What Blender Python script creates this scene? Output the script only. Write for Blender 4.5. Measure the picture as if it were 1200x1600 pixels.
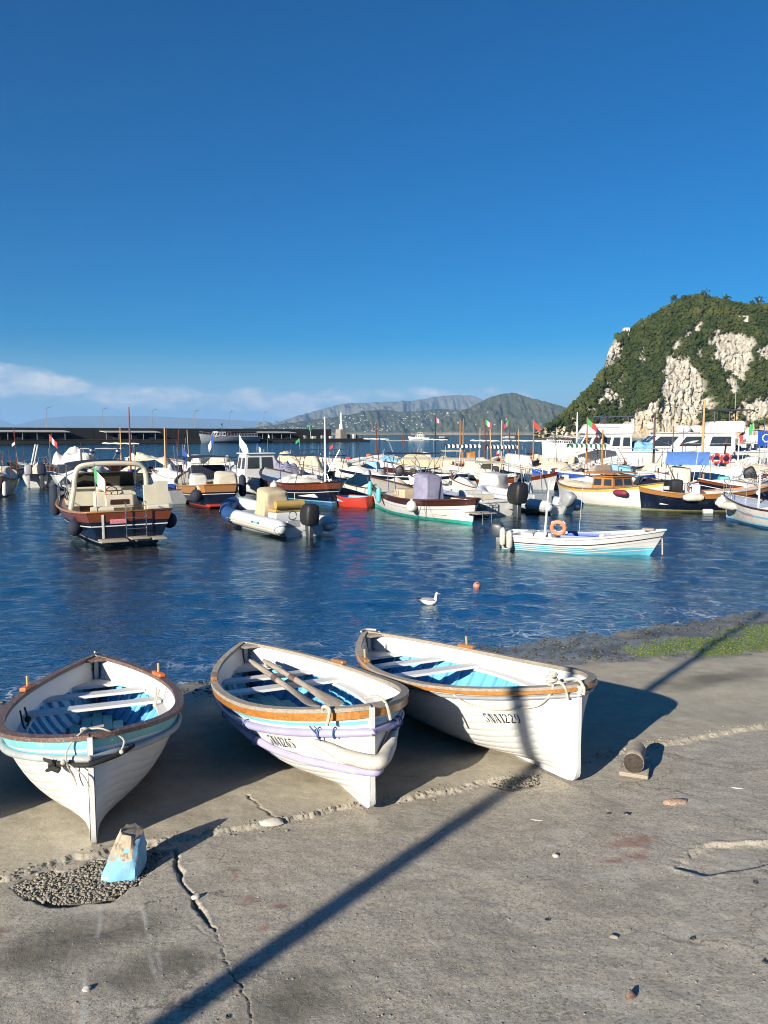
import bpy, bmesh, math, random
import numpy as np
from mathutils import Vector, Matrix, Euler
R = math.radians
for o in list(bpy.data.objects): bpy.data.objects.remove(o)
scene = bpy.context.scene
COL = scene.collection

# ---------------------------------------------------------------- camera, light, exposure
EYE = 3.49                 # camera height above the harbour water
FPX, HORIZ = 1200.0, 679.0
PITCH = math.atan((800 - HORIZ) / FPX)
SUN_EL, SUN_AZ = 20.5, 216.0        # azimuth of the sun, clockwise from +Y (behind the viewer, to the left)
cam_d = bpy.data.cameras.new('camera'); cam = bpy.data.objects.new('camera', cam_d); COL.objects.link(cam)
cam.location = (0, 0, EYE); cam.rotation_euler = (R(90) - PITCH, 0, 0)
cam_d.sensor_fit = 'VERTICAL'; cam_d.sensor_height = 24; cam_d.lens = 18
cam_d.clip_start = .05; cam_d.clip_end = 120000
scene.camera = cam
scene.view_settings.view_transform = 'Standard'; scene.view_settings.look = 'None'
scene.view_settings.gamma = 1; scene.view_settings.use_curve_mapping = False
scene.view_settings.exposure = 0.93
scene.cycles.use_denoising = True
scene.cycles.filter_width = 1.05; scene.cycles.diffuse_bounces = 2; scene.cycles.max_bounces = 8; scene.cycles.transparent_max_bounces = 12
scene.cycles.volume_bounces = 0; scene.cycles.caustics_reflective = False; scene.cycles.caustics_refractive = False

world = bpy.data.worlds.new('World'); scene.world = world; world.use_nodes = True
wn = world.node_tree; wn.nodes.clear()
def nd(nt, typ, **kw):
    n = nt.nodes.new(typ)
    for k, v in kw.items():
        if k == 'ins':
            for i, val in v.items(): n.inputs[i].default_value = val
        else: setattr(n, k, v)
    return n
def mth(nt, op, a, b=None, c=None, clamp=False):
    n = nt.nodes.new('ShaderNodeMath'); n.operation = op; n.use_clamp = clamp
    for i, v in enumerate((a, b, c)):
        if v is None: continue
        if isinstance(v, (int, float)): n.inputs[i].default_value = v
        else: nt.links.new(v, n.inputs[i])
    return n.outputs[0]
def mixc(nt, f, a, b, mode='MIX'):
    n = nt.nodes.new('ShaderNodeMix'); n.data_type = 'RGBA'; n.blend_type = mode
    for i, v in ((0, f), (6, a), (7, b)):
        if isinstance(v, (int, float)): n.inputs[i].default_value = v
        elif isinstance(v, (tuple, list)): n.inputs[i].default_value = (*v[:3], 1)
        else: nt.links.new(v, n.inputs[i])
    return n.outputs[2]
def ramp(nt, fac, stops, interp='LINEAR'):
    n = nt.nodes.new('ShaderNodeValToRGB'); n.color_ramp.interpolation = interp
    el = n.color_ramp.elements
    while len(el) < len(stops): el.new(.5)
    for e, (p, c) in zip(el, stops):
        e.position = p; e.color = (c, c, c, 1) if isinstance(c, (int, float)) else (*c, 1)
    nt.links.new(fac, n.inputs[0]); return n.outputs[0]
def noise(nt, vec, scale, detail=4, rough=.55, dist=0):
    n = nt.nodes.new('ShaderNodeTexNoise'); n.inputs['Scale'].default_value = scale; n.inputs['Detail'].default_value = detail
    n.inputs['Roughness'].default_value = rough; n.inputs['Distortion'].default_value = dist
    if vec is not None: nt.links.new(vec, n.inputs['Vector'])
    return n.outputs['Fac']
def mapping(nt, vec, scale=(1, 1, 1), rot=(0, 0, 0), loc=(0, 0, 0)):
    n = nt.nodes.new('ShaderNodeMapping'); n.inputs['Scale'].default_value = scale; n.inputs['Rotation'].default_value = rot; n.inputs['Location'].default_value = loc
    nt.links.new(vec, n.inputs['Vector']); return n.outputs[0]

sky = nd(wn, 'ShaderNodeTexSky', sky_type='NISHITA', sun_disc=False, sun_elevation=R(SUN_EL), sun_rotation=R(SUN_AZ),
         altitude=0, air_density=1.0, dust_density=.25, ozone_density=5.0)
hs = nd(wn, 'ShaderNodeHueSaturation', ins={'Saturation': 1.62, 'Value': 1.0})
wn.links.new(sky.outputs[0], hs.inputs['Color'])
bg = nd(wn, 'ShaderNodeBackground', ins={'Strength': .05}); wn.links.new(mixc(wn, 1.0, hs.outputs[0], (.70, .93, 1.04), 'MULTIPLY'), bg.inputs[0])
tc = nd(wn, 'ShaderNodeTexCoord'); sx = nd(wn, 'ShaderNodeSeparateXYZ'); wn.links.new(tc.outputs['Generated'], sx.inputs[0])
az = mth(wn, 'ARCTAN2', sx.outputs[0], sx.outputs[1]); el_ = mth(wn, 'ARCSINE', sx.outputs[2])
cv = nd(wn, 'ShaderNodeCombineXYZ'); wn.links.new(az, cv.inputs[0]); wn.links.new(mth(wn, 'MULTIPLY', el_, 2.2), cv.inputs[1])
n1 = noise(wn, cv.outputs[0], 26, 7, .58, .3); n2 = noise(wn, cv.outputs[0], 7, 5, .55)
def cloud(a0, e0, wa, we, gain=1.0):          # a cloud bank centred on an azimuth and elevation (radians)
    da = mth(wn, 'DIVIDE', mth(wn, 'SUBTRACT', az, a0), wa); de = mth(wn, 'DIVIDE', mth(wn, 'SUBTRACT', el_, e0), we)
    d = mth(wn, 'SQRT', mth(wn, 'ADD', mth(wn, 'MULTIPLY', da, da), mth(wn, 'MULTIPLY', de, de)))
    return mth(wn, 'MULTIPLY', mth(wn, 'SUBTRACT', 1.0, d, clamp=True), gain)
mask = None
for c in ((-.475, .062, .11, .026, 2.3), (-.41, .056, .085, .022, 1.8), (-.30, .046, .15, .024, 1.35), (-.17, .043, .11, .022, 1.2), (-.122, .036, .055, .024, 2.1), (-.085, .045, .11, .018, 1.1), (.06, .052, .26, .018, .8),
          (-.7, .07, .16, .04, 1.6), (-1.1, .06, .3, .04, 1.4), (1.6, .07, .4, .04, 1.2), (2.7, .08, .5, .05, 1.2), (-2.2, .08, .5, .05, 1.3)):
    m_ = cloud(*c); mask = m_ if mask is None else mth(wn, 'MAXIMUM', mask, m_)
cf = mth(wn, 'MULTIPLY', mth(wn, 'SUBTRACT', mth(wn, 'ADD', mth(wn, 'MULTIPLY', mask, .75), mth(wn, 'MULTIPLY', n1, 1.0)), .78, clamp=True), 2.2, clamp=True)
band = mth(wn, 'MULTIPLY', ramp(wn, el_, [(0, .85), (.030, .80), (.05, .55), (.10, 0)]), mth(wn, 'ADD', .4, mth(wn, 'MULTIPLY', n2, .9)))
cbg = nd(wn, 'ShaderNodeBackground', ins={'Strength': 1.0})
wn.links.new(mixc(wn, ramp(wn, n1, [(.35, 0), (.65, 1)]), (.22, .29, .38), (.46, .46, .455)), cbg.inputs[0])
hbg = nd(wn, 'ShaderNodeBackground', ins={'Strength': 1.0, 'Color': (.15, .26, .40, 1)})
mx0 = nd(wn, 'ShaderNodeMixShader'); wn.links.new(band, mx0.inputs[0]); wn.links.new(bg.outputs[0], mx0.inputs[1]); wn.links.new(hbg.outputs[0], mx0.inputs[2])
mx1 = nd(wn, 'ShaderNodeMixShader'); wn.links.new(mth(wn, 'MULTIPLY', cf, .85), mx1.inputs[0]); wn.links.new(mx0.outputs[0], mx1.inputs[1]); wn.links.new(cbg.outputs[0], mx1.inputs[2])
wo = nd(wn, 'ShaderNodeOutputWorld'); wn.links.new(mx1.outputs[0], wo.inputs[0])

sd = bpy.data.lights.new('sun', 'SUN'); sd.energy = 5.0; sd.angle = R(.53); sd.color = (1, .925, .80)
sun = bpy.data.objects.new('sun', sd); COL.objects.link(sun)
TO_SUN = Vector((math.sin(R(SUN_AZ)) * math.cos(R(SUN_EL)), math.cos(R(SUN_AZ)) * math.cos(R(SUN_EL)), math.sin(R(SUN_EL))))
sun.rotation_euler = TO_SUN.to_track_quat('Z', 'Y').to_euler(); sun.location = TO_SUN * 50

# ---------------------------------------------------------------- helpers
def ray(px, py):
    u = (px - 600) / FPX; v = (800 - py) / FPX
    return u, math.cos(PITCH) + v * math.sin(PITCH), -math.sin(PITCH) + v * math.cos(PITCH)
SLOPE, QUAY = .1165, 1.25           # the slipway falls away from the viewer, square to the waterline
def slip(x, y):
    t = .92 * y - .39 * x
    return QUAY - SLOPE * np.maximum(t, 0)
def at(px, py, z=0.0):               # the point of the horizontal plane at height z seen there
    d = ray(px, py); t = (z - EYE) / d[2]; return Vector((t * d[0], t * d[1], z))
def on_slip(px, py, h=0.0):          # the point of the slipway (h above it) seen there
    d = ray(px, py); t = (h + QUAY - EYE) / (d[2] + SLOPE * (.92 * d[1] - .39 * d[0])); return Vector((t * d[0], t * d[1], EYE + t * d[2]))
def far(px, py, dist):               # the point at that ground distance
    d = ray(px, py); t = dist / d[1]; return Vector((t * d[0], dist, EYE + t * d[2]))
def proj(x, y, z):
    z = z - EYE; dep = y * math.cos(PITCH) - z * math.sin(PITCH); up = y * math.sin(PITCH) + z * math.cos(PITCH)
    return 600 + FPX * x / dep, 800 - FPX * up / dep

_rng = np.random.default_rng(7)
_perm = _rng.permutation(512); _g = _rng.uniform(0, 2 * np.pi, 512); _gx, _gy = np.cos(_g), np.sin(_g)
def perlin(x, y):
    x = np.asarray(x, float); y = np.asarray(y, float)
    xi = np.floor(x).astype(int); yi = np.floor(y).astype(int); xf = x - xi; yf = y - yi
    u = xf * xf * xf * (xf * (xf * 6 - 15) + 10); v = yf * yf * yf * (yf * (yf * 6 - 15) + 10)
    def g(ix, iy, fx, fy):
        h = _perm[(_perm[ix & 511] + iy) & 511]; return _gx[h] * fx + _gy[h] * fy
    a = g(xi, yi, xf, yf); b = g(xi + 1, yi, xf - 1, yf); c = g(xi, yi + 1, xf, yf - 1); d = g(xi + 1, yi + 1, xf - 1, yf - 1)
    return (a + u * (b - a)) + v * ((c + u * (d - c)) - (a + u * (b - a)))
def fbm(x, y, oct=4, gain=.5):
    s = 0; a = 1.0; f = 1.0
    for k in range(oct): s = s + a * perlin(x * f + 17.3 * k, y * f - 9.1 * k); a *= gain; f *= 2.03
    return s
def sstep(a, b, x):
    t = np.clip((x - a) / (b - a), 0, 1); return t * t * (3 - 2 * t)

class MB:                            # collects shapes, links them as ONE mesh object
    def __init__(s): s.v = []; s.f = []; s.m = []; s.k = 0
    def add(s, vs, fs):
        n = len(s.v); s.v += [tuple(p) for p in vs]; s.f += [tuple(i + n for i in f) for f in fs]; s.m += [s.k] * len(fs); return s
    def slot(s, k): s.k = k; return s
    def box(s, x0, x1, y0, y1, z0, z1, tx=1.0, ty=1.0, sx=0.0):     # tx, ty taper the top, sx shears it forward
        cx, cy = (x0 + x1) / 2, (y0 + y1) / 2
        p = [(x0, y0, z0), (x1, y0, z0), (x1, y1, z0), (x0, y1, z0)] + [(cx + (x - cx) * tx + sx, cy + (y - cy) * ty, z1) for x, y in ((x0, y0), (x1, y0), (x1, y1), (x0, y1))]
        return s.add(p, [(3, 2, 1, 0), (4, 5, 6, 7), (0, 1, 5, 4), (1, 2, 6, 5), (2, 3, 7, 6), (3, 0, 4, 7)])
    def rbox(s, x0, x1, y0, y1, z0, z1, r=.03, tx=1.0, ty=1.0, sx=0.0):   # chamfered box
        cx, cy = (x0 + x1) / 2, (y0 + y1) / 2; hx, hy = (x1 - x0) / 2, (y1 - y0) / 2
        r = min(r, hx * .9, hy * .9, (z1 - z0) * .45); rings = []
        def ring(ins, z):
            k = (z - z0) / (z1 - z0); a, b = hx * (1 + (tx - 1) * k) - ins, hy * (1 + (ty - 1) * k) - ins; o = sx * k; c = r * .8
            return [(cx + o + X, cy + Y, z) for X, Y in ((-a + c, -b), (a - c, -b), (a, -b + c), (a, b - c), (a - c, b), (-a + c, b), (-a, b - c), (-a, -b + c))]
        for ins, z in ((r, z0), (r * .3, z0 + r * .3), (0, z0 + r), (0, z1 - r), (r * .3, z1 - r * .3), (r, z1)): rings.append(ring(ins, z))
        vs = [p for q in rings for p in q]; fs = [tuple(range(7, -1, -1)), tuple(40 + i for i in range(8))]
        for i in range(5):
            for j in range(8): fs.append((i * 8 + j, i * 8 + (j + 1) % 8, i * 8 + 8 + (j + 1) % 8, i * 8 + 8 + j))
        return s.add(vs, fs)
    def tube(s, pts, r, n=6, caps=True, closed=False, sq=1.0):
        P = [Vector(p) for p in pts]; m = len(P); rr = r if isinstance(r, (list, tuple)) else [r] * m; vs = []; fs = []
        prev = None
        for i in range(m):
            if closed: t = P[(i + 1) % m] - P[i - 1]
            else: t = P[min(i + 1, m - 1)] - P[max(i - 1, 0)]
            if t.length < 1e-9: t = Vector((0, 0, 1))
            t.normalize()
            if prev is None:
                up = Vector((0, 0, 1)) if abs(t.z) < .9 else Vector((1, 0, 0)); a = t.cross(up).normalized()
            else:
                a = prev - t * prev.dot(t)
                a = a.normalized() if a.length > 1e-6 else t.orthogonal().normalized()
            b = t.cross(a); prev = a
            for j in range(n):
                w = 2 * math.pi * j / n; vs.append(P[i] + a * (math.cos(w) * rr[i]) + b * (math.sin(w) * rr[i] * sq))
        for i in range(m if closed else m - 1):
            for j in range(n):
                k = (i + 1) % m; fs.append((i * n + j, i * n + (j + 1) % n, k * n + (j + 1) % n, k * n + j))
        if caps and not closed: fs += [tuple(range(n - 1, -1, -1)), tuple((m - 1) * n + j for j in range(n))]
        return s.add(vs, fs)
    def grid(s, rows, closed=False):
        n = len(rows[0]); vs = [p for r in rows for p in r]; fs = []
        for i in range(len(rows) - 1):
            for j in range(n if closed else n - 1):
                k = (j + 1) % n; fs.append((i * n + j, i * n + k, (i + 1) * n + k, (i + 1) * n + j))
        return s.add(vs, fs)
    def sphere(s, c, r, nu=10, nv=7, sc=(1, 1, 1)):
        rows = [[(c[0] + r * sc[0] * math.sin(math.pi * i / nv) * math.cos(2 * math.pi * j / nu), c[1] + r * sc[1] * math.sin(math.pi * i / nv) * math.sin(2 * math.pi * j / nu),
                  c[2] + r * sc[2] * math.cos(math.pi * i / nv)) for j in range(nu)] for i in range(nv + 1)]
        return s.grid(rows, closed=True)
    def torus(s, c, R_, r, axis='z', n=20, k=8):
        f = {'z': lambda a: (c[0] + R_ * math.cos(a), c[1] + R_ * math.sin(a), c[2]), 'y': lambda a: (c[0] + R_ * math.cos(a), c[1], c[2] + R_ * math.sin(a)),
             'x': lambda a: (c[0], c[1] + R_ * math.cos(a), c[2] + R_ * math.sin(a))}[axis]
        return s.tube([f(2 * math.pi * i / n) for i in range(n)], r, k, closed=True)
    def sheet(s, rows, th):          # a grid given a real thickness (downwards / along its normal)
        n = len(rows[0]); m = len(rows); A = np.array([[tuple(p) for p in r] for r in rows], float)
        du = np.gradient(A, axis=0); dv = np.gradient(A, axis=1); nn = np.cross(du, dv); nn /= np.maximum(np.linalg.norm(nn, axis=2, keepdims=True), 1e-9)
        Bk = A - nn * th; vs = [tuple(p) for p in A.reshape(-1, 3)] + [tuple(p) for p in Bk.reshape(-1, 3)]; o = n * m; fs = []
        for i in range(m - 1):
            for j in range(n - 1):
                a, b, c, d = i * n + j, i * n + j + 1, (i + 1) * n + j + 1, (i + 1) * n + j; fs += [(a, d, c, b), (o + a, o + b, o + c, o + d)]
        for j in range(n - 1): fs += [(j, j + 1, o + j + 1, o + j), ((m - 1) * n + j + 1, (m - 1) * n + j, o + (m - 1) * n + j, o + (m - 1) * n + j + 1)]
        for i in range(m - 1): fs += [((i + 1) * n, i * n, o + i * n, o + (i + 1) * n), (i * n + n - 1, (i + 1) * n + n - 1, o + (i + 1) * n + n - 1, o + i * n + n - 1)]
        return s.add(vs, fs)
    def build(s, name, mats, parent=None, smooth=True, angle=40, loc=None, rot=None):
        me = bpy.data.meshes.new(name); me.from_pydata(s.v, [], s.f); me.update()
        if not isinstance(mats, (list, tuple)): mats = [mats]
        for m in mats: me.materials.append(m)
        if any(s.m): me.polygons.foreach_set('material_index', s.m)
        bm = bmesh.new(); bm.from_mesh(me); bmesh.ops.remove_doubles(bm, verts=bm.verts, dist=1e-5); bmesh.ops.recalc_face_normals(bm, faces=bm.faces); bm.to_mesh(me); bm.free()
        if smooth:
            me.polygons.foreach_set('use_smooth', [True] * len(me.polygons)); me.set_sharp_from_angle(angle=R(angle))
        o = bpy.data.objects.new(name, me); COL.objects.link(o)
        if parent is not None: o.parent = parent
        if loc is not None: o.location = loc
        if rot is not None: o.rotation_euler = rot
        return o
def tag(o, label=None, cat=None, group=None, kind=None):
    if label: o['label'] = label
    if cat: o['category'] = cat
    if group: o['group'] = group
    if kind: o['kind'] = kind
    return o
def empty(name, loc=(0, 0, 0), rz=0.0, mat=None):
    o = bpy.data.objects.new(name, None); COL.objects.link(o); o.empty_display_size = .3
    if mat is not None: o.matrix_world = mat
    else: o.location = loc; o.rotation_euler = (0, 0, rz)
    return o
def fast_mesh(name, co, quads, mat, smooth=True, tris=False):
    me = bpy.data.meshes.new(name); n = len(co); k = 3 if tris else 4
    me.vertices.add(n); me.vertices.foreach_set('co', np.asarray(co, np.float32).ravel())
    q = np.asarray(quads, np.int32); me.loops.add(q.size); me.loops.foreach_set('vertex_index', q.ravel())
    me.polygons.add(len(q)); me.polygons.foreach_set('loop_start', np.arange(0, q.size, k, dtype=np.int32)); me.polygons.foreach_set('loop_total', np.full(len(q), k, np.int32))
    me.update(calc_edges=True); me.materials.append(mat)
    if smooth: me.polygons.foreach_set('use_smooth', np.ones(len(q), bool))
    o = bpy.data.objects.new(name, me); COL.objects.link(o); return o
def grid_quads(nr, nc):
    i = np.arange(nr - 1)[:, None] * nc + np.arange(nc - 1)[None, :]
    return np.stack([i, i + 1, i + nc + 1, i + nc], -1).reshape(-1, 4)
def attr(o, name, vals):
    a = o.data.attributes.new(name, 'FLOAT', 'POINT'); a.data.foreach_set('value', np.asarray(vals, np.float32).ravel())

# ---------------------------------------------------------------- materials
_mats = {}
def M(name, col, rough=.5, var=.18, scale=6.0, metal=0.0, bump=0.0, bscale=40.0, spec=.5, col2=None, stretch=(1, 1, 1), coat=0.0, trans=0.0, patch=(.52, .62), amt=.85):
    """paint / wood / cloth with blotchy colour variation, a second colour showing through in patches and a fine relief"""
    if name in _mats: return _mats[name]
    m = bpy.data.materials.new(name); m.use_nodes = True; nt = m.node_tree; b = nt.nodes['Principled BSDF']; _mats[name] = m
    tcn = nt.nodes.new('ShaderNodeTexCoord'); oi = nt.nodes.new('ShaderNodeObjectInfo')
    vec = nt.nodes.new('ShaderNodeVectorMath'); vec.operation = 'ADD'; nt.links.new(tcn.outputs['Object'], vec.inputs[0])
    sc_ = nt.nodes.new('ShaderNodeVectorMath'); sc_.operation = 'SCALE'; sc_.inputs[0].default_value = (13, 7, 5); nt.links.new(oi.outputs['Random'], sc_.inputs['Scale']); nt.links.new(sc_.outputs[0], vec.inputs[1])
    v = mapping(nt, vec.outputs[0], stretch)
    f = noise(nt, v, scale, 6, .62)
    lo = tuple(c * (1 - var) for c in col); hi = tuple(min(1, c * (1 + var * .6)) for c in col)
    c = mixc(nt, ramp(nt, f, [(.3, 0), (.7, 1)]), lo, hi)
    if col2 is not None:
        f2 = noise(nt, v, scale * 2.3, 8, .7, .4)
        c = mixc(nt, ramp(nt, f2, [(patch[0], 0), (patch[1], amt)]), c, col2)
    nt.links.new(c, b.inputs['Base Color'])
    nt.links.new(ramp(nt, f, [(0, max(0, rough - .1)), (1, min(1, rough + .12))]), b.inputs['Roughness'])
    b.inputs['Metallic'].default_value = metal; b.inputs['Specular IOR Level'].default_value = spec
    b.inputs['Coat Weight'].default_value = coat; b.inputs['Coat Roughness'].default_value = .12
    if trans: b.inputs['Transmission Weight'].default_value = trans
    if bump:
        bn = nt.nodes.new('ShaderNodeBump'); bn.inputs['Strength'].default_value = bump; bn.inputs['Distance'].default_value = .01
        nt.links.new(noise(nt, v, bscale, 5, .6), bn.inputs['Height']); nt.links.new(bn.outputs[0], b.inputs['Normal'])
    return m
WHITE = M('white_gloss_paint', (.62, .615, .59), .36, .07, 3, bump=.06, bscale=25)
HULLW = M('brushed_white_hull_paint', (.60, .595, .57), .42, .09, 2.2, bump=.14, bscale=60, stretch=(.35, 3, 3), col2=(.44, .41, .35), patch=(.60, .72), amt=.7)
WHITE_OLD = M('weathered_white_paint', (.56, .55, .51), .5, .14, 4, bump=.08, bscale=20, col2=(.44, .42, .36))
CREAM = M('cream_canvas', (.55, .49, .37), .85, .14, 3, bump=.25, bscale=9)
BEIGE = M('beige_canvas', (.47, .38, .24), .85, .14, 3, bump=.25, bscale=9)
CANVAS_W = M('white_canvas', (.56, .545, .50), .85, .12, 3, bump=.25, bscale=9)
GREYCLOTH = M('grey_violet_canvas', (.23, .22, .31), .8, .2, 4, bump=.3, bscale=9)
GELCOAT = M('white_gelcoat', (.60, .60, .585), .25, .06, 2, coat=.3)
IVORY = M('ivory_gelcoat', (.58, .53, .40), .3, .08, 2, coat=.3)
NAVY = M('navy_gloss_paint', (.005, .009, .022), .25, .3, 3, coat=.1)
NAVY_CLOTH = M('navy_canvas', (.010, .014, .035), .8, .3, 5, bump=.2, bscale=12)
BLACK = M('black_rubber', (.012, .012, .013), .55, .3, 8)
DARKGREY = M('dark_grey_plastic', (.04, .043, .05), .4, .25, 6)
GREY = M('grey_plastic', (.28, .29, .30), .45, .15, 5)
STEEL = M('stainless_steel', (.55, .55, .55), .25, .1, 6, metal=1.0)
CHROME_POLE = M('grey_pole_metal', (.33, .33, .33), .4, .15, 6, metal=.6)
MAHOG = M('mahogany_varnish', (.16, .040, .014), .25, .35, 5, stretch=(.5, 6, 6), coat=.5)
DKMAHOG = M('dark_mahogany', (.055, .016, .010), .3, .35, 5, stretch=(.5, 6, 6), coat=.4)
TEAK = M('teak_varnish', (.33, .15, .045), .35, .3, 5, stretch=(.5, 6, 6), coat=.3)
ORANGEWOOD = M('orange_varnished_wood', (.40, .17, .035), .35, .3, 5, stretch=(.4, 7, 7), coat=.3, col2=(.22, .075, .02))
PINE = M('pale_pine', (.50, .30, .12), .5, .25, 6, stretch=(6, 6, .4))
GREYWOOD = M('weathered_grey_wood', (.33, .28, .22), .8, .3, 7, stretch=(.4, 8, 8), bump=.3, bscale=30, col2=(.20, .15, .10))
BROWNWOOD = M('worn_brown_gunwale', (.135, .075, .055), .55, .35, 6, stretch=(.5, 5, 5), bump=.2, bscale=30, col2=(.25, .20, .17))
BLUE_IN = M('sky_blue_paint', (.15, .45, .72), .5, .18, 4, bump=.06, bscale=20, col2=(.11, .35, .60))
BLUE_DEEP = M('deep_blue_paint', (.035, .17, .42), .5, .2, 4, bump=.06, bscale=20)
CYAN_FLOOR = M('turquoise_floor_paint', (.10, .42, .52), .55, .2, 5, col2=(.16, .36, .40))
TURQ = M('turquoise_paint', (.19, .52, .53), .45, .12, 5, col2=(.30, .50, .50))
LTBLUE = M('light_blue_paint', (.17, .47, .66), .45, .1, 5)
GREENBOOT = M('green_antifouling', (.03, .34, .27), .5, .2, 4)
BLUEBOOT = M('blue_antifouling', (.10, .42, .55), .5, .2, 4)
DKBLUEBOOT = M('dark_blue_antifouling', (.03, .10, .22), .5, .2, 4)
REDBOOT = M('red_antifouling', (.35, .05, .03), .55, .2, 4)
COBALT = M('cobalt_blue_paint', (.02, .075, .36), .4, .15, 4)
YELLOW = M('yellow_paint', (.60, .40, .06), .45, .15, 4)
REDPAINT = M('red_paint', (.42, .035, .018), .45, .15, 5)
BLUETARP = M('blue_awning_cloth', (.10, .22, .52), .75, .15, 4, bump=.2, bscale=8)
SKYTARP = M('pale_blue_tarpaulin', (.20, .42, .60), .6, .18, 4, bump=.3, bscale=8)
GLASS = M('dark_window_glass', (.03, .035, .04), .06, .2, 3, spec=.8)
ROPE = M('pale_rope', (.48, .43, .36), .85, .25, 30, bump=.4, bscale=120)
DKROPE = M('dark_rope', (.022, .020, .018), .85, .3, 30, bump=.4, bscale=120)
HOSE = M('lavender_hose', (.36, .34, .50), .35, .1, 6, coat=.2)
GREYHOSE = M('grey_rubber_hose', (.33, .35, .34), .5, .2, 6)
FOAM_FENDER = M('dirty_white_fender', (.54, .50, .42), .6, .2, 7, col2=(.42, .37, .29))
ORANGE = M('orange_plastic', (.62, .14, .035), .45, .15, 6)
CORAL = M('faded_orange_lifebuoy', (.60, .22, .12), .5, .15, 6)
GREEN = M('green_cloth', (.02, .30, .07), .75, .1, 6)
RED = M('red_cloth', (.55, .03, .03), .75, .1, 6)
WHITECLOTH = M('white_cloth', (.75, .75, .74), .8, .08, 6)
AQUAFEND = M('turquoise_fender', (.10, .45, .46), .5, .15, 6)
MAROON = M('maroon_fender', (.17, .02, .04), .6, .2, 6)
MUSTARD = M('mustard_cushion', (.42, .27, .07), .6, .15, 6, bump=.2, bscale=12)
PRINT = M('black_stencil_paint', (.012, .012, .014), .6, .3, 10)
RIBGREY = M('light_grey_tube', (.50, .52, .54), .4, .08, 3)
# ================================================================ THE SETTING
# ---- slipway: one finely meshed sheet near the viewer, a coarse one beneath it that runs on out of sight
def seg_dist(X, Y, pts):
    best = np.full(X.shape, 1e9)
    for (x0, y0), (x1, y1) in zip(pts[:-1], pts[1:]):
        dx, dy = x1 - x0, y1 - y0; t = np.clip(((X - x0) * dx + (Y - y0) * dy) / (dx * dx + dy * dy + 1e-12), 0, 1)
        best = np.minimum(best, np.hypot(X - x0 - t * dx, Y - y0 - t * dy))
    return best
def inside(X, Y, pts):
    c = np.zeros(X.shape, bool); n = len(pts)
    for i in range(n):
        x0, y0 = pts[i]; x1, y1 = pts[(i + 1) % n]
        if y0 == y1: continue
        c ^= ((y0 > Y) != (y1 > Y)) & (X < (x1 - x0) * (Y - y0) / (y1 - y0) + x0)
    return c
def poly_sd(X, Y, pts):
    d = seg_dist(X, Y, list(pts) + [pts[0]]); return np.where(inside(X, Y, pts), d, -d)
def gp(*px): return [tuple(on_slip(a, b)[:2]) for a, b in px]
JOINT = gp((-700, 1545), (-260, 1440), (0, 1372), (110, 1338), (275, 1308), (420, 1284), (550, 1255), (700, 1232), (830, 1203), (925, 1182), (1030, 1160), (1110, 1147), (1200, 1130), (1500, 1075))
CRACK = gp((272, 1322), (285, 1370), (300, 1396), (318, 1424), (345, 1470), (356, 1502), (372, 1530), (386, 1562), (408, 1605))
CRACK2 = gp((386, 1242), (408, 1262), (432, 1280))
CRACK3 = gp((345, 1470), (300, 1440), (270, 1446))
PIT = gp((18, 1380), (30, 1394), (60, 1399), (95, 1405), (150, 1400), (178, 1396), (212, 1376), (240, 1350), (266, 1326), (230, 1322), (190, 1338), (150, 1336), (110, 1352), (80, 1352), (50, 1366))
PIT2 = gp((762, 1222), (800, 1228), (842, 1222), (836, 1206), (800, 1210))
PATCH = gp((1056, 1350), (1078, 1326), (1100, 1312), (1230, 1306), (1250, 1336), (1200, 1345), (1102, 1363))
RS = np.concatenate([np.geomspace(1.5, 2.4, 60)[:-1], np.geomspace(2.4, 8.2, 520)[:-1], np.geomspace(8.2, 24, 150)])
AZS = np.radians(np.concatenate([np.linspace(-62, -32, 22)[:-1], np.linspace(-32, 32, 520), np.linspace(32, 62, 22)[1:]]))
RR, AA = np.meshgrid(RS, AZS, indexing='ij'); GX, GY = RR * np.sin(AA), RR * np.cos(AA)
T_ = .92 * GY - .39 * GX; S_ = .39 * GY + .92 * GX
jt = [(.39 * y + .92 * x, .92 * y - .39 * x) for x, y in JOINT]
TJ = np.interp(S_, [p[0] for p in jt], [p[1] for p in jt])
wob = fbm(GX * 3.1, GY * 3.1, 4); wob2 = fbm(GX * 13, GY * 13, 3)
dj = T_ - TJ + .06 * wob + .035 * wob2 + .02 * fbm(GX * 34, GY * 34, 2); chip_ = np.clip(fbm(GX * 1.3 + 9, GY * 1.3, 3) + .3, 0, 1)
GZ = slip(GX, GY) + .014 * fbm(GX * .55, GY * .55, 3) + .006 * fbm(GX * 2.2, GY * 2.2, 3) + .0028 * fbm(GX * 9, GY * 9, 3) + .0010 * fbm(GX * 31, GY * 31, 2)
GZ -= .030 * (1 - sstep(-.03 - .02 * chip_, .012, dj))
chip = np.clip(fbm(GX * 1.7 + 4, GY * 1.7, 3) + .12, 0, 1)
groove = np.exp(-(dj / (.012 + .03 * chip)) ** 2) * (.2 + 1.2 * chip); GZ -= .018 * groove * (dj < .004)
cr = np.zeros(GX.shape)
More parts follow.
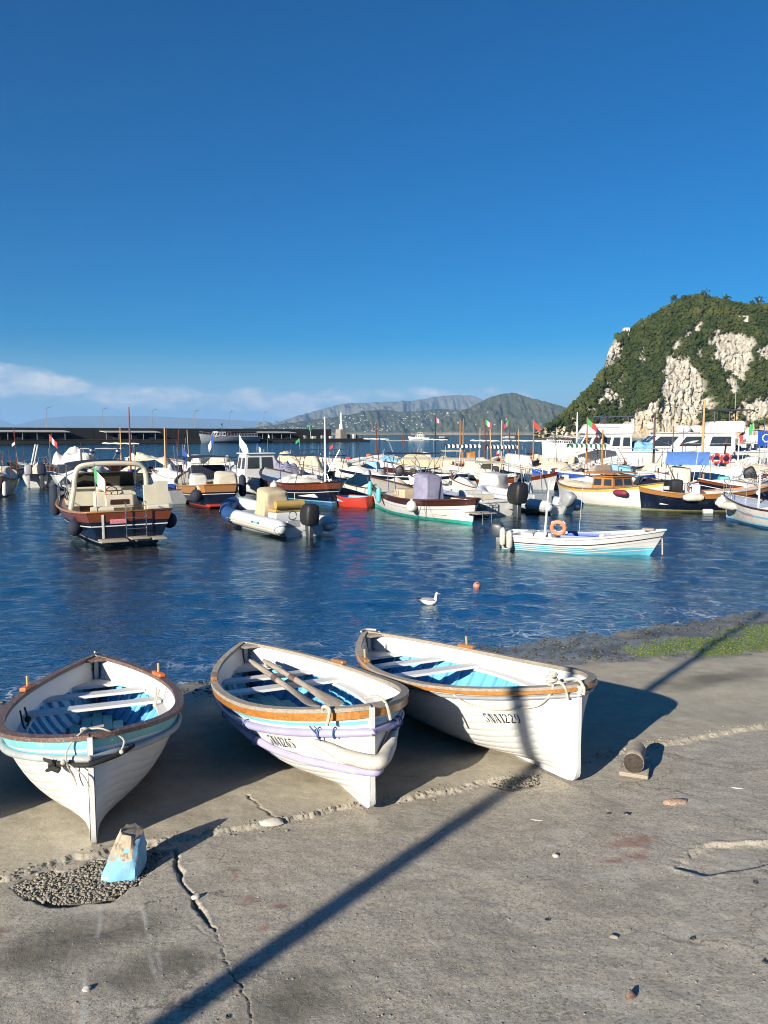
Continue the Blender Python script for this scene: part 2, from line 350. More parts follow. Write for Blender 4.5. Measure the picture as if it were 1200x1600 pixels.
for pts, w, dep in ((CRACK, .0095, .036), (CRACK2, .007, .02), (CRACK3, .004, .01)):
    d = seg_dist(GX + .022 * wob2 + .03 * wob, GY + .022 * fbm(GX * 13 + 5, GY * 13 + 8, 3), pts)
    ww = w * (1 + 1.3 * fbm(GX * 2.5, GY * 2.5 + 3, 2)); ww = np.maximum(ww, .0035)
    if pts is CRACK: ww = ww * np.interp(GY, [2.9, 3.9, 4.25, 5.0], [.22, .28, .75, 1.35])
    k = np.exp(-(d / ww) ** 2) * np.minimum(1, ww / .009); GZ -= dep * k; cr = np.maximum(cr, k); GZ += .003 * np.exp(-(d / (ww * 3)) ** 2) * np.minimum(1, ww / .009)
def pit_mask(poly, w=.03, nz=.07): return sstep(-w * .3, w, poly_sd(GX, GY, poly) + nz * wob + .025 * wob2)
pm = pit_mask(PIT); pm2 = pit_mask(PIT2, .03, .04); pp = pit_mask(PATCH, .016, .03)
GZ -= .040 * pm + .022 * pm2 + .022 * pp * (1 + .3 * wob)
pe = np.exp(-((poly_sd(GX, GY, PATCH) + .03 * wob) / .035) ** 2); GZ += (.005 + .012 * wob2) * pe
# the foot of the slipway, under the water and at its edge: broken, weedy
TW = np.interp(S_, [-3, 1.4, 4.4, 6.2, 7.2, 8.0, 9.0, 14], [9.7, 9.4, 9.1, 8.55, 8.15, 7.85, 7.5, 7.3]); edge = sstep(0, 1.2, T_ - TW); GZ += edge * (.055 * fbm(GX * 1.1, GY * 1.1, 4) + .03 * fbm(GX * 4, GY * 4, 3) + .014 * fbm(GX * 12, GY * 12, 2))
algae_c = [on_slip(1075, 1008), on_slip(1180, 1004), on_slip(1030, 1020), on_slip(1140, 1015), on_slip(1195, 985)]
alg = np.zeros(GX.shape)
for c, ra in zip(algae_c, (1.05, 1.25, .5, .8, .9)):
    dd = np.hypot((S_ - (.39 * c.y + .92 * c.x)) / ra, (T_ - (.92 * c.y - .39 * c.x)) / (ra * .55)); alg = np.maximum(alg, np.clip(1.25 - dd, 0, 1))
alg = np.clip(alg * 1.9 + .9 * fbm(GX * 3.5, GY * 3.5, 4) - .22, 0, 1) * (alg > 0)
GZ += alg * (.02 + .022 * fbm(GX * 16, GY * 16, 2))
G_CONC = bpy.data.materials.new('slipway_concrete')
ground = fast_mesh('slipway', np.stack([GX, GY, GZ], -1).reshape(-1, 3), grid_quads(*GX.shape)[:, ::-1], G_CONC)
tag(ground, kind='structure')
attr(ground, 'wet', np.clip(sstep(.0, .9, T_ - TW + .5 * wob), 0, 1))
attr(ground, 'weed', np.clip(sstep(.15, 1.3, T_ - TW + .8 * wob + .25 * wob2) * (.55 + .8 * fbm(GX * 1.6 + 7, GY * 1.6, 4)) * (1 - .0 * alg), 0, 1)); attr(ground, 'algae', alg)
attr(ground, 'lower', sstep(-.01, .02, dj)); attr(ground, 'dirt', np.clip(cr * .9 + .75 * pm + .6 * pm2 + .45 * np.clip(groove, 0, 1), 0, 1))
def blob(px, py, ra, rb, rot=0.0):
    c = on_slip(px, py); dx, dy = GX - c.x, GY - c.y; ca, sa = math.cos(rot), math.sin(rot)
    return np.clip(1 - np.hypot((dx * ca + dy * sa) / ra, (-dx * sa + dy * ca) / rb), 0, 1)
red = np.zeros(GX.shape)
for b_ in ((985, 1308, .34, .16, .1), (1000, 1330, .16, .10, .4), (955, 1338, .14, .05, 0), (368, 1362, .04, .12, .2), (386, 1398, .10, .10, 0), (412, 1444, .05, .05, 0), (2, 1446, .07, .10, 0), (440, 1410, .1, .04, 0)):
    red = np.maximum(red, blob(*b_))
attr(ground, 'red', np.clip(red * 1.6 + 1.0 * fbm(GX * 9, GY * 9, 3) - .35, 0, 1) * (red > 0))
scr = np.zeros(GX.shape)
for pts in (gp((215, 1400), (240, 1470), (262, 1535)), gp((225, 1470), (258, 1545)), gp((128, 1520), (132, 1590)), gp((160, 1405), (152, 1455)), gp((640, 1340), (745, 1362)), gp((905, 1520), (950, 1545))):
    scr = np.maximum(scr, np.exp(-(seg_dist(GX + .02 * wob, GY, pts) / .012) ** 2))
attr(ground, 'scrape', np.clip(scr * (.55 + .9 * fbm(GX * 6, GY * 6, 3)), 0, 1))
stn = np.zeros(GX.shape)
for b_ in ((150, 1455, .8, .35, .3), (60, 1480, .5, .25, 0), (250, 1500, .5, .3, .2), (450, 1560, .5, .4, 0), (1120, 1060, 1.3, .45, .4)): stn = np.maximum(stn, blob(*b_))
attr(ground, 'stain', np.clip(stn * 1.3 + .6 * fbm(GX * 2.4, GY * 2.4, 4) - .1, 0, 1) * (stn > 0))
def ground_nodes(m):
    m.use_nodes = True; nt = m.node_tree; b = nt.nodes['Principled BSDF']
    P = nt.nodes.new('ShaderNodeNewGeometry').outputs['Position']
    A = lambda n: nd(nt, 'ShaderNodeAttribute', attribute_name=n).outputs['Fac']
    big = noise(nt, P, .7, 5, .6); mid = noise(nt, P, 4.5, 6, .65); fine = noise(nt, P, 38, 4, .7); grit = noise(nt, P, 150, 3, .7)
    vo = nd(nt, 'ShaderNodeTexVoronoi', ins={'Scale': 95.0}); nt.links.new(P, vo.inputs['Vector'])
    vo2 = nd(nt, 'ShaderNodeTexVoronoi', ins={'Scale': 34.0}); nt.links.new(P, vo2.inputs['Vector'])
    c = mixc(nt, ramp(nt, big, [(.3, 0), (.7, 1)]), (.39, .342, .265), (.475, .428, .342))
    c = mixc(nt, ramp(nt, mid, [(.35, 0), (.68, 1)]), mixc(nt, .5, c, (.29, .25, .19), 'MIX'), c)
    cell = nd(nt, 'ShaderNodeSeparateColor'); nt.links.new(vo.outputs['Color'], cell.inputs[0])
    c = mixc(nt, ramp(nt, cell.outputs[0], [(.0, .55), (.16, .5), (.22, 0)]), c, (.16, .145, .115))
    c = mixc(nt, ramp(nt, cell.outputs[1], [(.80, 0), (.9, .5), (1, .65)]), c, (.52, .48, .41))
    c = mixc(nt, ramp(nt, fine, [(.30, .75), (.45, 0)]), c, (.15, .13, .10))
    c = mixc(nt, ramp(nt, grit, [(.3, .5), (.5, 0)]), c, (.18, .16, .125))
    c = mixc(nt, ramp(nt, vo2.outputs['Distance'], [(.03, .8), (.075, 0)]), c, mixc(nt, ramp(nt, mid, [(.5, 0), (.52, 1)]), c, (.09, .08, .065)))
    hw_ = nd(nt, 'ShaderNodeTexNoise', ins={'Scale': 1.6, 'Detail': 6.0, 'Roughness': .65}); nt.links.new(P, hw_.inputs['Vector']); h2 = nd(nt, 'ShaderNodeVectorMath', operation='SCALE', ins={'Scale': 1.1}); nt.links.new(hw_.outputs['Color'], h2.inputs[0]); h3 = nd(nt, 'ShaderNodeVectorMath', operation='ADD'); nt.links.new(P, h3.inputs[0]); nt.links.new(h2.outputs[0], h3.inputs[1])
    hc = nd(nt, 'ShaderNodeTexVoronoi', feature='DISTANCE_TO_EDGE', ins={'Scale': .62}); nt.links.new(h3.outputs[0], hc.inputs['Vector'])
    c = mixc(nt, mth(nt, 'MULTIPLY', ramp(nt, hc.outputs['Distance'], [(.0, .8), (.006, .45), (.012, 0)]), ramp(nt, big, [(.45, 0), (.6, 1)])), c, (.10, .088, .068))
    pat = noise(nt, mapping(nt, P, (1, 1, 1), (0, 0, .5)), 1.5, 3, .5, 1.2); c = mixc(nt, mth(nt, 'MULTIPLY', ramp(nt, pat, [(.54, 0), (.60, 1)]), .30), c, (.20, .178, .14)); c = mixc(nt, mth(nt, 'MULTIPLY', ramp(nt, pat, [(.36, 1), (.42, 0)]), .30), c, (.50, .46, .38))
    c = mixc(nt, mth(nt, 'MULTIPLY', A('lower'), .55), c, mixc(nt, ramp(nt, mid, [(.3, 0), (.7, 1)]), (.35, .305, .215), (.46, .41, .30)))
    c = mixc(nt, mth(nt, 'MULTIPLY', A('stain'), .8), c, (.12, .105, .08))
    c = mixc(nt, mth(nt, 'MULTIPLY', A('dirt'), .7), c, (.135, .12, .092))
    c = mixc(nt, mth(nt, 'MULTIPLY', A('scrape'), .6), c, (.55, .53, .49))
    c = mixc(nt, mth(nt, 'MULTIPLY', A('red'), .60), c, (.24, .085, .065))
    weed = mth(nt, 'MULTIPLY', A('weed'), mth(nt, 'ADD', .55, mth(nt, 'MULTIPLY', mid, .8)), clamp=True)
    c = mixc(nt, weed, c, mixc(nt, ramp(nt, fine, [(.35, 0), (.65, 1)]), (.035, .033, .024), (.125, .115, .075)))
    c = mixc(nt, A('algae'), c, mixc(nt, ramp(nt, noise(nt, P, 22, 5, .7), [(.3, 0), (.7, 1)]), (.07, .10, .014), (.22, .25, .035)))
    wet = A('wet')
    c = mixc(nt, mth(nt, 'MULTIPLY', mth(nt, 'MULTIPLY', wet, .55), mth(nt, 'SUBTRACT', 1.0, A('algae'))), c, (.04, .036, .03))
    nt.links.new(c, b.inputs['Base Color'])
    nt.links.new(mixc(nt, wet, (.9, .9, .9), (.22, .22, .22)), b.inputs['Roughness']); b.inputs['Specular IOR Level'].default_value = .35
    h = mth(nt, 'ADD', mth(nt, 'MULTIPLY', fine, .5), mth(nt, 'ADD', mth(nt, 'MULTIPLY', grit, .35), mth(nt, 'MULTIPLY', ramp(nt, vo2.outputs['Distance'], [(0, 0), (.22, 1)]), .25)))
    bn = nd(nt, 'ShaderNodeBump', ins={'Strength': .55, 'Distance': .011}); nt.links.new(h, bn.inputs['Height']); nt.links.new(bn.outputs[0], b.inputs['Normal'])
ground_nodes(G_CONC)
xs = np.concatenate([np.linspace(-900, -60, 15)[:-1], np.linspace(-60, 60, 41), np.linspace(60, 900, 15)[1:]]); ys = np.concatenate([np.linspace(-500, -6, 20)[:-1], np.linspace(-6, 70, 60), np.linspace(70, 240, 8)[1:]])
CX, CY = np.meshgrid(xs, ys, indexing='xy'); CZ = np.maximum(slip(CX, CY), -6.0) - .09
quay = fast_mesh('quay', np.stack([CX, CY, CZ], -1).reshape(-1, 3), grid_quads(*CX.shape), M('plain_concrete', (.30, .27, .22), .9, .2, 1.2, bump=.3, bscale=20)); tag(quay, kind='structure')

# ---- harbour water: a real rippled sheet that runs on to the horizon
WM = bpy.data.materials.new('sea_water'); WM.use_nodes = True
def water_nodes(m):
    nt = m.node_tree; nt.nodes.clear(); out = nd(nt, 'ShaderNodeOutputMaterial')
    P = nd(nt, 'ShaderNodeNewGeometry').outputs['Position']; sp = nd(nt, 'ShaderNodeSeparateXYZ'); nt.links.new(P, sp.inputs[0])
    t = mth(nt, 'SUBTRACT', mth(nt, 'MULTIPLY', sp.outputs[1], .92), mth(nt, 'MULTIPLY', sp.outputs[0], .39))
    depth = mth(nt, 'MULTIPLY', mth(nt, 'SUBTRACT', t, QUAY / SLOPE), SLOPE)          # metres of water over the slipway
    nb = noise(nt, mapping(nt, P, (1, 1.8, 1)), 2.6, 4, .6); nf = noise(nt, mapping(nt, P, (1, 1.8, 1)), 9, 3, .6)
    bn = nd(nt, 'ShaderNodeBump', ins={'Strength': .7, 'Distance': .07}); nt.links.new(mth(nt, 'ADD', mth(nt, 'MULTIPLY', nb, .9), mth(nt, 'MULTIPLY', nf, .28)), bn.inputs['Height'])
    gl = nd(nt, 'ShaderNodeBsdfGlossy', ins={'Roughness': .06, 'Color': (.46, .56, .59, 1)}); nt.links.new(bn.outputs[0], gl.inputs['Normal'])
    big = noise(nt, P, .05, 4, .6)
    deep = nd(nt, 'ShaderNodeBsdfDiffuse'); nt.links.new(mixc(nt, big, (.002, .014, .020), (.004, .024, .033)), deep.inputs[0])
    tr = nd(nt, 'ShaderNodeBsdfTransparent', ins={'Color': (.62, .74, .76, 1)})
    body = nd(nt, 'ShaderNodeMixShader'); nt.links.new(mth(nt, 'MINIMUM', mth(nt, 'ADD', mth(nt, 'SUBTRACT', 1.0, mth(nt, 'POWER', 2.718, mth(nt, 'MULTIPLY', mth(nt, 'MAXIMUM', depth, 0.0), -3.4))), 0.0), 1.0), body.inputs[0])
    nt.links.new(tr.outputs[0], body.inputs[1]); nt.links.new(deep.outputs[0], body.inputs[2])
    fr = nd(nt, 'ShaderNodeFresnel', ins={'IOR': 1.333}); nt.links.new(bn.outputs[0], fr.inputs['Normal'])
    w = nd(nt, 'ShaderNodeMixShader'); nt.links.new(fr.outputs[0], w.inputs[0]); nt.links.new(body.outputs[0], w.inputs[1]); nt.links.new(gl.outputs[0], w.inputs[2])
    # foam left by the small waves that run up the slipway
    wv = nd(nt, 'ShaderNodeTexVoronoi', feature='DISTANCE_TO_EDGE', ins={'Scale': 3.2})
    wa = nd(nt, 'ShaderNodeVectorMath', operation='ADD'); nc = nd(nt, 'ShaderNodeTexNoise', ins={'Scale': 2.2, 'Detail': 5.0}); nt.links.new(P, nc.inputs['Vector'])
    vs = nd(nt, 'ShaderNodeVectorMath', operation='SCALE', ins={'Scale': .7}); nt.links.new(nc.outputs['Color'], vs.inputs[0]); nt.links.new(P, wa.inputs[0]); nt.links.new(vs.outputs[0], wa.inputs[1]); nt.links.new(wa.outputs[0], wv.inputs['Vector'])
    lace = ramp(nt, wv.outputs['Distance'], [(.0, 1), (.04, .5), (.10, 0)])
    near = ramp(nt, mth(nt, 'ADD', depth, mth(nt, 'MULTIPLY', mth(nt, 'SUBTRACT', noise(nt, P, .8, 4, .6), .5), .35)), [(0, 1), (.06, .8), (.16, .35), (.30, 0)])
    ff = mth(nt, 'MULTIPLY', mth(nt, 'MULTIPLY', lace, near), ramp(nt, noise(nt, P, 1.7, 5, .65), [(.46, 0), (.64, .8)]))
    foam = nd(nt, 'ShaderNodeBsdfDiffuse', ins={'Color': (.62, .64, .64, 1)})
    fin = nd(nt, 'ShaderNodeMixShader'); nt.links.new(ff, fin.inputs[0]); nt.links.new(w.outputs[0], fin.inputs[1]); nt.links.new(foam.outputs[0], fin.inputs[2])
    nt.links.new(fin.outputs[0], out.inputs[0])
water_nodes(WM)
WR = np.geomspace(6.5, 230, 600); WA = np.radians(np.concatenate([np.linspace(-66, -32, 30)[:-1], np.linspace(-32, 32, 470), np.linspace(32, 66, 30)[1:]]))
RR, AA = np.meshgrid(WR, WA, indexing='ij'); X, Y = RR * np.sin(AA), RR * np.cos(AA)
dr = np.gradient(WR)[:, None] * 1.2 + 0 * X; Z = np.zeros(X.shape); rw = np.random.default_rng(3)
gust = .75 + .5 * fbm(X * .06, Y * .06, 3)
for k in range(56):
    lam = .16 * (1.7 / .16) ** (k / 55); th = rw.normal(0, .75) + .40; kk = 2 * np.pi / lam
    a = .0064 * lam ** .8 * .55 * rw.uniform(.6, 1.3)
    fade = np.clip((lam / np.maximum(dr, lam / 400 * 0 + .001) - 2.2) / 2.5, 0, 1)
    ph = kk * (X * math.sin(th) + Y * math.cos(th)) + rw.uniform(0, 6.28) + 1.2 * perlin(X * .3 / lam ** .5 + k, Y * .3 / lam ** .5)
    Z += a * fade * np.sin(ph)
Z *= gust
dep = np.clip(-slip(X, Y), 0, 1); Z = Z * (.35 + .65 * sstep(0, .35, dep)) + .02 * np.exp(-((dep - .12) / .06) ** 2) * (fbm(X * .9, Y * .9, 3) + .2)
keepz = Z; edge_f = np.clip((230 - RR) / 40, 0, 1) * np.clip((RR - 6.5) / 1.0, 0, 1); Z = Z * edge_f
nv_ = X.size; co = [np.stack([X, Y, Z], -1).reshape(-1, 3)]; qd = [grid_quads(*X.shape)[:, ::-1]]
FR = np.array([230, 400, 800, 2000, 6000, 15000, 30000.]); R2, A2 = np.meshgrid(FR, WA, indexing='ij'); co.append(np.stack([R2 * np.sin(A2), R2 * np.cos(A2), 0 * R2], -1).reshape(-1, 3)); qd.append(grid_quads(*R2.shape)[:, ::-1] + nv_)
n2_ = nv_ + R2.size; wide = np.radians(np.linspace(66, 294, 58)); R3, A3 = np.meshgrid(np.array([6.5, 20, 60, 230, 2000, 30000.]), wide, indexing='ij'); co.append(np.stack([R3 * np.sin(A3), R3 * np.cos(A3), 0 * R3], -1).reshape(-1, 3)); qd.append(grid_quads(*R3.shape)[:, ::-1] + n2_)
sea = fast_mesh('sea', np.concatenate(co), np.concatenate(qd), WM); tag(sea, kind='structure')

# ---- gravel in the broken places, small litter on the concrete
rg = random.Random(5)
def ico_template(seed):
    bm = bmesh.new(); bmesh.ops.create_icosphere(bm, subdivisions=1, radius=1); rr = random.Random(seed)
    for v in bm.verts: v.co *= rr.uniform(.7, 1.2)
    bm.verts.ensure_lookup_table(); vs = np.array([v.co[:] for v in bm.verts]); fs = np.array([[v.index for v in f.verts] for f in bm.faces]); bm.free(); return vs, fs
TPL = [ico_template(s) for s in range(6)]
def scatter(name, items, mat, smooth=False):          # items: (x, y, z, radius, squash)
    cs, fs, n = [], [], 0; rr = np.random.default_rng(11)
    for i, (x, y, z, r, sq) in enumerate(items):
        v, f = TPL[i % len(TPL)]; a = rr.uniform(0, 6.28); c, s = math.cos(a), math.sin(a)
        p = np.stack([v[:, 0] * c - v[:, 1] * s, (v[:, 0] * s + v[:, 1] * c) * rr.uniform(.7, 1.1), v[:, 2] * sq], 1) * r + (x, y, z); cs.append(p); fs.append(f + n); n += len(v)
    return fast_mesh(name, np.concatenate(cs), np.concatenate(fs), mat, smooth, tris=True)
PEB = M('pale_grit', (.27, .24, .19), .9, .5, 25, col2=(.15, .13, .10))
def gz(x, y):                         # height of the worn concrete itself
    r_, a_ = math.hypot(x, y), math.atan2(x, y); i = int(np.clip(np.searchsorted(RS, r_), 0, len(RS) - 1)); j = int(np.clip(np.searchsorted(AZS, a_), 0, len(AZS) - 1)); return float(GZ[i, j])
def in_poly(poly, n, r0, r1, dz):
    xs_, ys_ = [p[0] for p in poly], [p[1] for p in poly]; out = []
    while len(out) < n:
        x, y = rg.uniform(min(xs_), max(xs_)), rg.uniform(min(ys_), max(ys_))
        if poly_sd(np.array([x]), np.array([y]), poly)[0] > .0: out.append((x, y, float(slip(x, y)) + dz + rg.uniform(0, .008), r0 * (r1 / r0) ** (rg.random() ** 1.6), .75))
    return out
tag(scatter('gravel', in_poly(PIT, 3600, .0035, .015, -.040) + in_poly(PIT2, 260, .005, .018, -.024), PEB), 'loose gravel filling the broken hollows in the concrete', 'gravel', kind='stuff')
grit_ = []
for k in range(900):
    px, py = rg.uniform(-60, 1260), rg.uniform(1180, 1640) if k % 3 else rg.uniform(1350, 1640); p = on_slip(px, py); grit_.append((p.x, p.y, gz(p.x, p.y) + .001, .002 + .006 * rg.random() ** 3, .7))
for k in range(420):                                  # crumbs along the joint
    i = rg.randrange(1, len(JOINT) - 2); a, b = JOINT[i], JOINT[i + 1]; f = rg.random(); x, y = a[0] + (b[0] - a[0]) * f + rg.gauss(0, .05), a[1] + (b[1] - a[1]) * f + rg.gauss(0, .05)
    grit_.append((x, y, gz(x, y) + .001, .004 + .014 * rg.random() ** 2, .7))
tag(scatter('crumbs', grit_, PEB), 'crumbs of broken concrete lying about the slipway', 'crumbs', kind='stuff')
# seaweed tufts on the green patch
alg_i = []
sel = np.argwhere(alg > .45)
rsel = np.random.default_rng(4); 
for i, j in sel[rsel.choice(len(sel), min(2600, len(sel)), replace=False)]:
    alg_i.append((GX[i, j] + rsel.normal(0, .03), GY[i, j] + rsel.normal(0, .03), GZ[i, j], rsel.uniform(.006, .024), .5))
tag(scatter('seaweed', alg_i, M('bright_green_weed', (.10, .135, .018), .6, .5, 18, col2=(.18, .18, .035))), 'bright green weed covering the wet edge of the slipway', 'seaweed', kind='stuff')
weed_i = []; sel = np.argwhere((edge > .25) & (GZ > -.10) & (alg < .2))
for i, j in sel[rsel.choice(len(sel), 1700, replace=False)]: weed_i.append((GX[i, j] + rsel.normal(0, .03), GY[i, j] + rsel.normal(0, .03), GZ[i, j], rsel.uniform(.006, .045), .4))
tag(scatter('wet_stones', weed_i, M('dark_weedy_stone', (.055, .05, .035), .45, .5, 18, col2=(.16, .15, .11))), 'dark weedy pebbles along the wet edge of the slipway', 'pebbles', kind='stuff')

# ---- headland on the right
def interp(xs_, pts): return np.interp(xs_, [p[0] for p in pts], [p[1] for p in pts])
SKY_H = [(836, 676), (845, 671), (870, 655), (900, 625), (930, 592), (942, 572), (946, 552), (952, 536), (962, 524), (985, 510), (1010, 494), (1040, 475), (1068, 462), (1100, 464), (1130, 471), (1160, 477), (1200, 474), (1260, 470), (1340, 480), (1430, 520), (1520, 600), (1580, 678)]
px_ = np.linspace(836, 1580, 460); hd = 690.0
q = np.concatenate([np.linspace(0, 1, 130), np.linspace(1.04, 2, 12)])
PX, Q = np.meshgrid(px_, q, indexing='xy'); sk = interp(px_, SKY_H)
top = np.array([far(a, b, 1.0).z - EYE for a, b in zip(px_, sk)])                        # tangent of the skyline's elevation
tanx = (px_ - 600) / FPX / (math.cos(PITCH) + (800 - HORIZ) / FPX * math.sin(PITCH))
Dtop = hd / (1 - .62 * top); Htop = EYE + top * Dtop                                     # the ridge lies back by about .62 of its height
Qc = np.minimum(Q, 1); prof = Qc ** .92
Hh = Htop[None, :] * prof; Dd = hd + (Dtop - hd)[None, :] * (Qc ** 1.08)
back = np.clip(Q - 1, 0, 1); Dd = Dd + back * 420; Hh = Hh * (1 - .55 * back) + 14 * fbm(PX * .02, Q * 6, 3) * back * 4 * (1 - back)
HX = tanx[None, :] * Dd
ROCKS = []
def rk(*p): ROCKS.append([(820 + a / 3.158, 440 + b / 3.158) for a, b in p])
rk((386, 425), (398, 325), (450, 272), (472, 300), (466, 372), (430, 418)); rk((480, 298), (494, 350), (478, 358))
rk((665, 780), (660, 560), (680, 440), (716, 360), (756, 366), (800, 388), (852, 432), (882, 490), (872, 560), (905, 575), (935, 612), (862, 645), (852, 780))
rk((756, 290), (808, 235), (858, 192), (856, 236), (800, 268)); rk((716, 370), (742, 296), (764, 300), (744, 372))
rk((903, 300), (960, 198), (988, 242), (1040, 250), (1122, 278), (1132, 345), (1110, 402), (1086, 490), (1040, 470), (958, 412), (928, 372), (950, 322))
rk((828, 362), (864, 302), (872, 374)); rk((982, 470), (1040, 474), (1048, 545), (1022, 585), (1006, 510)); rk((338, 604), (380, 540), (410, 498), (454, 538), (446, 596), (400, 590))
rk((0, 790), (60, 725), (190, 700), (250, 730), (300, 735), (385, 682), (402, 722), (420, 800)); rk((470, 700), (560, 640), (640, 575), (645, 640), (670, 760), (480, 800), (440, 740))
rk((975, 800), (988, 650), (1050, 628), (1085, 680), (1110, 720), (1120, 800)); rk((1056, 595), (1150, 558), (1184, 660), (1120, 706), (1080, 650)); rk((1148, 322), (1260, 300), (1250, 372), (1160, 374))
rk((1150, 590), (1230, 545), (1260, 640), (1200, 660)); rk((1100, 720), (1300, 690), (1320, 800), (1100, 800)); rk((566, 335), (584, 335), (582, 392), (570, 392)); rk((455, 480), (485, 455), (490, 480), (465, 505)); rk((228, 580), (270, 515), (284, 520), (245, 575))
rk((80, 705), (150, 660), (160, 668), (90, 712)); rk((228, 670), (268, 690), (262, 712), (232, 700)); rk((290, 600), (310, 600), (345, 630), (320, 635)); rk((446, 590), (486, 580), (480, 625), (452, 628)); rk((850, 720), (980, 690), (985, 800), (850, 800))
rk((1330, 420), (1420, 330), (1460, 480), (1400, 620), (1340, 560)); rk((1500, 500), (1560, 470), (1580, 640), (1500, 650)); rk((1640, 800), (1660, 560), (1800, 560), (1850, 800))
fx, fy = proj(HX, Dd, Hh); nA = fbm(fx * .05, fy * .05, 4); nB = fbm(fx * .16, fy * .16, 3)
rock = np.full(fx.shape, -99.0)
for p in ROCKS: rock = np.maximum(rock, poly_sd(fx + 7 * nA, fy + 7 * nB, p))
rock = sstep(-3.0, 2.5, rock + 5.5 * fbm(fx * .11, fy * .09, 4)); rock = np.where(Q > 1.0, 0, rock)
low = sstep(9, 2, Hh + 3 * nA); rock = np.maximum(rock, np.where(Q < 1, low, 0))
flute = np.abs(fbm(fx * .10 + .35 * fbm(fx * .03, fy * .03, 2), fy * .022, 4)); crag = fbm(fx * .25, fy * .16, 3)
relief = 9 * fbm(fx * .018, fy * .014, 3) + rock * (7.0 * (flute - .25) + 2.6 * crag) + (1 - rock) * (3.0 * nB + 7 * np.abs(fbm(fx * .035 - fy * .02, fy * .012, 3))) - 3.0 * rock
damp = np.clip(Q * 12, 0, 1) * np.clip((1.0 - Q) * 14 + .12, .12, 1)
Dd2 = Dd - relief * damp; HX2 = HX + rock * 1.2 * crag * damp; Hh2 = Hh + (1 - rock) * .9 * fbm(fx * .3, fy * .3, 2) * damp
RK = bpy.data.materials.new('limestone_and_scrub'); RK.use_nodes = True
def rock_nodes(m):
    nt = m.node_tree; b = nt.nodes['Principled BSDF']; P = nd(nt, 'ShaderNodeNewGeometry').outputs['Position']; a = nd(nt, 'ShaderNodeAttribute', attribute_name='rock').outputs['Fac']; wa = nd(nt, 'ShaderNodeAttribute', attribute_name='ochre').outputs['Fac']
    st = mapping(nt, P, (1, 1, .28)); n = noise(nt, st, .16, 7, .68); n_ = noise(nt, st, .5, 5, .7); vg = noise(nt, P, .22, 6, .7)
    c = mixc(nt, ramp(nt, n, [(.3, 0), (.62, 1)]), (.24, .215, .175), (.52, .48, .405)); c = mixc(nt, mth(nt, 'MULTIPLY', wa, .7), c, (.46, .32, .15)); c = mixc(nt, ramp(nt, n_, [(.3, .7), (.46, 0)]), c, (.13, .12, .085))
    c = mixc(nt, ramp(nt, vg, [(.60, 0), (.66, .9)]), c, (.035, .05, .015))
    g = mixc(nt, ramp(nt, vg, [(.35, 0), (.7, 1)]), (.022, .036, .011), (.06, .08, .024))
    crk = nd(nt, 'ShaderNodeTexVoronoi', feature='DISTANCE_TO_EDGE', ins={'Scale': .09}); nw = nd(nt, 'ShaderNodeVectorMath', operation='ADD'); nz = nd(nt, 'ShaderNodeTexNoise', ins={'Scale': .12, 'Detail': 4.0}); nt.links.new(P, nz.inputs['Vector']); nz2 = nd(nt, 'ShaderNodeVectorMath', operation='SCALE', ins={'Scale': 14.0}); nt.links.new(nz.outputs['Color'], nz2.inputs[0]); nt.links.new(mapping(nt, P, (1, 1, .4)), nw.inputs[0]); nt.links.new(nz2.outputs[0], nw.inputs[1]); nt.links.new(nw.outputs[0], crk.inputs['Vector'])
    c = mixc(nt, ramp(nt, crk.outputs['Distance'], [(0, .75), (.05, 0)]), c, (.14, .125, .09))
    nt.links.new(mixc(nt, a, g, c), b.inputs['Base Color']); b.inputs['Roughness'].default_value = .95; b.inputs['Specular IOR Level'].default_value = .15
    bn = nd(nt, 'ShaderNodeBump', ins={'Strength': .7, 'Distance': 1.6}); nt.links.new(mth(nt, 'ADD', n, mth(nt, 'MULTIPLY', n_, .5)), bn.inputs['Height']); nt.links.new(bn.outputs[0], b.inputs['Normal'])
rock_nodes(RK)
head = fast_mesh('headland', np.stack([HX2, Dd2, Hh2 - 1.0 * (Q == 0)], -1).reshape(-1, 3), grid_quads(*HX.shape), RK); tag(head, kind='structure')
attr(head, 'rock', rock); attr(head, 'ochre', np.clip(sstep(640, 668, fy) * (.5 + nA) + .9 * np.exp(-((fx - 1140) / 28) ** 2 - ((fy - 655) / 22) ** 2), 0, 1))
ok = np.argwhere((rock < .30) & (Q <= 1.02) & (Q > .03) & (PX < 1330)); rb = np.random.default_rng(8); bush = []
for i, j in ok[rb.choice(len(ok), min(19000, len(ok)), replace=False)]:
    bush.append((HX2[i, j] + rb.normal(0, .9), Dd2[i, j] - .4, Hh2[i, j] + rb.normal(.2, .5), float(np.clip(rb.lognormal(-.22, .45), .4, 2.4)) * (1.3 if Q[i, j] > .82 else 1) * (.8 + .5 * float(nA[i, j] > .1)), rb.uniform(.7, 1.15)))
ok = np.argwhere((rock > .5) & (Q < .98) & (Q > .06) & (PX < 1330))
for i, j in ok[rb.choice(len(ok), 420, replace=False)]: bush.append((HX2[i, j], Dd2[i, j], Hh2[i, j], rb.uniform(.5, 1.4), .8))
BUSH = bpy.data.materials.new('maquis_foliage'); BUSH.use_nodes = True
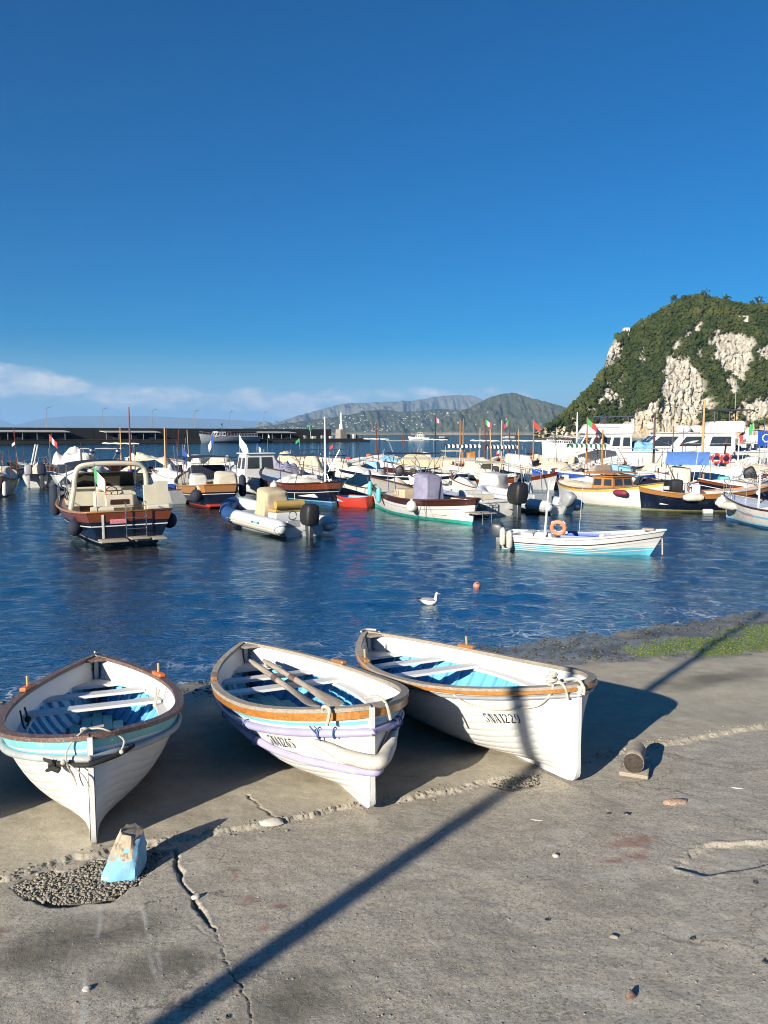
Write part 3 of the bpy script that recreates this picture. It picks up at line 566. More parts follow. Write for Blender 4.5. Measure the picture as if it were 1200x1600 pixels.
def bush_nodes(m):
    nt = m.node_tree; b = nt.nodes['Principled BSDF']; P = nd(nt, 'ShaderNodeNewGeometry').outputs['Position']
    n = noise(nt, P, .9, 5, .7); k = noise(nt, P, .06, 4, .6)
    c = mixc(nt, ramp(nt, n, [(.3, 0), (.7, 1)]), (.013, .024, .008), (.050, .070, .021)); c = mixc(nt, ramp(nt, k, [(.40, 0), (.66, .85)]), c, (.080, .088, .028))
    nt.links.new(c, b.inputs['Base Color']); b.inputs['Roughness'].default_value = .9; b.inputs['Specular IOR Level'].default_value = .1
    bn = nd(nt, 'ShaderNodeBump', ins={'Strength': 1.0, 'Distance': .8}); nt.links.new(n, bn.inputs['Height']); nt.links.new(bn.outputs[0], b.inputs['Normal'])
bush_nodes(BUSH)
tag(scatter('headland_scrub', bush, BUSH, smooth=False), 'dark green scrub covering the steep limestone headland', 'scrub', kind='stuff')
# pines standing up from the ridge
def bigtree(px, py, dist, h, w, label, seed):
    r = random.Random(seed); p = far(px, py, dist); t = empty('pine_tree', (p.x, p.y, p.z)); tag(t, label, 'tree', 'trees along the headland ridge')
    MB().tube([(0, 0, -4), (.15, 0, h * .4), (.3, .1, h * .8)], [.45, .35, .15], 6).build('trunk', DKMAHOG, t)
    items = [(r.gauss(0, w * .42), r.gauss(0, w * .42), h * .62 + r.gauss(0, h * .2), r.uniform(.5, 1.1), .75) for _ in range(60)]
    c = scatter('crown', items, BUSH); c.parent = t
for k, (a, b, h, w) in enumerate(((1186, 479, 10, 4.6), (1174, 481, 6, 3.6), (1134, 473, 7, 4.2), (1100, 466, 7.5, 4.8), (1052, 472, 6, 4.0))):
    j = int(np.argmin(abs(px_ - a))); bigtree(a, b, float(Dtop[j]) + 2, h, w, ['tall pine breaking the skyline at the far end of the headland ridge', 'low pine beside the tallest pine on the headland ridge', 'rounded pine on the saddle of the headland ridge', 'broad pine on top of the headland summit', 'small pine on the shoulder below the headland summit'][k], k)
# small white building on the shoulder, villa in the trees
def block_house(px, py, dist, w, h, d, label, name='white_house'):
    p = far(px, py, dist); t = empty(name, (p.x, p.y, p.z - h * .5)); tag(t, label, 'house')
    MB().box(-w / 2, w / 2, 0, d, -3, h).build('wall', WHITE_OLD, t, smooth=False); MB().box(-w / 2 - .2, w / 2 + .2, -.2, d + .2, h, h + .4).build('roof', GREY, t, smooth=False)
    for k in (-.25, .25): MB().box(k * w - .5, k * w + .5, -.06, .05, h * .35, h * .7).build('window', GLASS, t, smooth=False)
for a, b, w, h, lab in ((980, 517, 5.5, 6, 'small white block house on the shoulder of the headland'), (1162, 496, 9, 2.6, 'long white villa among trees under the headland ridge')):
    j = int(np.argmin(abs(px_ - a))); i = int(np.argmin(abs(fy[:, j] - b))); block_house(a, b, float(Dd2[i, j]) - 4, w, h, 6, lab)

# ---- hills across the strait
HM = {}
def hill_mat(name, g1, g2, rockc, sc):
    m = bpy.data.materials.new(name); m.use_nodes = True; nt = m.node_tree; b = nt.nodes['Principled BSDF']; P = nd(nt, 'ShaderNodeNewGeometry').outputs['Position']
    n = noise(nt, P, .004 * sc, 8, .68); n2 = noise(nt, P, .02 * sc, 6, .7)
    c = mixc(nt, ramp(nt, n, [(.3, 0), (.7, 1)]), g1, g2); c = mixc(nt, ramp(nt, n2, [(.56, 0), (.68, .8)]), c, rockc)
    lowz = nd(nt, 'ShaderNodeSeparateXYZ'); nt.links.new(P, lowz.inputs[0]); c = mixc(nt, ramp(nt, mth(nt, 'ADD', mth(nt, 'MULTIPLY', lowz.outputs[2], .012), mth(nt, 'MULTIPLY', n2, .5)), [(.38, 1), (.58, 0)]), c, rockc)
    nt.links.new(c, b.inputs['Base Color']); b.inputs['Roughness'].default_value = 1.0; b.inputs['Specular IOR Level'].default_value = 0
    return m
def hill(name, sky_pts, dist, lean, mat, amp, seed, ncol=300, nrow=46, fx_=.02):
    a = np.linspace(sky_pts[0][0], sky_pts[-1][0], ncol); s_ = interp(a, sky_pts); tp = np.array([far(x_, y_, 1.0).z - EYE for x_, y_ in zip(a, s_)])
    Dt = dist / (1 - np.minimum(lean * np.maximum(tp, 0), .8)); Ht = EYE + tp * Dt; qq = np.concatenate([np.linspace(0, 1, nrow), np.linspace(1.1, 2, 6)])
    A_, Q_ = np.meshgrid(a, qq, indexing='xy'); qc = np.minimum(Q_, 1); bk = np.clip(Q_ - 1, 0, 1)
    D_ = dist + (Dt - dist)[None, :] * qc + bk * (Dt - dist).max() * .8; tx = ((a - 600) / FPX / (math.cos(PITCH) + (800 - HORIZ) / FPX * math.sin(PITCH)))[None, :]
    nn = fbm(A_ * fx_ + seed, Q_ * 2.2 + seed, 5, .55); gul = np.abs(fbm(A_ * fx_ * 2.2 + seed * 3 + Q_ * .6, Q_ * .9, 4, .55))
    H_ = Ht[None, :] * (qc ** (.85 + .25 * np.sin(A_ * .03 + seed))) * (1 - bk * .9) + amp * (nn + 1.2 * gul - .35) * np.clip(qc * 6, 0, 1) * np.clip((1.04 - qc) * 5, 0.0, 1) * (bk == 0) - 3 * (Q_ == 0)
    H_ += (bk == 0) * np.clip(qc * 6, 0, 1) * amp * .10 * fbm(A_ * .25, Q_ * 14, 3)
    o = fast_mesh(name, np.stack([tx * D_, D_, H_], -1).reshape(-1, 3), grid_quads(*A_.shape), mat); tag(o, kind='structure')
    return tx * D_, D_, H_, A_
h_near = hill('green_cape_hill', [(640, 680), (672, 668), (700, 652), (730, 638), (760, 622), (785, 615), (800, 613), (820, 619), (850, 627), (875, 634), (905, 645), (960, 660), (1030, 672)], 6200, 3.2, hill_mat('scrubby_hill', (.050, .062, .028), (.105, .100, .050), (.24, .20, .14), 1.0), 52, 3.0, 260)
h_mid = hill('town_hills', [(330, 677), (380, 670), (430, 664), (470, 658), (520, 651), (560, 645), (595, 639), (625, 643), (655, 642), (690, 638), (720, 640), (745, 638), (790, 650), (830, 668)], 7000, 4.5, hill_mat('wooded_hill', (.040, .055, .026), (.085, .088, .045), (.17, .15, .10), 1.0), 42, 7.0, 340)
hill('mountain_range', [(380, 672), (430, 660), (470, 649), (500, 640), (530, 633), (545, 629), (580, 629), (615, 628), (645, 625), (668, 622), (690, 619), (712, 617), (735, 617), (748, 622), (775, 636), (810, 650), (870, 664), (950, 676)], 12500, 4.0, hill_mat('bare_mountain', (.10, .10, .075), (.18, .165, .125), (.30, .26, .20), .6), 120, 12.0, 340)
hill('far_coast', [(-200, 640), (-80, 642), (0, 655), (25, 664), (60, 655), (110, 650), (170, 650), (230, 650), (290, 653), (350, 655), (400, 658), (450, 664), (520, 674)], 29500, 4.0, hill_mat('distant_coast', (.10, .11, .09), (.14, .14, .11), (.2, .18, .15), .4), 60, 21.0, 200)
# white houses dotted over the hills, one object each
me_h = [];
for k in range(4):
    b_ = MB(); w = (13, 18, 24, 15)[k]; h = (8, 10, 9, 13)[k]
    b_.box(-w / 2, w / 2, -6, 6, -12, h); b_.slot(1).add([(-w / 2 - .6, -6.6, h), (w / 2 + .6, -6.6, h), (w / 2 + .6, 6.6, h), (-w / 2 - .6, 6.6, h), (-w / 2 + 3, 0, h + 3), (w / 2 - 3, 0, h + 3)], [(0, 1, 5, 4), (1, 2, 5), (2, 3, 4, 5), (3, 0, 4)])
    o = b_.build('hillside_house', [M('white_render', (.46, .45, .42), .9, .06, .2), M('faded_roof_tile', (.42, .30, .22), .9, .1, .2)], smooth=False); me_h.append(o.data); bpy.data.objects.remove(o)
rh = np.random.default_rng(21); cnt = 0
def house_at(hx, hy, hz, label, group):
    global cnt
    o = bpy.data.objects.new('hillside_house', me_h[cnt % 4]); COL.objects.link(o); o.location = (hx, hy, hz); o.rotation_euler = (0, 0, rh.uniform(-.5, .5)); s_ = rh.uniform(.30, .70); o.scale = (s_, s_, s_ * .9); cnt += 1
    tag(o, label, 'house', group)
CL = [(475, 668, 30, 3), (520, 664, 30, 4), (600, 668, 26, 4), (570, 660, 32, 6), (620, 655, 30, 6), (585, 672, 20, 3), (640, 662, 26, 5), (690, 646, 26, 3), (720, 644, 22, 2), (705, 653, 24, 4), (725, 650, 16, 3), (440, 670, 22, 2), (545, 654, 26, 4), (655, 650, 24, 4)]
hx, hy, hz, ha = h_mid; pfx, pfy = proj(hx, hy, hz)
seen = set()
for k in range(225):
    c = CL[k % len(CL)]; a, b = rh.normal(c[0], c[2] * .55), rh.normal(c[1], c[3] * .9)
    j = int(np.argmin(abs(ha[0] - a))); i = int(np.argmin(abs(pfy[:46, j] - b)))
    if (i, j) in seen or i < 1 or i > 44: continue
    seen.add((i, j)); house_at(hx[i, j], hy[i, j], hz[i, j], 'tiny white house dotting the wooded hills across the strait', 'white houses on the far wooded hills')
hx, hy, hz, ha = h_near; pfx, pfy = proj(hx, hy, hz)
for a, b in ((764, 660), (772, 665), (742, 664), (716, 661), (822, 668), (762, 645), (700, 668), (790, 655)):
    j = int(np.argmin(abs(ha[0] - a))); i = int(np.argmin(abs(pfy[:46, j] - b))); house_at(hx[i, j], hy[i, j], hz[i, j], 'lone white house low on the green cape hill', 'white houses on the green cape hill')
# ================================================================ THREE ROWING BOATS ON THE SLIPWAY
def glyph(ch):
    Q_ = []
    def quad(*p): Q_.append(list(p))
    def rect(x0, y0, x1, y1): quad((x0, y0), (x1, y0), (x1, y1), (x0, y1))
    def arc(cx, cy, rx, ry, a0, a1, w0, w1, n=7):         # stroke whose width swells from w0 to w1 in the middle
        for i in range(n):
            p = []
            for k in (i, i + 1):
                f = k / n; a = R(a0 + (a1 - a0) * f); w = w0 + (w1 - w0) * math.sin(math.pi * f)
                p.append(((cx + rx * math.cos(a), cy + ry * math.sin(a)), (cx + (rx - w) * math.cos(a), cy + (ry - w * .8) * math.sin(a))))
            quad(p[0][0], p[1][0], p[1][1], p[0][1])
    if ch == '1': rect(.2, 0, .36, 1); quad((.06, .80), (.17, .86), (.17, .98), (.06, .88)); rect(.08, 0, .17, .05); rect(.39, 0, .48, .05)
    elif ch == '5': rect(.10, .86, .50, 1); rect(.08, .54, .14, .95); arc(.27, .31, .27, .31, 85, -60, .05, .17); arc(.27, .31, .26, .31, -80, -165, .05, .1)
    elif ch == 'N': rect(.04, 0, .10, 1); rect(.50, 0, .56, 1); quad((.12, 1), (.30, 1), (.49, 0), (.33, 0))
    elif ch == 'A': quad((.0, 0), (.07, 0), (.25, .96), (.2, .96)); quad((.24, 1), (.38, 1), (.60, 0), (.42, 0)); rect(.14, .28, .36, .35)
    elif ch == '2': arc(.28, .72, .26, .28, 165, 100, .05, .1); arc(.28, .72, .27, .28, 85, -25, .06, .17); quad((.36, .56), (.50, .60), (.20, .16), (.04, .14)); rect(.04, 0, .54, .13)
    elif ch == '9': arc(.28, .68, .26, .32, 100, 262, .05, .15); arc(.28, .68, .27, .32, 80, -60, .05, .16); quad((.40, .45), (.55, .5), (.34, .04), (.2, .02)); rect(.08, .06, .20, .16)
    elif ch == '6': arc(.28, .32, .26, .32, 80, -82, .05, .15); arc(.28, .32, .27, .32, 100, 262, .05, .16); quad((.02, .5), (.17, .55), (.36, .98), (.22, .96)); rect(.38, .84, .5, .94)
    return Q_

def rowboat(name, label, bow_foot, stern_px, L, B, hb=.80, hm=.60, hs=.72, roll=0.0, spec=None):
    S = dict(gun=BROWNWOOD, strake=WHITE, line=None, rail=GREYHOSE, rail_r=.03, thole=ORANGE, number=None, thwarts=(.44, .60), inner=WHITE)
    S.update(spec or {})
    F = on_slip(*bow_foot); E_ = on_slip(*stern_px, h=hs * .98); E_ = Vector((E_.x, E_.y, float(slip(E_.x, E_.y))))
    ax = (E_ - F).normalized(); up = Vector((0, 0, 1)); ay = up.cross(ax).normalized(); azv = ax.cross(ay).normalized()
    if roll: q_ = Matrix.Rotation(roll, 3, ax); ay = q_ @ ay; azv = q_ @ azv
    if not L: L = (E_ - F).length
    mat = Matrix(((ax.x, ay.x, azv.x, F.x), (ax.y, ay.y, azv.y, F.y), (ax.z, ay.z, azv.z, F.z - .004), (0, 0, 0, 1)))
    T = empty(name, mat=mat); tag(T, label, 'rowing boat', 'white rowing boats drawn up on the slipway')
    KZ = .05
    def zs(u): return hm + (hb - hm) * max(0, 1 - u / .62) ** 2.0 + (hs - hm) * max(0, (u - .55) / .45) ** 2.0
    def half(u):
        c = .47
        if u < c: t_ = (c - u) / c; return B / 2 * max(0, 1 - t_ ** 2.6) ** .54
        t_ = (u - c) / (1 - c); return B / 2 * max(0, 1 - t_ ** 1.95) ** .86
    def pw(u):
        t_ = abs(2 * u - 1); return .30 + (1.35 if u < .5 else 1.1) * t_ ** 5.0
    def xx(u, z):
        x = u * L; k = max(0, 1 - u / .10) ** 2; x -= .035 * k * (z / hb)
        kf = max(0, 1 - z / .14) ** 2
        x += .055 * k * kf
        ks = max(0, (u - .9) / .1) ** 2; x += .08 * ks * (z / hs - .5)
        return x
    def yy(u, z):
        h = min(1, max(0, (z - KZ) / (zs(u) - KZ))); return .022 + max(0, half(u) - .022) * h ** pw(u)
    us = np.concatenate([np.linspace(0, 1, 61) ** 1.0]); us = np.array(sorted(set(list(us) + [.004, .010, .026, .974, .99, .996])))
    NP = 11; h_edges = np.linspace(0, 1, NP + 1)
    def hv(u, v):                     # girth fraction v -> height, so planks share the girth evenly
        e = 1 / (pw(u) * .55 + .45) if pw(u) < 1 else 1.0
        return KZ + (zs(u) - KZ) * v ** max(1.0, e)
    # planking: every plank an object, with a fine seam between neighbours
    for side in (1, -1):
        for k in range(NP):
            v0, v1 = h_edges[k], h_edges[k + 1]; rows = []
            g = min(.07, .0028 / (zs(.5) / NP)) ; prof = ((0, -.0020), (g, 0.0), (.5, .0), (1 - g, 0.0), (1, -.0020)) if k < NP - 1 else ((0, -.0020), (g, 0), (.5, .0), (1, 0))
            for u in us:
                r_ = []
                for a, o in prof:
                    v = v0 + (v1 - v0) * a; z = hv(u, v); z2 = hv(u, min(1, v + .02)); z1 = hv(u, max(0, v - .02)); dy, dz = yy(u, z2) - yy(u, z1), z2 - z1; ln = math.hypot(dy, dz) + 1e-9
                    ny, nz = dz / ln, -dy / ln; y = max(.018, yy(u, z) + ny * o); r_.append((xx(u, z), side * y, z + nz * o))
                rows.append(r_ if side > 0 else r_[::-1])
            m_ = HULLW if k < NP - 1 else (HULLW if S['strake'] is WHITE else S['strake'])
            MB().grid(rows).build('plank' if k < NP - 1 else 'sheer_strake', m_, T, angle=55)
    if S['line']:
        for side in (1, -1):
            rows = []
            for u in us:
                z = zs(u) - S['line'][2]; zb = z - S['line'][1]; rows.append([(xx(u, z), side * (yy(u, z) + .004), z), (xx(u, zb), side * (yy(u, zb) + .004), zb)])
            MB().grid(rows).build('painted_line', S['line'][0], T)
    # backbone: stem, keel and sternpost in one slab, foot rounded
    pr = [(-.035 - .045, hb + .02), (-.045, hb * .62), (-.022, .30), (-.012, .16), (.0, .10), (.022, .05), (.06, .018), (.12, .004), (.22, 0), (L * .5, .0), (L - .1, 0), (L - .03, .03), (L + .02, .2), (L + .055, hs + .03)]
    inn = [(.055 - .04, hb + .02), (.06, hb * .62), (.09, .30), (.10, .22), (.11, .18), (.13, .15), (.16, .12), (.22, .09), (.32, .075), (L * .5, .07), (L - .2, .08), (L - .1, .12), (L - .08, .25), (L - .04, hs + .03)]
    th = .024; rows = []
    for (xo, zo), (xi, zi) in zip(pr, inn): rows.append([(xo, -th * .7, zo), (xo, th * .7, zo), (xi, th, zi), (xi, -th, zi)])
    b_ = MB().grid(rows, closed=True); n = len(rows) * 4; b_.f += [(0, 1, 2, 3), (n - 1, n - 2, n - 3, n - 4)]; b_.m += [0, 0]; b_.build('keel', S.get('keelmat', WHITE), T, angle=50)
    # inside skin: white above the bench line, blue below
    ZB = .455
    def inner(z_lo, z_hi, m, nm, nz=5):
        b = MB()
        for side in (1, -1):
            rows = []
            for u in us[4:-4]:
                r_ = []
                for j in range(nz):
                    zt = zs(u) - .012; z = min(zt, z_lo(u) + (min(zt, z_hi(u)) - z_lo(u)) * j / (nz - 1)); r_.append((xx(u, z), side * max(.001, yy(u, z) - .026), z))
                rows.append(r_ if side < 0 else r_[::-1])
            b.grid(rows)
        return b.build(nm, m, T)
    inner(lambda u: ZB, lambda u: 9, S['inner'], 'inner_planking'); inner(lambda u: .13, lambda u: ZB, BLUE_IN, 'bilge_planking', 7)
    rib_u = np.linspace(.11, .90, 17)
    for u in rib_u:
        for side in (1, -1):
            zz = np.linspace(.15, ZB - .005, 7); P0 = [(xx(u, z), side * max(.02, yy(u, z) - .028), z) for z in zz]; w = .016; rows = []
            for (x, y, z) in P0: rows.append([(x - w, y, z), (x - w, y - side * .026, z + .008), (x + w, y - side * .026, z + .008), (x + w, y, z)])
            MB().grid(rows).build('rib', BLUE_IN, T)
    zf = .165
    for j in range(-3, 4):
        y0 = j * .105; rows = []; b = MB()
        uu = [u for u in np.linspace(.10, .90, 41) if yy(u, zf) - .04 > abs(y0) + .055]
        if len(uu) > 3: MB().box(xx(uu[0], zf), xx(uu[-1], zf), y0 - .049, y0 + .049, zf - .012, zf + .008).build('floorboard', S.get('floor', CYAN_FLOOR), T, smooth=False)
    # thwarts, stern seat, side benches curving round the bow
    for u in S['thwarts']:
        z = ZB + .012; w = .095; r_ = []
        for f in np.linspace(-1, 1, 9): r_.append([(xx(u, z) - w, f * (yy(u - w / L, z) - .028), z), (xx(u, z) + w, f * (yy(u + w / L, z) - .028), z)])
        MB().sheet(r_, .028).build('thwart', S['inner'], T, angle=30)
    u0, u1 = .875, .985; rows = []
    for u in np.linspace(u0, u1, 12): rows.append([(xx(u, ZB), f * max(.004, yy(u, ZB + .03) - .030), ZB + .03) for f in np.linspace(-1, 1, 9)])
    MB().sheet(rows, .03).build('stern_seat', S['inner'], T, angle=30)
    fwd = S['thwarts'][0]
    for side in (1, -1):
        rows = []
        for u in np.linspace(.030, fwd - .01, 30):
            yo = max(.004, yy(u, ZB + .012) - .028); f = min(1, max(0, (u - .10) / (fwd - .10))); yi = 0 if u < .10 else yo * (1 - (.62 * (1 - (1 - f) ** 2.4) ** .62)) if f < .5 else yo * (1 - .62 * (1 - (1 - f) ** 2.4) ** .62)
            yi = yo - (.085 + .15 * (1 - f) ** 3) if u >= .06 else 0
            yi = max(0, yi); rows.append([(xx(u, ZB), side * yo, ZB + .012), (xx(u, ZB), side * (yo + yi) / 2, ZB + .012), (xx(u, ZB), side * yi, ZB + .012)])
        MB().sheet(rows if side < 0 else [r_[::-1] for r_ in rows], .03).build('side_bench', S['inner'], T, angle=30)
    # gunwale cap and outer rail
    def loop(off, dz, n0=0.0):
        P0 = []
        for u in us: P0.append((xx(u, zs(u)), half(u), zs(u)))
        A = np.array(P0); d = np.gradient(A[:, :2], axis=0); nn = np.stack([-d[:, 1], d[:, 0]], 1); nn /= np.linalg.norm(nn, axis=1, keepdims=True)
        o = A.copy(); o[:, :2] += nn * off * 1; o[:, 1] = np.maximum(o[:, 1], 0); o[:, 2] += dz
        return o
    GW = S.get('gw', .040)
    def ring(m, nm, off_out, off_in, zt, zb):
        b = MB()
        for side in (1, -1):
            a, c = loop(off_out, 0), loop(off_in, 0); rows = []
            for p, q_ in zip(a, c): rows.append([(p[0], side * p[1], p[2] + zb), (p[0], side * p[1], p[2] + zt), (q_[0], side * q_[1], q_[2] + zt + .004), (q_[0], side * q_[1], q_[2] + zb)])
            b.grid([r_ + [r_[0]] for r_ in rows])
        return b.build(nm, m, T, angle=35)
    ring(S['gun'], 'gunwale', .028, -GW, .032, 0.001)
    if S.get('fascia'): ring(S['fascia'], 'fascia_board', .016, .002, -.001, -.060)
    if S.get('trim'): ring(S['trim'], 'gunwale_trim', .036, .0285, .004, -.020)
    dzr = S.get('rail_dz', -.075)
    rail = []
    for side in (1, -1):
        A = loop(.0, 0); P_ = []
        for u in (us if side > 0 else us[::-1]):
            z = zs(u) + dzr; P_.append((xx(u, z) - (.05 if u < .006 else 0) + (.05 if u > .995 else 0), side * (yy(u, z) + S['rail_r'] * .9 if 0.006 <= u <= .995 else 0), z))
        rail += P_[1:-1] if side < 0 else P_
    MB().tube(rail, S['rail_r'], 8, closed=True).build('rub_rail', S['rail'], T, angle=80)
    for x0, m in ((.012, 'breasthook'),):
        rows = [[(xx(u, hb) + .004, f * max(.004, half(u) - GW * .5), zs(u) + .026) for f in (-1, -.5, 0, .5, 1)] for u in np.linspace(.006, .020, 4)]
        MB().sheet(rows, .03).build(m, S['gun'], T)
    rows = [[(xx(u, hs) + .004, f * max(.004, half(u) - GW * .5), zs(u) + .026) for f in (-1, -.5, 0, .5, 1)] for u in np.linspace(.95, .994, 6)]
    MB().sheet(rows, .03).build('stern_hook', S['gun'], T)
    for u, side, tall in S.get('tholes', ((.57, 1, 1), (.57, -1, 1))):
        z = zs(u) + .034; y = half(u) - .012; a = math.atan2(half(u + .02) - half(u - .02), .04 * L)
        o = MB().rbox(-.13, .13, -.035, .035, 0, .042, .012).build('thole_block', S['thole'], T, loc=(u * L, side * y, z), rot=(0, 0, side * a))
        if tall: MB().tube([(0, 0, .03), (.0, 0, .05 + .085 * tall)], [.012, .014], 7).build('thole_pin', PINE, o)
    if S['number']:
        txt, uc, side, drop, hgt, squeeze = S['number']; b = MB(); cur = 0
        for ch in txt:
            for qd_ in glyph(ch):
                vs = []
                for gx, gy in qd_:
                    s_ = (cur + gx) * hgt * squeeze; u = (uc * L - s_) / L; z = zs(u) - drop - hgt * (1 - gy); vs.append((xx(u, z), side * (yy(u, z) + .004), z))
                b.add(vs, [(0, 1, 2, 3)])
            cur += .46 if ch == '1' else .72
        b.build('registration_number', PRINT, T, smooth=False)
    return T, dict(L=L, zs=zs, half=half, yy=yy, xx=xx, mat=mat, hb=hb, hs=hs)

BOATS3 = []
b1, k1 = rowboat('rowing_boat', 'white rowing boat with turquoise band and brown gunwale, bow behind the blue painted stone', (147, 1327), (150, 1031), None, 1.50, .78, .62, .72,
    spec=dict(gun=BROWNWOOD, strake=TURQ, line=(LTBLUE, .022, .086), rail=GREYHOSE, rail_r=.028, rail_dz=-.125, thole=ORANGE, thwarts=(.60, .755), gw=.048, tholes=((.68, 1, 1), (.68, -1, 1))))
b2, k2 = rowboat('rowing_boat', 'white rowing boat with lavender hose fenders and two oars inside, number 5NA1265', (584, 1269), (385, 1010), None, 1.50, .79, .60, .70,
    spec=dict(gun=GREYWOOD, fascia=ORANGEWOOD, line=(LTBLUE, .026, .082), rail=HOSE, rail_r=.032, rail_dz=-.165, thole=TEAK, thwarts=(.60, .74), tholes=((.62, 1, 0), (.62, -1, 0)), number=('5NA1265', .222, 1, .232, .088, .84)))
b3, k3 = rowboat('rowing_boat', 'white rowing boat with bright blue inside and a rope looped from its bow, number 5NA1229', (905, 1225), (578, 993), None, 1.50, .79, .60, .70,
    spec=dict(gun=GREYWOOD, trim=ORANGEWOOD, rail=GREY, rail_r=.018, rail_dz=-.055, thole=TEAK, thwarts=(.60, .745), tholes=((.66, 1, 1), (.66, -1, 1)), number=('5NA1229', .150, 1, .20, .084, .80)))
_f1 = on_slip(147, 1327)
F0 = Vector((_f1.x - 1.92, _f1.y - .62, 0)); E0 = Vector((F0.x - 1.45, F0.y + 3.85, 0))
def px_of(p, h): q_ = proj(p.x, p.y, float(slip(p.x, p.y)) + h); return q_
b0, k0 = rowboat('rowing_boat', 'white rowing boat just beyond the left border, seen by the shadow it throws', px_of(F0, 0), px_of(E0, .70), None, 1.50, .80, .62, .72, spec=dict(gun=BROWNWOOD, thwarts=(.60, .75)))
def W(k, x, y, z): return k['mat'] @ Vector((x, y, z))
def things(mesh, name, mats, label, cat, group=None, **kw): return tag(mesh.build(name, mats, **kw), label, cat, group)
def catmull(P, n=8):
    P = [Vector(p) for p in P]; out = []
    for i in range(len(P) - 1):
        a, b, c, d = P[max(i - 1, 0)], P[i], P[i + 1], P[min(i + 2, len(P) - 1)]
        for j in range(n):
            t = j / n; out.append(.5 * ((2 * b) + (c - a) * t + (2 * a - 5 * b + 4 * c - d) * t * t + (3 * b - a - 3 * c + d) * t ** 3))
    return out + [P[-1]]
# first boat: black rope lashed across the stem, white lanyard, dark coil and bucket in the bows
k = k1; hb = k['hb']
def skin(k, u, z, side, off): return W(k, k['xx'](u, z) - (off if u < .03 else 0), side * (k['yy'](u, z) + off), z)
b = MB(); b.tube(catmull([skin(k, .045, hb - .145, 1, .035), skin(k, .02, hb - .155, 1, .04), W(k, -.085, .05, hb - .16), W(k, -.09, -.03, hb - .155), skin(k, .015, hb - .14, -1, .04), skin(k, .035, hb - .125, -1, .04)], 6), .017, 7)
b.tube(catmull([skin(k, .03, hb - .15, 1, .04), skin(k, .03, hb - .20, 1, .05), skin(k, .05, hb - .24, 1, .05)], 5), .013, 6); b.tube(catmull([skin(k, .022, hb - .14, 1, .05), skin(k, .028, hb - .17, 1, .06), skin(k, .02, hb - .20, 1, .05)], 5), .022, 6)
things(b, 'mooring_rope', DKROPE, 'black rope lashed across the stem of the turquoise banded boat', 'rope')
b = MB(); b.tube(catmull([W(k, .05, .0, hb + .05), W(k, -.02, .06, hb + .045), skin(k, .006, hb - .04, 1, .03), skin(k, .006, hb - .13, 1, .06), skin(k, .008, hb - .25, 1, .03), skin(k, .006, hb - .31, 1, .035)], 7), .0065, 6)
b.tube(catmull([W(k, .05, -.0, hb + .05), W(k, -.0, -.09, hb + .05), skin(k, .016, hb - .04, -1, .03), skin(k, .014, hb - .12, -1, .05)], 6), .0065, 6); b.tube(catmull([skin(k, .008, hb - .13, 1, .055), W(k, -.085, .05, hb - .23), W(k, -.07, .015, hb - .32)], 6), .005, 5)
b.sphere(skin(k, .008, hb - .13, 1, .065), .02, 8, 6); b.sphere(skin(k, .014, hb - .12, -1, .055), .018, 8, 6); b.tube([W(k, .035, .06, hb + .048), W(k, .09, -.09, hb + .05)], .012, 6); b.sphere(W(k, .055, .035, hb + .05), .026, 8, 6, (1.3, 1, .6))
things(b, 'bow_lanyard', ROPE, 'thin pale lanyard knotted over the stem head of the turquoise banded boat', 'rope')
b = MB()
for i, (rr_, dz) in enumerate(((.15, 0), (.165, .035), (.15, .07), (.125, .10), (.16, .02), (.10, .06))):
    c = (.62 + .012 * (i % 3), -.02 + .01 * (i % 2), .205 + dz); b.tube([W(k, c[0] + rr_ * math.cos(a) * 1.0, c[1] + rr_ * math.sin(a), c[2] + .012 * math.sin(3 * a + i)) for a in np.linspace(0, 6.28, 29)[:-1]], .019, 6, closed=True)
things(b, 'rope_coil', DKROPE, 'dark coil of thick rope lying in the bows of the turquoise banded boat', 'rope')
b = MB(); b.rbox(-.11, .11, -.15, .15, 0, .10, .04, .8, .8)
o = things(b, 'bag', BLACK, 'dark bag lying on the floor beneath the thwart of the turquoise banded boat', 'bag'); o.matrix_world = k['mat'] @ Matrix.Translation((1.35, -.02, .175))
o = things(MB().rbox(-.09, .09, -.07, .07, 0, .06, .03, .8, .8), 'bailer', BLACK, 'small black bailer on the port bilge of the turquoise banded boat', 'bailer'); o.matrix_world = k['mat'] @ Matrix.Translation((.80, .20, .18))
b = MB(); b.tube(catmull([W(k, 2.02, .60, .63), W(k, 2.0, .57, .50), W(k, 1.95, .58, .47)], 6), .008, 6); b.tube(catmull([W(k, 1.84, .62, .64), W(k, 1.86, .60, .5), W(k, 1.84, .58, .475)], 6), .008, 6); b.sphere(W(k, 2.0, .575, .52), .03, 8, 6)
things(b, 'oar_grommet', DKROPE, 'dark oar grommet hanging inside the port gunwale of the turquoise banded boat', 'rope')
b = MB(); b.tube(catmull([W(k, 2.25, -.58, .64), W(k, 2.24, -.565, .52), W(k, 2.22, -.56, .44)], 6), .009, 6); b.tube(catmull([W(k, 2.18, -.60, .62), W(k, 2.2, -.57, .5), W(k, 2.17, -.56, .45)], 6), .009, 6); b.sphere(W(k, 2.22, -.56, .46), .026, 8, 6)
things(b, 'oar_grommet', ROPE, 'pale oar grommet hanging inside the starboard gunwale of the turquoise banded boat', 'rope')
o = things(MB().sphere((0, 0, .02), .03, 10, 7).tube([(0, 0, -.03), (0, 0, .02)], .012, 8), 'mooring_ball', STEEL, 'small shiny knob on the stern post of the turquoise banded boat', 'knob'); o.matrix_world = k['mat'] @ Matrix.Translation((k['L'] - .02, 0, k['hs'] + .045))

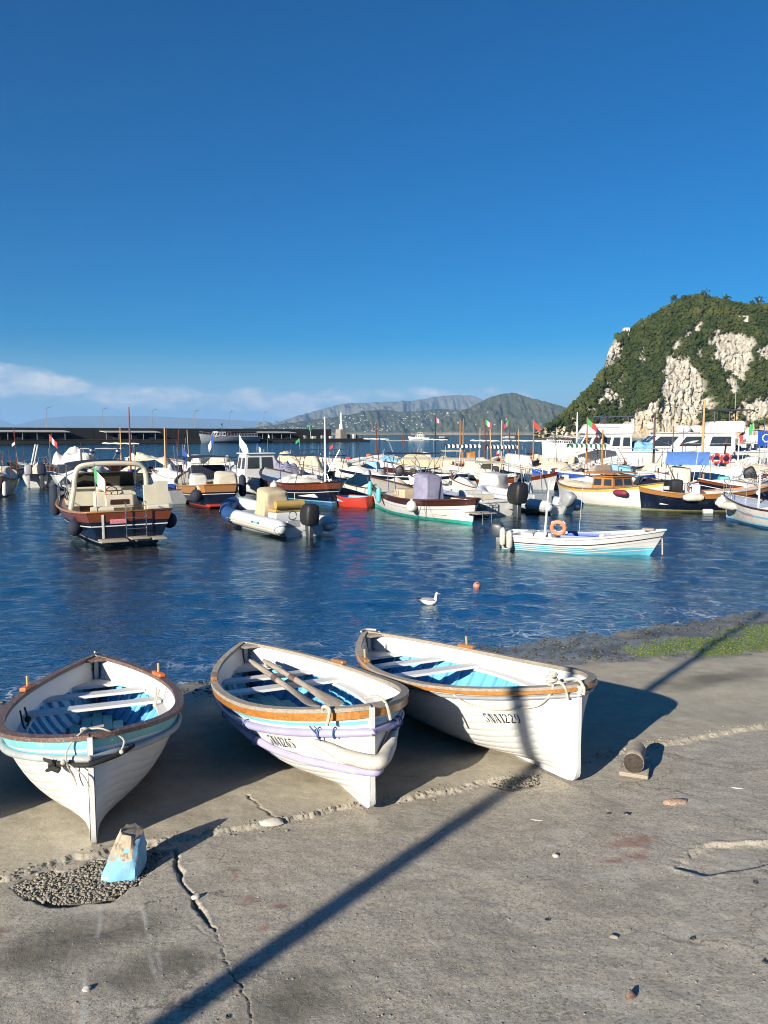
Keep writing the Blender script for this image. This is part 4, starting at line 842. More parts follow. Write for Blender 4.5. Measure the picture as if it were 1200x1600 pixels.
# second boat: drooping hose loop, banana fender, oars
k = k2; hb = k['hb']; zs, L = k['zs'], k['L']
def hug(pts, off):
    P = []
    for u, side, d in pts: z = zs(max(u, 0)) - d; P.append(W(k, k['xx'](max(u, 0), z) - (off + .045 if u < .004 else off * .6 * max(0, 1 - u / .03)), (side * (k['yy'](u, z) + off)) if u >= .004 else 0, z))
    return catmull(P, 8)
b = MB().tube(hug([(.46, 1, .185), (.40, 1, .215), (.33, 1, .26), (.26, 1, .315), (.19, 1, .37), (.12, 1, .42), (.06, 1, .45), (.02, 1, .46), (.0, 0, .455), (.02, -1, .44), (.05, -1, .40), (.10, -1, .31), (.15, -1, .22), (.20, -1, .17)], .034), .032, 9)
fh = empty('fender_hose', tuple(W(k, .0, 0, .4))); tag(fh, 'lavender hose drooping in a loop round the bow of the boat with oars', 'fender'); TWINE = M('blue_twine', (.03, .10, .30), .7, .2, 20)
def part_of(t, mesh, name, m):
    o = mesh.build(name, m, t); o.matrix_parent_inverse = t.matrix_world.inverted() if False else Matrix.Translation(-Vector(t.location)); return o
part_of(fh, b, 'hose', HOSE)
for u, d, side in ((.46, .185, 1), (.275, .16, 1), (.275, .305, 1), (.055, .16, 1), (.03, .16, 1), (.03, .17, -1), (.06, .17, -1)):
    z = zs(u) - d; ty = k['yy'](u + .02, z) - k['yy'](u - .02, z); c = Vector((k['xx'](u, z), side * (k['yy'](u, z) + .034), z)); t_ = Vector((.04 * L, side * ty, 0)).normalized(); n_ = t_.cross(Vector((0, 0, 1)))
    part_of(fh, MB().tube([k['mat'] @ (c + n_ * (.042 * math.cos(a)) + Vector((0, 0, .042 * math.sin(a)))) for a in np.linspace(0, 6.28, 15)[:-1]], .006, 5, closed=True), 'lashing', TWINE)
for p_ in (hug([(.275, 1, .20), (.272, 1, .27)], .045), hug([(.06, 1, .10), (.055, 1, .20), (.06, 1, .245)], .06), hug([(.05, -1, .10), (.045, -1, .2), (.05, -1, .26)], .06)): part_of(fh, MB().tube(p_, .006, 5), 'lashing', TWINE)
P_ = hug([(.070, 1, .225), (.045, 1, .285), (.02, 1, .345), (.0, 0, .375), (.016, -1, .325), (.03, -1, .26), (.038, -1, .20)], .065)
n = len(P_); things(MB().tube(P_, [.018 + .038 * math.sin(math.pi * i / (n - 1)) ** .8 for i in range(n)], 12), 'bow_fender', FOAM_FENDER, 'dirty white crescent fender hung round the stem of the boat with oars', 'fender')
br = empty('bow_rope', tuple(W(k, .2, 0, .5))); tag(br, 'frayed pale rope piled in the bows of the boat with oars', 'rope')
b = MB(); b.tube(catmull([W(k, .16, .30, zs(.04) - .02), W(k, .10, .33, zs(.03) + .05), W(k, .04, .30, zs(.02) + .03), W(k, .03, .33, zs(.02) - .08)], 7), .014, 7); part_of(br, b, 'rope_turn', ROPE); b = MB().tube(catmull([W(k, .2, -.05, hb + .03), W(k, .06, -.10, hb + .06), W(k, -.03, -.13, hb + .02), W(k, -.05, -.15, hb - .1)], 7), .012, 7); part_of(br, b, 'rope_turn', ROPE); b = MB()
for i in range(9): b.tube(catmull([W(k, .20 + .035 * i, .16 - .028 * i + .02 * math.sin(i * 2), .495), W(k, .24 + .03 * i, .10 - .02 * i, .520 + .012 * (i % 2)), W(k, .2 + .035 * i, .04 - .02 * i, .495)], 4), .010, 5)
part_of(br, b, 'rope_heap', ROPE)
def oar(A, Bp, roll, label):
    A, Bp = Vector(A), Vector(Bp); d = (Bp - A); Lo = d.length; t_ = empty('oar'); tag(t_, label, 'oar', 'weathered oars lying in the middle boat')
    x = d.normalized(); z = Vector((0, 0, 1)); z = (z - x * z.dot(x)).normalized(); y = z.cross(x); q_ = Matrix.Rotation(roll, 3, x); y, z = q_ @ y, q_ @ z
    t_.matrix_world = k['mat'] @ Matrix(((x.x, y.x, z.x, A.x), (x.y, y.y, z.y, A.y), (x.z, y.z, z.z, A.z), (0, 0, 0, 1)))
    bl = Lo * .40; MB().tube([(bl * .55, 0, 0), (bl, 0, 0), (bl + .1, 0, 0), (Lo * .75, 0, 0), (Lo - .16, 0, 0)], [.022, .030, .031, .033, .030], 10).build('shaft', GREYWOOD, t_, angle=80)
    rows = []
    for f in np.linspace(0, 1, 14):
        w = (.030 + .048 * min(1, (1 - f) * 1.15)) * (1 if f > .03 else .82); th = .010 + .018 * f; rows.append([(f * bl, w * math.cos(a), th * math.sin(a)) for a in np.linspace(0, 6.283, 11)[:-1]])
    b = MB().grid(rows, closed=True); b.f.append(tuple(range(9, -1, -1))); b.m.append(0); b.build('blade', GREYWOOD, t_, angle=60)
    MB().tube([(Lo - .16, 0, 0), (Lo - .03, 0, 0), (Lo, 0, 0)], [.020, .021, .014], 9).build('handle', GREYWOOD, t_)
    MB().tube([(bl + .22, 0, 0), (bl + .38, 0, 0)], .037, 9).build('leather', BROWNWOOD, t_)
oar((1.46, -.02, .500), (3.72, .06, .585), .2, 'weathered grey oar lying nearer the port side of the middle boat')
oar((1.36, -.22, .500), (3.62, -.08, .585), -.15, 'weathered grey oar lying nearer the starboard side of the middle boat')
o = things(MB().sheet([[(.62, .02, .20), (.62, .15, .21)], [(1.6, .18, .24), (1.6, .31, .25)]], .02), 'loose_plank', GREYWOOD, 'loose grey plank lying low in the bows of the middle boat', 'plank'); o.matrix_world = k['mat']

# third boat: slack rope at the bow
k = k3; hb = k['hb']; zs, L = k['zs'], k['L']
br = empty('bow_rope', tuple(W(k, .2, 0, .6))); tag(br, 'pale rope looping slackly from the bow of the boat numbered 5NA1229', 'rope')
b = MB().tube(hug([(.20, 1, -.03), (.19, 1, .06), (.165, 1, .12), (.12, 1, .155), (.07, 1, .145), (.035, 1, .12), (.016, 1, .03), (.012, 1, -.05)], .022), .011, 7); part_of(br, b, 'slack_loop', ROPE); b = MB()
b.tube(catmull([W(k, .10, .22, hb - .02), W(k, .03, .16, hb + .06), W(k, -.03, .12, hb + .02), W(k, -.04, .10, hb - .08)], 7), .012, 7); part_of(br, b, 'rope_turn', ROPE); b = MB().tube(catmull([W(k, .12, .05, hb + .03), W(k, .0, -.02, hb + .06), W(k, -.09, -.02, hb + .01), W(k, -.10, -.01, hb - .05)], 7), .013, 7); part_of(br, b, 'rope_turn', ROPE)
b = MB().tube([W(k, .05 + .04 * math.cos(a), .18 + .04 * math.sin(a), hb + .05 + .006 * a) for a in np.linspace(0, 12.5, 30)], .011, 6)
part_of(br, b, 'rope_coil', ROPE)
b = MB().tube(catmull([W(k, L - .02, .10, zs(1) + .04), W(k, L + .05, 0, zs(1) + .05), W(k, L - .02, -.12, zs(1) + .04)], 6), .014, 6); b.tube(catmull([W(k, L - .1, -.12, zs(1) + .03), W(k, L - .22, -.16, zs(1) - .06), W(k, L - .3, -.1, zs(1) - .18)], 6), .009, 6)
things(b, 'stern_rope', ROPE, 'pale rope tied at the stern head of the boat numbered 5NA1229', 'rope')

# ---- stones, chocks and litter on the slipway
def rock_thing(px, py, prof, mats, label, name='stone', rz=0.0, group=None):
    p = on_slip(px, py); m = MB(); m.k = 0
    o = prof.build(name, mats, loc=(p.x, p.y, gz(p.x, p.y) - .015), rot=(0, 0, rz), smooth=True, angle=35); tag(o, label, 'stone', group); return o
BLUESTONE = M('chipped_blue_paint_on_stone', (.17, .40, .56), .7, .2, 7, bump=.4, bscale=20, col2=(.40, .35, .28))
BARESTONE = M('bare_tan_stone', (.42, .34, .24), .9, .3, 8, bump=.4, bscale=25, col2=(.17, .13, .09))
def lump(w, d, h, seed, n=10, lean=(.0, .0), tp=.55):
    rr = random.Random(seed); rows = []; zl = [0, .2, .45, .7, .88, 1.0]
    for z in zl:
        s_ = 1 - (1 - tp) * z ** 1.3; rows.append([(lean[0] * z + s_ * w / 2 * math.copysign(abs(math.cos(a)) ** .55, math.cos(a)) * rr.uniform(.9, 1.1), lean[1] * z + s_ * d / 2 * math.copysign(abs(math.sin(a)) ** .55, math.sin(a)) * rr.uniform(.9, 1.1), h * z + rr.uniform(-.01, .01)) for a in np.linspace(0, 2 * math.pi, n + 1)[:-1]])
    m = MB().grid(rows, closed=True); m.f.append(tuple((len(zl) - 1) * n + i for i in range(n))); m.m.append(0); return m
p = on_slip(184, 1368); st = empty('stone', (p.x, p.y + .11, float(slip(p.x, p.y)) - .04)); tag(st, 'chipped blue painted stone standing before the bow of the leftmost boat', 'stone')
rr = random.Random(4); rows = []; zl = np.linspace(0, 1, 12); NS = 28
for z in zl:
    s_ = 1 - .50 * z ** 1.5; row = []
    for a in np.linspace(0, 2 * math.pi, NS + 1)[:-1]:
        c_, n_ = math.cos(a), math.sin(a); e = .45; X_ = s_ * .125 * math.copysign(abs(c_) ** e, c_) + .045 * z; Y_ = s_ * .125 * math.copysign(abs(n_) ** e, n_) + .05 * z
        d_ = 1 + .16 * float(fbm(2.2 * c_ + 3, 2.2 * n_ + 4 * z, 3)); row.append((X_ * d_ * (1 - .25 * max(0, -n_) * z), Y_ * d_, .27 * z * (1 + .10 * float(fbm(c_ * 1.5, n_ * 1.5 + 7, 2)) - .22 * max(0, c_) * z)))
    rows.append(row)
mbx = MB().grid(rows, closed=True); mbx.f.append(tuple(11 * NS + i for i in range(NS))); mbx.m.append(1)
for i_, f_ in enumerate(mbx.f[:-1]):
    c_ = np.mean([mbx.v[q_] for q_ in f_], axis=0)
    if c_[2] + .09 * float(fbm(c_[0] * 14, c_[2] * 14 + c_[1] * 9, 3)) > (.13 + (.20 if c_[0] > .085 else 0)): mbx.m[i_] = 1
mbx.build('stone_block', [BLUESTONE, BARESTONE], st, angle=25)
p = on_slip(989, 1212); z0 = float(slip(p.x, p.y)); lg = empty('log_chock', (p.x, p.y, z0), R(-22)); tag(lg, 'short round log chock on a board beside the right boat', 'log')
MB().rbox(-.11, .12, -.02, .22, -.01, .026, .008).build('board', GREYWOOD, lg)
rr = random.Random(2); rows = []
for y_ in (0.0, .004, .08, .20, .30): rows.append([((.080 + rr.uniform(-.006, .006)) * math.cos(a) * (1.0 if y_ else .95), y_, .108 + (.086 + rr.uniform(-.006, .006)) * math.sin(a) * (1 if y_ else .95)) for a in np.linspace(0, 6.283, 19)[:-1]])
MB().grid(rows, closed=True).build('bark', GREYWOOD, lg, angle=70)
MB().add([(.078 * math.cos(a), -.001, .108 + .083 * math.sin(a)) for a in np.linspace(0, 6.283, 19)[:-1]], [tuple(range(18))]).build('cut_end', M('dark_end_grain', (.055, .042, .030), .9, .6, 14, bump=.6, bscale=30, col2=(.016, .012, .009)), lg)
WSTONE = M('pale_stone_chip', (.46, .43, .37), .9, .2, 12, bump=.3, bscale=30)
for (a, b_, w, d, h, lab, mt, nm) in ((424, 1284, .17, .09, .045, 'pale flat stone chip on the joint before the middle boat', WSTONE, 'stone'), (1056, 1249, .20, .085, .03, 'flattened rusty shard lying near the log chock', M('rusty_shard', (.36, .22, .14), .8, .5, 14, col2=(.5, .45, .38)), 'shard'),
    (305, 1397, .05, .03, .025, 'small white stone at the edge of the gravel hollow', WSTONE, 'stone'), (135, 1537, .045, .03, .02, 'small white stone in the near left corner of the slipway', WSTONE, 'stone'), (868, 1331, .04, .03, .02, 'small pale stone in the open middle of the slipway', WSTONE, 'stone'), (960, 1454, .05, .025, .018, 'small grey stone chip below the red stain', PEB, 'stone'),
    (986, 1549, .05, .02, .035, 'dark curled leaf on the near right concrete', BROWNWOOD, 'leaf'), (981, 1266, .06, .035, .006, 'larger dark spot of chewing gum near the flattened shard', DARKGREY, 'gum_spot'), (952, 1265, .035, .025, .005, 'smaller dark spot of chewing gum near the flattened shard', DARKGREY, 'gum_spot'), (1083, 1458, .035, .022, .005, 'dark gum spot on the right near concrete', DARKGREY, 'gum_spot'),
    (1181, 1373, .03, .03, .006, 'dark gum spot just below the broken patch', DARKGREY, 'gum_spot'), (856, 1428, .03, .02, .005, 'dark gum spot in the middle of the near concrete', DARKGREY, 'gum_spot'), (1196, 1495, .035, .03, .006, 'dark gum spot at the right border of the concrete', DARKGREY, 'gum_spot'), (357, 1579, .03, .025, .006, 'dark gum spot beside the long crack', DARKGREY, 'gum_spot'), (1155, 1226, .10, .012, .008, 'thin pale splinter on the concrete past the log chock', WSTONE, 'splinter'), (840, 1275, .09, .012, .008, 'thin pale splinter in front of the right boat', WSTONE, 'splinter')):
    p = on_slip(a, b_)
    if nm == 'gum_spot': mb_ = lump(w, d, h, int(a), 9, (0, 0), .6)
    else:
        bm_ = bmesh.new(); bmesh.ops.create_icosphere(bm_, subdivisions=2, radius=1); mb_ = MB(); q1 = a * .37
        for v_ in bm_.verts: n_ = 1 + .38 * float(fbm(v_.co.x * 1.3 + q1, v_.co.y * 1.3 + v_.co.z * 1.1, 3)); v_.co *= n_
        bm_.verts.ensure_lookup_table(); mb_.add([(v_.co.x * w * .55, v_.co.y * d * .6, max(-.2, v_.co.z) * h * .75 + h * .3) for v_ in bm_.verts], [tuple(v_.index for v_ in f_.verts) for f_ in bm_.faces]); bm_.free()
    o = mb_.build(nm, mt, loc=(p.x, p.y, gz(p.x, p.y) - (.003 if h > .01 else .0025)), rot=(0, 0, (a % 7) * .1 - .3)); tag(o, lab, 'litter' if nm in ('leaf', 'gum_spot', 'shard', 'splinter') else 'stone')
# the lamp post whose shadow falls across the slipway stands behind the viewer
A_ = on_slip(246, 1598); back = Vector((-math.sin(R(SUN_AZ - 180)), -math.cos(R(SUN_AZ - 180)), 0)); bp = Vector((A_.x, A_.y, 0)) + back * 7.5
lp = empty('street_lamp', (bp.x, bp.y, QUAY)); tag(lp, 'tall quayside lamp post behind the viewer, seen by its long shadow', 'lamp')
MB().tube([(0, 0, -.1), (0, 0, .5), (0, 0, 4), (0, 0, 9.6)], [.085, .08, .075, .06], 14).build('post', CHROME_POLE, lp); MB().rbox(-.16, .16, -.16, .16, 0, .08, .02).build('base', CHROME_POLE, lp); MB().rbox(-.22, .22, -.45, .25, 9.5, 9.65, .05).build('lamp_head', GREY, lp)
# ================================================================ BOATS AFLOAT: builders
rb_ = random.Random(77)
class Boat:
    def __init__(s, name, label, cat, L, Bm, fb=.75, db=.5, ds=.2, tw=0.0, pos=None, head=0.0, group=None, rake=.25, full=1.0, draft=.3):
        s.L, s.B, s.fb, s.db, s.ds, s.tw, s.rake, s.full, s.draft = L, Bm, fb, db, ds, tw, rake, full, draft
        s.T = empty(name, (pos[0], pos[1], 0), head); tag(s.T, label, cat, group); s.head = head
        s.US = [0, .008, .03, .07, .12, .18, .25, .32, .4, .48, .56, .64, .71, .78, .84, .89, .93, .96, .985, 1.0]
    def half(s, u):
        c = .44
        if u < c: t = (c - u) / c; return s.B / 2 * (s.tw + (1 - s.tw) * max(0, 1 - t ** 2.2) ** (.6 if s.tw < .3 else .9))
        t = (u - c) / (1 - c); return s.B / 2 * max(0, 1 - t ** (2.2 * s.full)) ** .8
    def zs(s, u): return s.fb + s.db * max(0, (u - .4) / .6) ** 2 + s.ds * max(0, (.4 - u) / .4) ** 2
    def xx(s, u, z): return (u - .5) * s.L + s.rake * max(0, u - .75) * 4 * (max(z, -.3) / s.zs(1)) - (s.rake * .5 * max(0, .15 - u) / .15 * z / s.zs(0) if s.tw < .3 else 0)
    def yy(s, u, z):
        h = min(1, max(0, (z + s.draft) / (s.zs(u) + s.draft))); p = .35 + .95 * abs(2 * u - 1) ** 3 if s.tw < .3 else .32 + .9 * max(0, 2 * u - 1) ** 2.5
        return max(.012, s.half(u) * h ** p)
    def P(s, u, f, z): return (s.xx(u, z), f * s.half(u), z)
    def band(s, name, mat, zlo, zhi, n=4, off=0.0):
        b = MB()
        for sd_ in (1, -1):
            rows = []
            for u in s.US:
                a, c = zlo(u), zhi(u); rows.append([(s.xx(u, z), sd_ * (s.yy(u, z) + off), z) for z in np.linspace(a, c, n)])
            b.grid(rows if sd_ > 0 else [r[::-1] for r in rows])
        if s.tw > .02:
            zz = np.linspace(zlo(0), zhi(0), n); b.grid([[(s.xx(0, z) - off, f * s.yy(0, z), z) for f in (-1, 1)] for z in zz])
        return b.build(name, mat, s.T, angle=50)
    def hull(s, top, boot=None, strake=None, st=.2, bh=.10, line=None, gun=None, gr=.03):
        z0 = lambda u: -s.draft
        bz = (lambda u: bh + .10 * max(0, u - .6)) if boot else z0
        if boot: s.band('bottom_paint', boot, z0, bz, 4)
        sz = (lambda u: s.zs(u) - st) if strake else s.zs
        s.band('hull', top, bz, sz, 6)
        if strake: s.band('sheer_strake', strake, sz, s.zs, 3, .004)
        if line:
            m, d, w = line; s.band('painted_line', m, lambda u: s.zs(u) - d - w, lambda u: s.zs(u) - d, 2, .012)
        if gun:
            P_ = [(s.xx(u, s.zs(u)), s.half(u), s.zs(u) + .01) for u in s.US] + [(s.xx(u, s.zs(u)), -s.half(u), s.zs(u) + .01) for u in s.US[::-1]]
            MB().tube(P_, gr, 6, closed=True).build('gunwale', gun, s.T, angle=80)
        return s
    def deck(s, mat, c0=.12, c1=.66, ins=.22, floor=.15, inner=None, drop=.03):
        top, well = MB(), MB(); us = sorted(set(s.US + [c0, c0 + .03, c1 - .03, c1]))
        def inn(u): h = s.half(u); return max(0.0, h - ins) * min(1, max(0, (u - c0) / .03), max(0, (c1 - u) / .03)) ** .5 if c0 < u < c1 else 0.0
        for sd_ in (1, -1):
            rows = [[(s.xx(u, s.zs(u)), sd_ * s.half(u) * .99, s.zs(u) - drop), (s.xx(u, s.zs(u)), sd_ * (s.half(u) * .99 + inn(u)) / 2, s.zs(u) - drop + .015), (s.xx(u, s.zs(u)), sd_ * inn(u), s.zs(u) - drop + .02)] for u in us]
            top.grid(rows if sd_ > 0 else [r[::-1] for r in rows])
            w = [[(s.xx(u, s.zs(u)), sd_ * inn(u), s.zs(u) - drop + .02), (s.xx(u, s.zs(u)), sd_ * inn(u) * .97, floor), (s.xx(u, s.zs(u)), 0, floor)] for u in us if c0 <= u <= c1]
            well.grid(w if sd_ > 0 else [r[::-1] for r in w])
        top.build('deck', mat, s.T, angle=40); well.build('cockpit', inner or mat, s.T, angle=30); s.floor = floor; return s
    def mast(s, u, h, mat=PINE, r=.05, y=0.0, base=None, lean=0.0):
        z = s.zs(u) - .1 if base is None else base; x = (u - .5) * s.L
        MB().tube([(x, y, z), (x + lean * .5, y, z + h * .5), (x + lean, y, z + h)], [r, r * .9, r * .6], 7).build('mast', mat, s.T); s.mx = (x + lean, y, z + h); return s
    def spar(s, u, z, ln, mat=CANVAS_W, r=.075, ang=0.0, y=0.0):          # furled awning lying along its boom
        x = (u - .5) * s.L; c, n = math.cos(ang), math.sin(ang); P_ = []
        for i in range(12): f = i / 11 - .5; P_.append((x + c * f * ln, y + n * f * ln, z + .02 * math.sin(i * 2.1) - .05 * f))
        MB().tube(P_, [r * (.45 if i in (0, 11) else .85 + .2 * math.sin(i * 1.7)) for i in range(12)], 8).build('furled_awning', mat, s.T); return s
    def striped(s, u, z, ln, m1, m2, ang=0.0, y=0.0, wdt=1.0):           # scalloped striped awning
        x = (u - .5) * s.L; c, n = math.cos(ang), math.sin(ang); N = 16
        for k_, m_ in ((0, m1), (1, m2)):
            b = MB()
            for i in range(k_, N, 2):
                rows = []
                for f in np.linspace(i / N - .5, (i + 1) / N - .5, 5):
                    q_ = (f + .5) * N - i; dz = -.20 - .07 * math.sin(math.pi * q_); rows.append([(x + c * f * ln - n * g * wdt, y + n * f * ln + c * g * wdt, z + (.10 * (1 - abs(g) * 2) if abs(g) < .5 else dz)) for g in (-.505, -.499, -.25, 0, .25, .499, .505)])
                b.sheet(rows, .012)
            b.build('awning_stripe', m_, s.T, angle=30)
        for f in (-.48, .48): MB().tube([(x + c * f * ln, y + n * f * ln, s.fb), (x + c * f * ln, y + n * f * ln, z)], .025, 6).build('awning_post', CHROME_POLE, s.T)
        return s
    def flag(s, kind='it', size=.55, at_=None, ang=.6, droop=.5):
        x, y, z = at_ or s.mx; z -= .05; cols = {'it': (GREEN, WHITECLOTH, RED), 'white': (WHITECLOTH,), 'red': (RED,), 'green': (GREEN,), 'blue': (COBALT, WHITECLOTH), 'gr': (GREEN, RED), 'redwhite': (RED, WHITECLOTH, RED)}[kind]; n = len(cols)
        for i, m_ in enumerate(cols):
            rows = []
            for f in np.linspace(i / n, (i + 1) / n, 4): rows.append([(x + math.cos(ang) * f * size, y + math.sin(ang) * f * size + .05 * math.sin(f * 7), z - g * size * .66 - f * droop * size + .02 * math.sin(f * 9 + g)) for g in (0, .33, .66, 1)])
            MB().sheet(rows, .006).build('flag', m_, s.T)
        return s
    def staff(s, u, y, h, kind, size=.5, lean=-.2, ang=2.4, droop=.6):
        z = s.zs(u); x = (u - .5) * s.L; MB().tube([(x, y, z - .05), (x + lean, y, z + h)], .016, 6).build('flagstaff', CHROME_POLE, s.T); return s.flag(kind, size, (x + lean, y, z + h), ang, droop)
    def canopy(s, u0, u1, z, mat, frame=STEEL, w=.8, camber=.10, foot=None, sag=.03, slope=0.0, roll=0.0):
        x0, x1 = (u0 - .5) * s.L, (u1 - .5) * s.L; hw = s.B / 2 * w; rows = []
        for f in np.linspace(0, 1, 9): rows.append([(x0 + (x1 - x0) * f, g * hw, z + slope * f - roll * g + camber * (1 - g * g) - sag * math.sin(math.pi * ((f * 2) % 1))) for g in np.linspace(-1, 1, 7)])
        MB().sheet(rows, .025).build('canopy', mat, s.T, angle=50)
        for i, f in enumerate((.06, .94)):
            for g in (-1, 1):
                u_ = u0 + (u1 - u0) * (f * .5 + .25); MB().tube([((u_ - .5) * s.L, g * s.half(u_) * .93, s.zs(u_) - .03), (x0 + (x1 - x0) * f, g * hw, z + slope * f - roll * g)], .02, 6).build('canopy_pole', frame, s.T)
        for f in (.05, .5, .95): MB().tube([(x0 + (x1 - x0) * f, g * hw, z + slope * f - roll * g + camber * (1 - g * g) - .035) for g in np.linspace(-1, 1, 7)], .017, 6).build('canopy_hoop', frame, s.T)
        return s
    def cover(s, u0, u1, h, mat, w=.9, seed=0, ridge=.5, base=None, name='tarpaulin', y=0.0, droop=.04):
        us = np.linspace(u0, u1, 25); rows = []; gs = np.linspace(-1, 1, 21); ph = seed * 1.7
        for i, u in enumerate(us):
            f = i / 24; env = (min(1, f / .16) * min(1, (1 - f) / .16)) ** .6; hw = s.half(u) * w if w <= 1 else w / 2; zb = (s.zs(u) if base is None else base) - droop; r_ = []
            for g in gs:
                prof = (1 - abs(g) ** (1.2 + 1.6 * ridge)) ; n_ = float(fbm(f * 3 + ph, g * 2.2 + ph, 3)); pole = .16 * math.cos(f * math.pi * 3) * (1 - abs(g))
                crs = abs(float(perlin(f * 9 + ph + .6 * g, g * 3.5 + ph))); r_.append(((u - .5) * s.L, y + g * hw * (1 + .02 * n_), zb + env * prof * h * (1 + .30 * n_ + pole - .22 * crs) + .07 * math.sin(f * 19 + ph) * (1 - prof) * env * h))
            rows.append(r_)
        MB().sheet(rows, .012).build(name, mat, s.T, angle=60); return s
    def boxcover(s, u, w, d, h, mat, base=None, tp=.78, name='console_cover', y=0.0, seed=1):     # a cloth cover pulled over a console or engine
        z = (s.floor if base is None else base); x = (u - .5) * s.L; rows = []; rr = random.Random(seed)
        for k_, f in enumerate((0, .08, .2, .34, .48, .62, .75, .86, .95, 1.0)):
            sc_ = (1 - (1 - tp) * f) * (1.0 if f < 1 else .82); r_ = []
            for j in range(36):
                a = 2 * math.pi * j / 36; cx_, cy_ = math.copysign(abs(math.cos(a)) ** .28, math.cos(a)), math.copysign(abs(math.sin(a)) ** .28, math.sin(a)); wr = 1 + .05 * math.sin(a * 5 + seed + 3 * f) * (1 - f) + .09 * float(perlin(a * 1.6 + seed, f * 2.6 + seed)) - .07 * abs(float(perlin(a * 3.1 + f * 2 + seed, f * 3.5)))
                r_.append((x + cx_ * d / 2 * sc_ * wr, y + cy_ * w / 2 * sc_ * wr, z + h * f + (.05 * cx_ * h if f > .8 else 0) + rr.uniform(-.012, .012)))
            rows.append(r_)
        b = MB().grid(rows, closed=True); b.f.append(tuple(9 * 36 + i for i in range(36))); b.m.append(0); b.build(name, mat, s.T, angle=45); return s
    def box(s, name, u, y, z0, lx, ly, lz, mat, r=.03, tx=1.0, ty=1.0, sx=0.0):
        x = (u - .5) * s.L; return MB().rbox(x - lx / 2, x + lx / 2, y - ly / 2, y + ly / 2, z0, z0 + lz, r, tx, ty, sx).build(name, mat, s.T, angle=35)
    def windscreen(s, u, w, h, base, frame=STEEL, lean=-.3, glass=GLASS):
        x = (u - .5) * s.L; hw = w / 2; top = [(x + lean, g * hw * .9, base + h) for g in (-1, 1)]
        MB().sheet([[(x - (.25 if abs(g) == 1 else 0) + lean * f, g * hw * (1 - .1 * f), base + h * f) for g in (-1, -.6, 0, .6, 1)] for f in (0, .5, 1)], .012).build('windscreen', glass, s.T)
        MB().tube([(x - .25, -hw, base), (x - .25 + lean, -hw * .9, base + h), (x + lean, -hw * .54, base + h + .01), (x + lean, 0, base + h + .01), (x + lean, hw * .54, base + h + .01), (x - .25 + lean, hw * .9, base + h), (x - .25, hw, base)], .018, 6).build('windscreen_frame', frame, s.T); return s
    def wheel(s, u, y, z, r=.19, mat=BLACK):
        x = (u - .5) * s.L; b = MB().torus((x, y, z), r, .016, 'x', 18, 6)
        for k_ in range(3): a = 2.09 * k_ + .5; b.tube([(x, y, z), (x, y + r * math.cos(a), z + r * math.sin(a))], .011, 5)
        b.tube([(x, y, z), (x + .14, y, z - .05)], .02, 6).build('steering_wheel', mat, s.T); return s
    def cabin(s, u0, u1, h, mat, nwin=3, w=.72, roof=None, base=None, lean=.25, glass=GLASS, taper=.86, over=.10, aft=False):
        x0, x1 = (u0 - .5) * s.L, (u1 - .5) * s.L; z = (s.zs((u0 + u1) / 2) if base is None else base) - .05; hw = s.B / 2 * w
        cb = MB(); cb.add([(x0, -hw, z), (x1, -hw * .9, z), (x1, hw * .9, z), (x0, hw, z), (x0 + .03, -hw * taper, z + h), (x1 - lean, -hw * taper * .9, z + h), (x1 - lean, hw * taper * .9, z + h), (x0 + .03, hw * taper, z + h)], [(3, 2, 1, 0), (4, 5, 6, 7), (0, 1, 5, 4), (1, 2, 6, 5), (2, 3, 7, 6), (3, 0, 4, 7)])
        o = cb.build('cabin', mat, s.T, smooth=False)
        MB().rbox(x0 - over, x1 - lean + over, -hw * taper - over * .6, hw * taper + over * .6, z + h + .002, z + h + .07, .03).build('cabin_roof', roof or mat, s.T)
        for sd_ in (1, -1):
            for i in range(nwin):
                f0, f1 = (i + .14) / nwin, (i + .86) / nwin; q_ = []
                for f, g in ((f0, .34), (f1, .34), (f1, .84), (f0, .84)):
                    xa = x0 + (x1 - x0) * f; xb = x0 + .03 + (x1 - lean - x0 - .03) * f; ya, yb = hw * (1 - .1 * f), hw * taper * (1 - .1 * f); q_.append((xa + (xb - xa) * g, sd_ * (ya + (yb - ya) * g + .008), z + h * g))
                MB().add(q_ + [(a_, b_ - sd_ * .05, c_) for a_, b_, c_ in q_], [(0, 1, 2, 3), (7, 6, 5, 4), (0, 4, 5, 1), (1, 5, 6, 2), (2, 6, 7, 3), (3, 7, 4, 0)]).build('window', glass, s.T, smooth=False)
        for sgn in ((1,) if not aft else (1, -1)):
            for g0, g1 in ((-.85, -.08), (.08, .85)):
                q_ = []
                for g, k_ in ((g0, .36), (g1, .36), (g1, .86), (g0, .86)):
                    if sgn > 0: q_.append((x1 - lean * k_ + .008, g * hw * (.9 + (taper - 1) * k_ * .9), z + h * k_))
                    else: q_.append((x0 + .03 * k_ - .010, g * hw * (1 + (taper - 1) * k_), z + h * k_))
                MB().add(q_ + [(a_ - sgn * .05, b_, c_) for a_, b_, c_ in q_], [(0, 1, 2, 3), (7, 6, 5, 4), (0, 4, 5, 1), (1, 5, 6, 2), (2, 6, 7, 3), (3, 7, 4, 0)]).build('window', glass, s.T, smooth=False)
        s.ctop = z + h + .07; return s
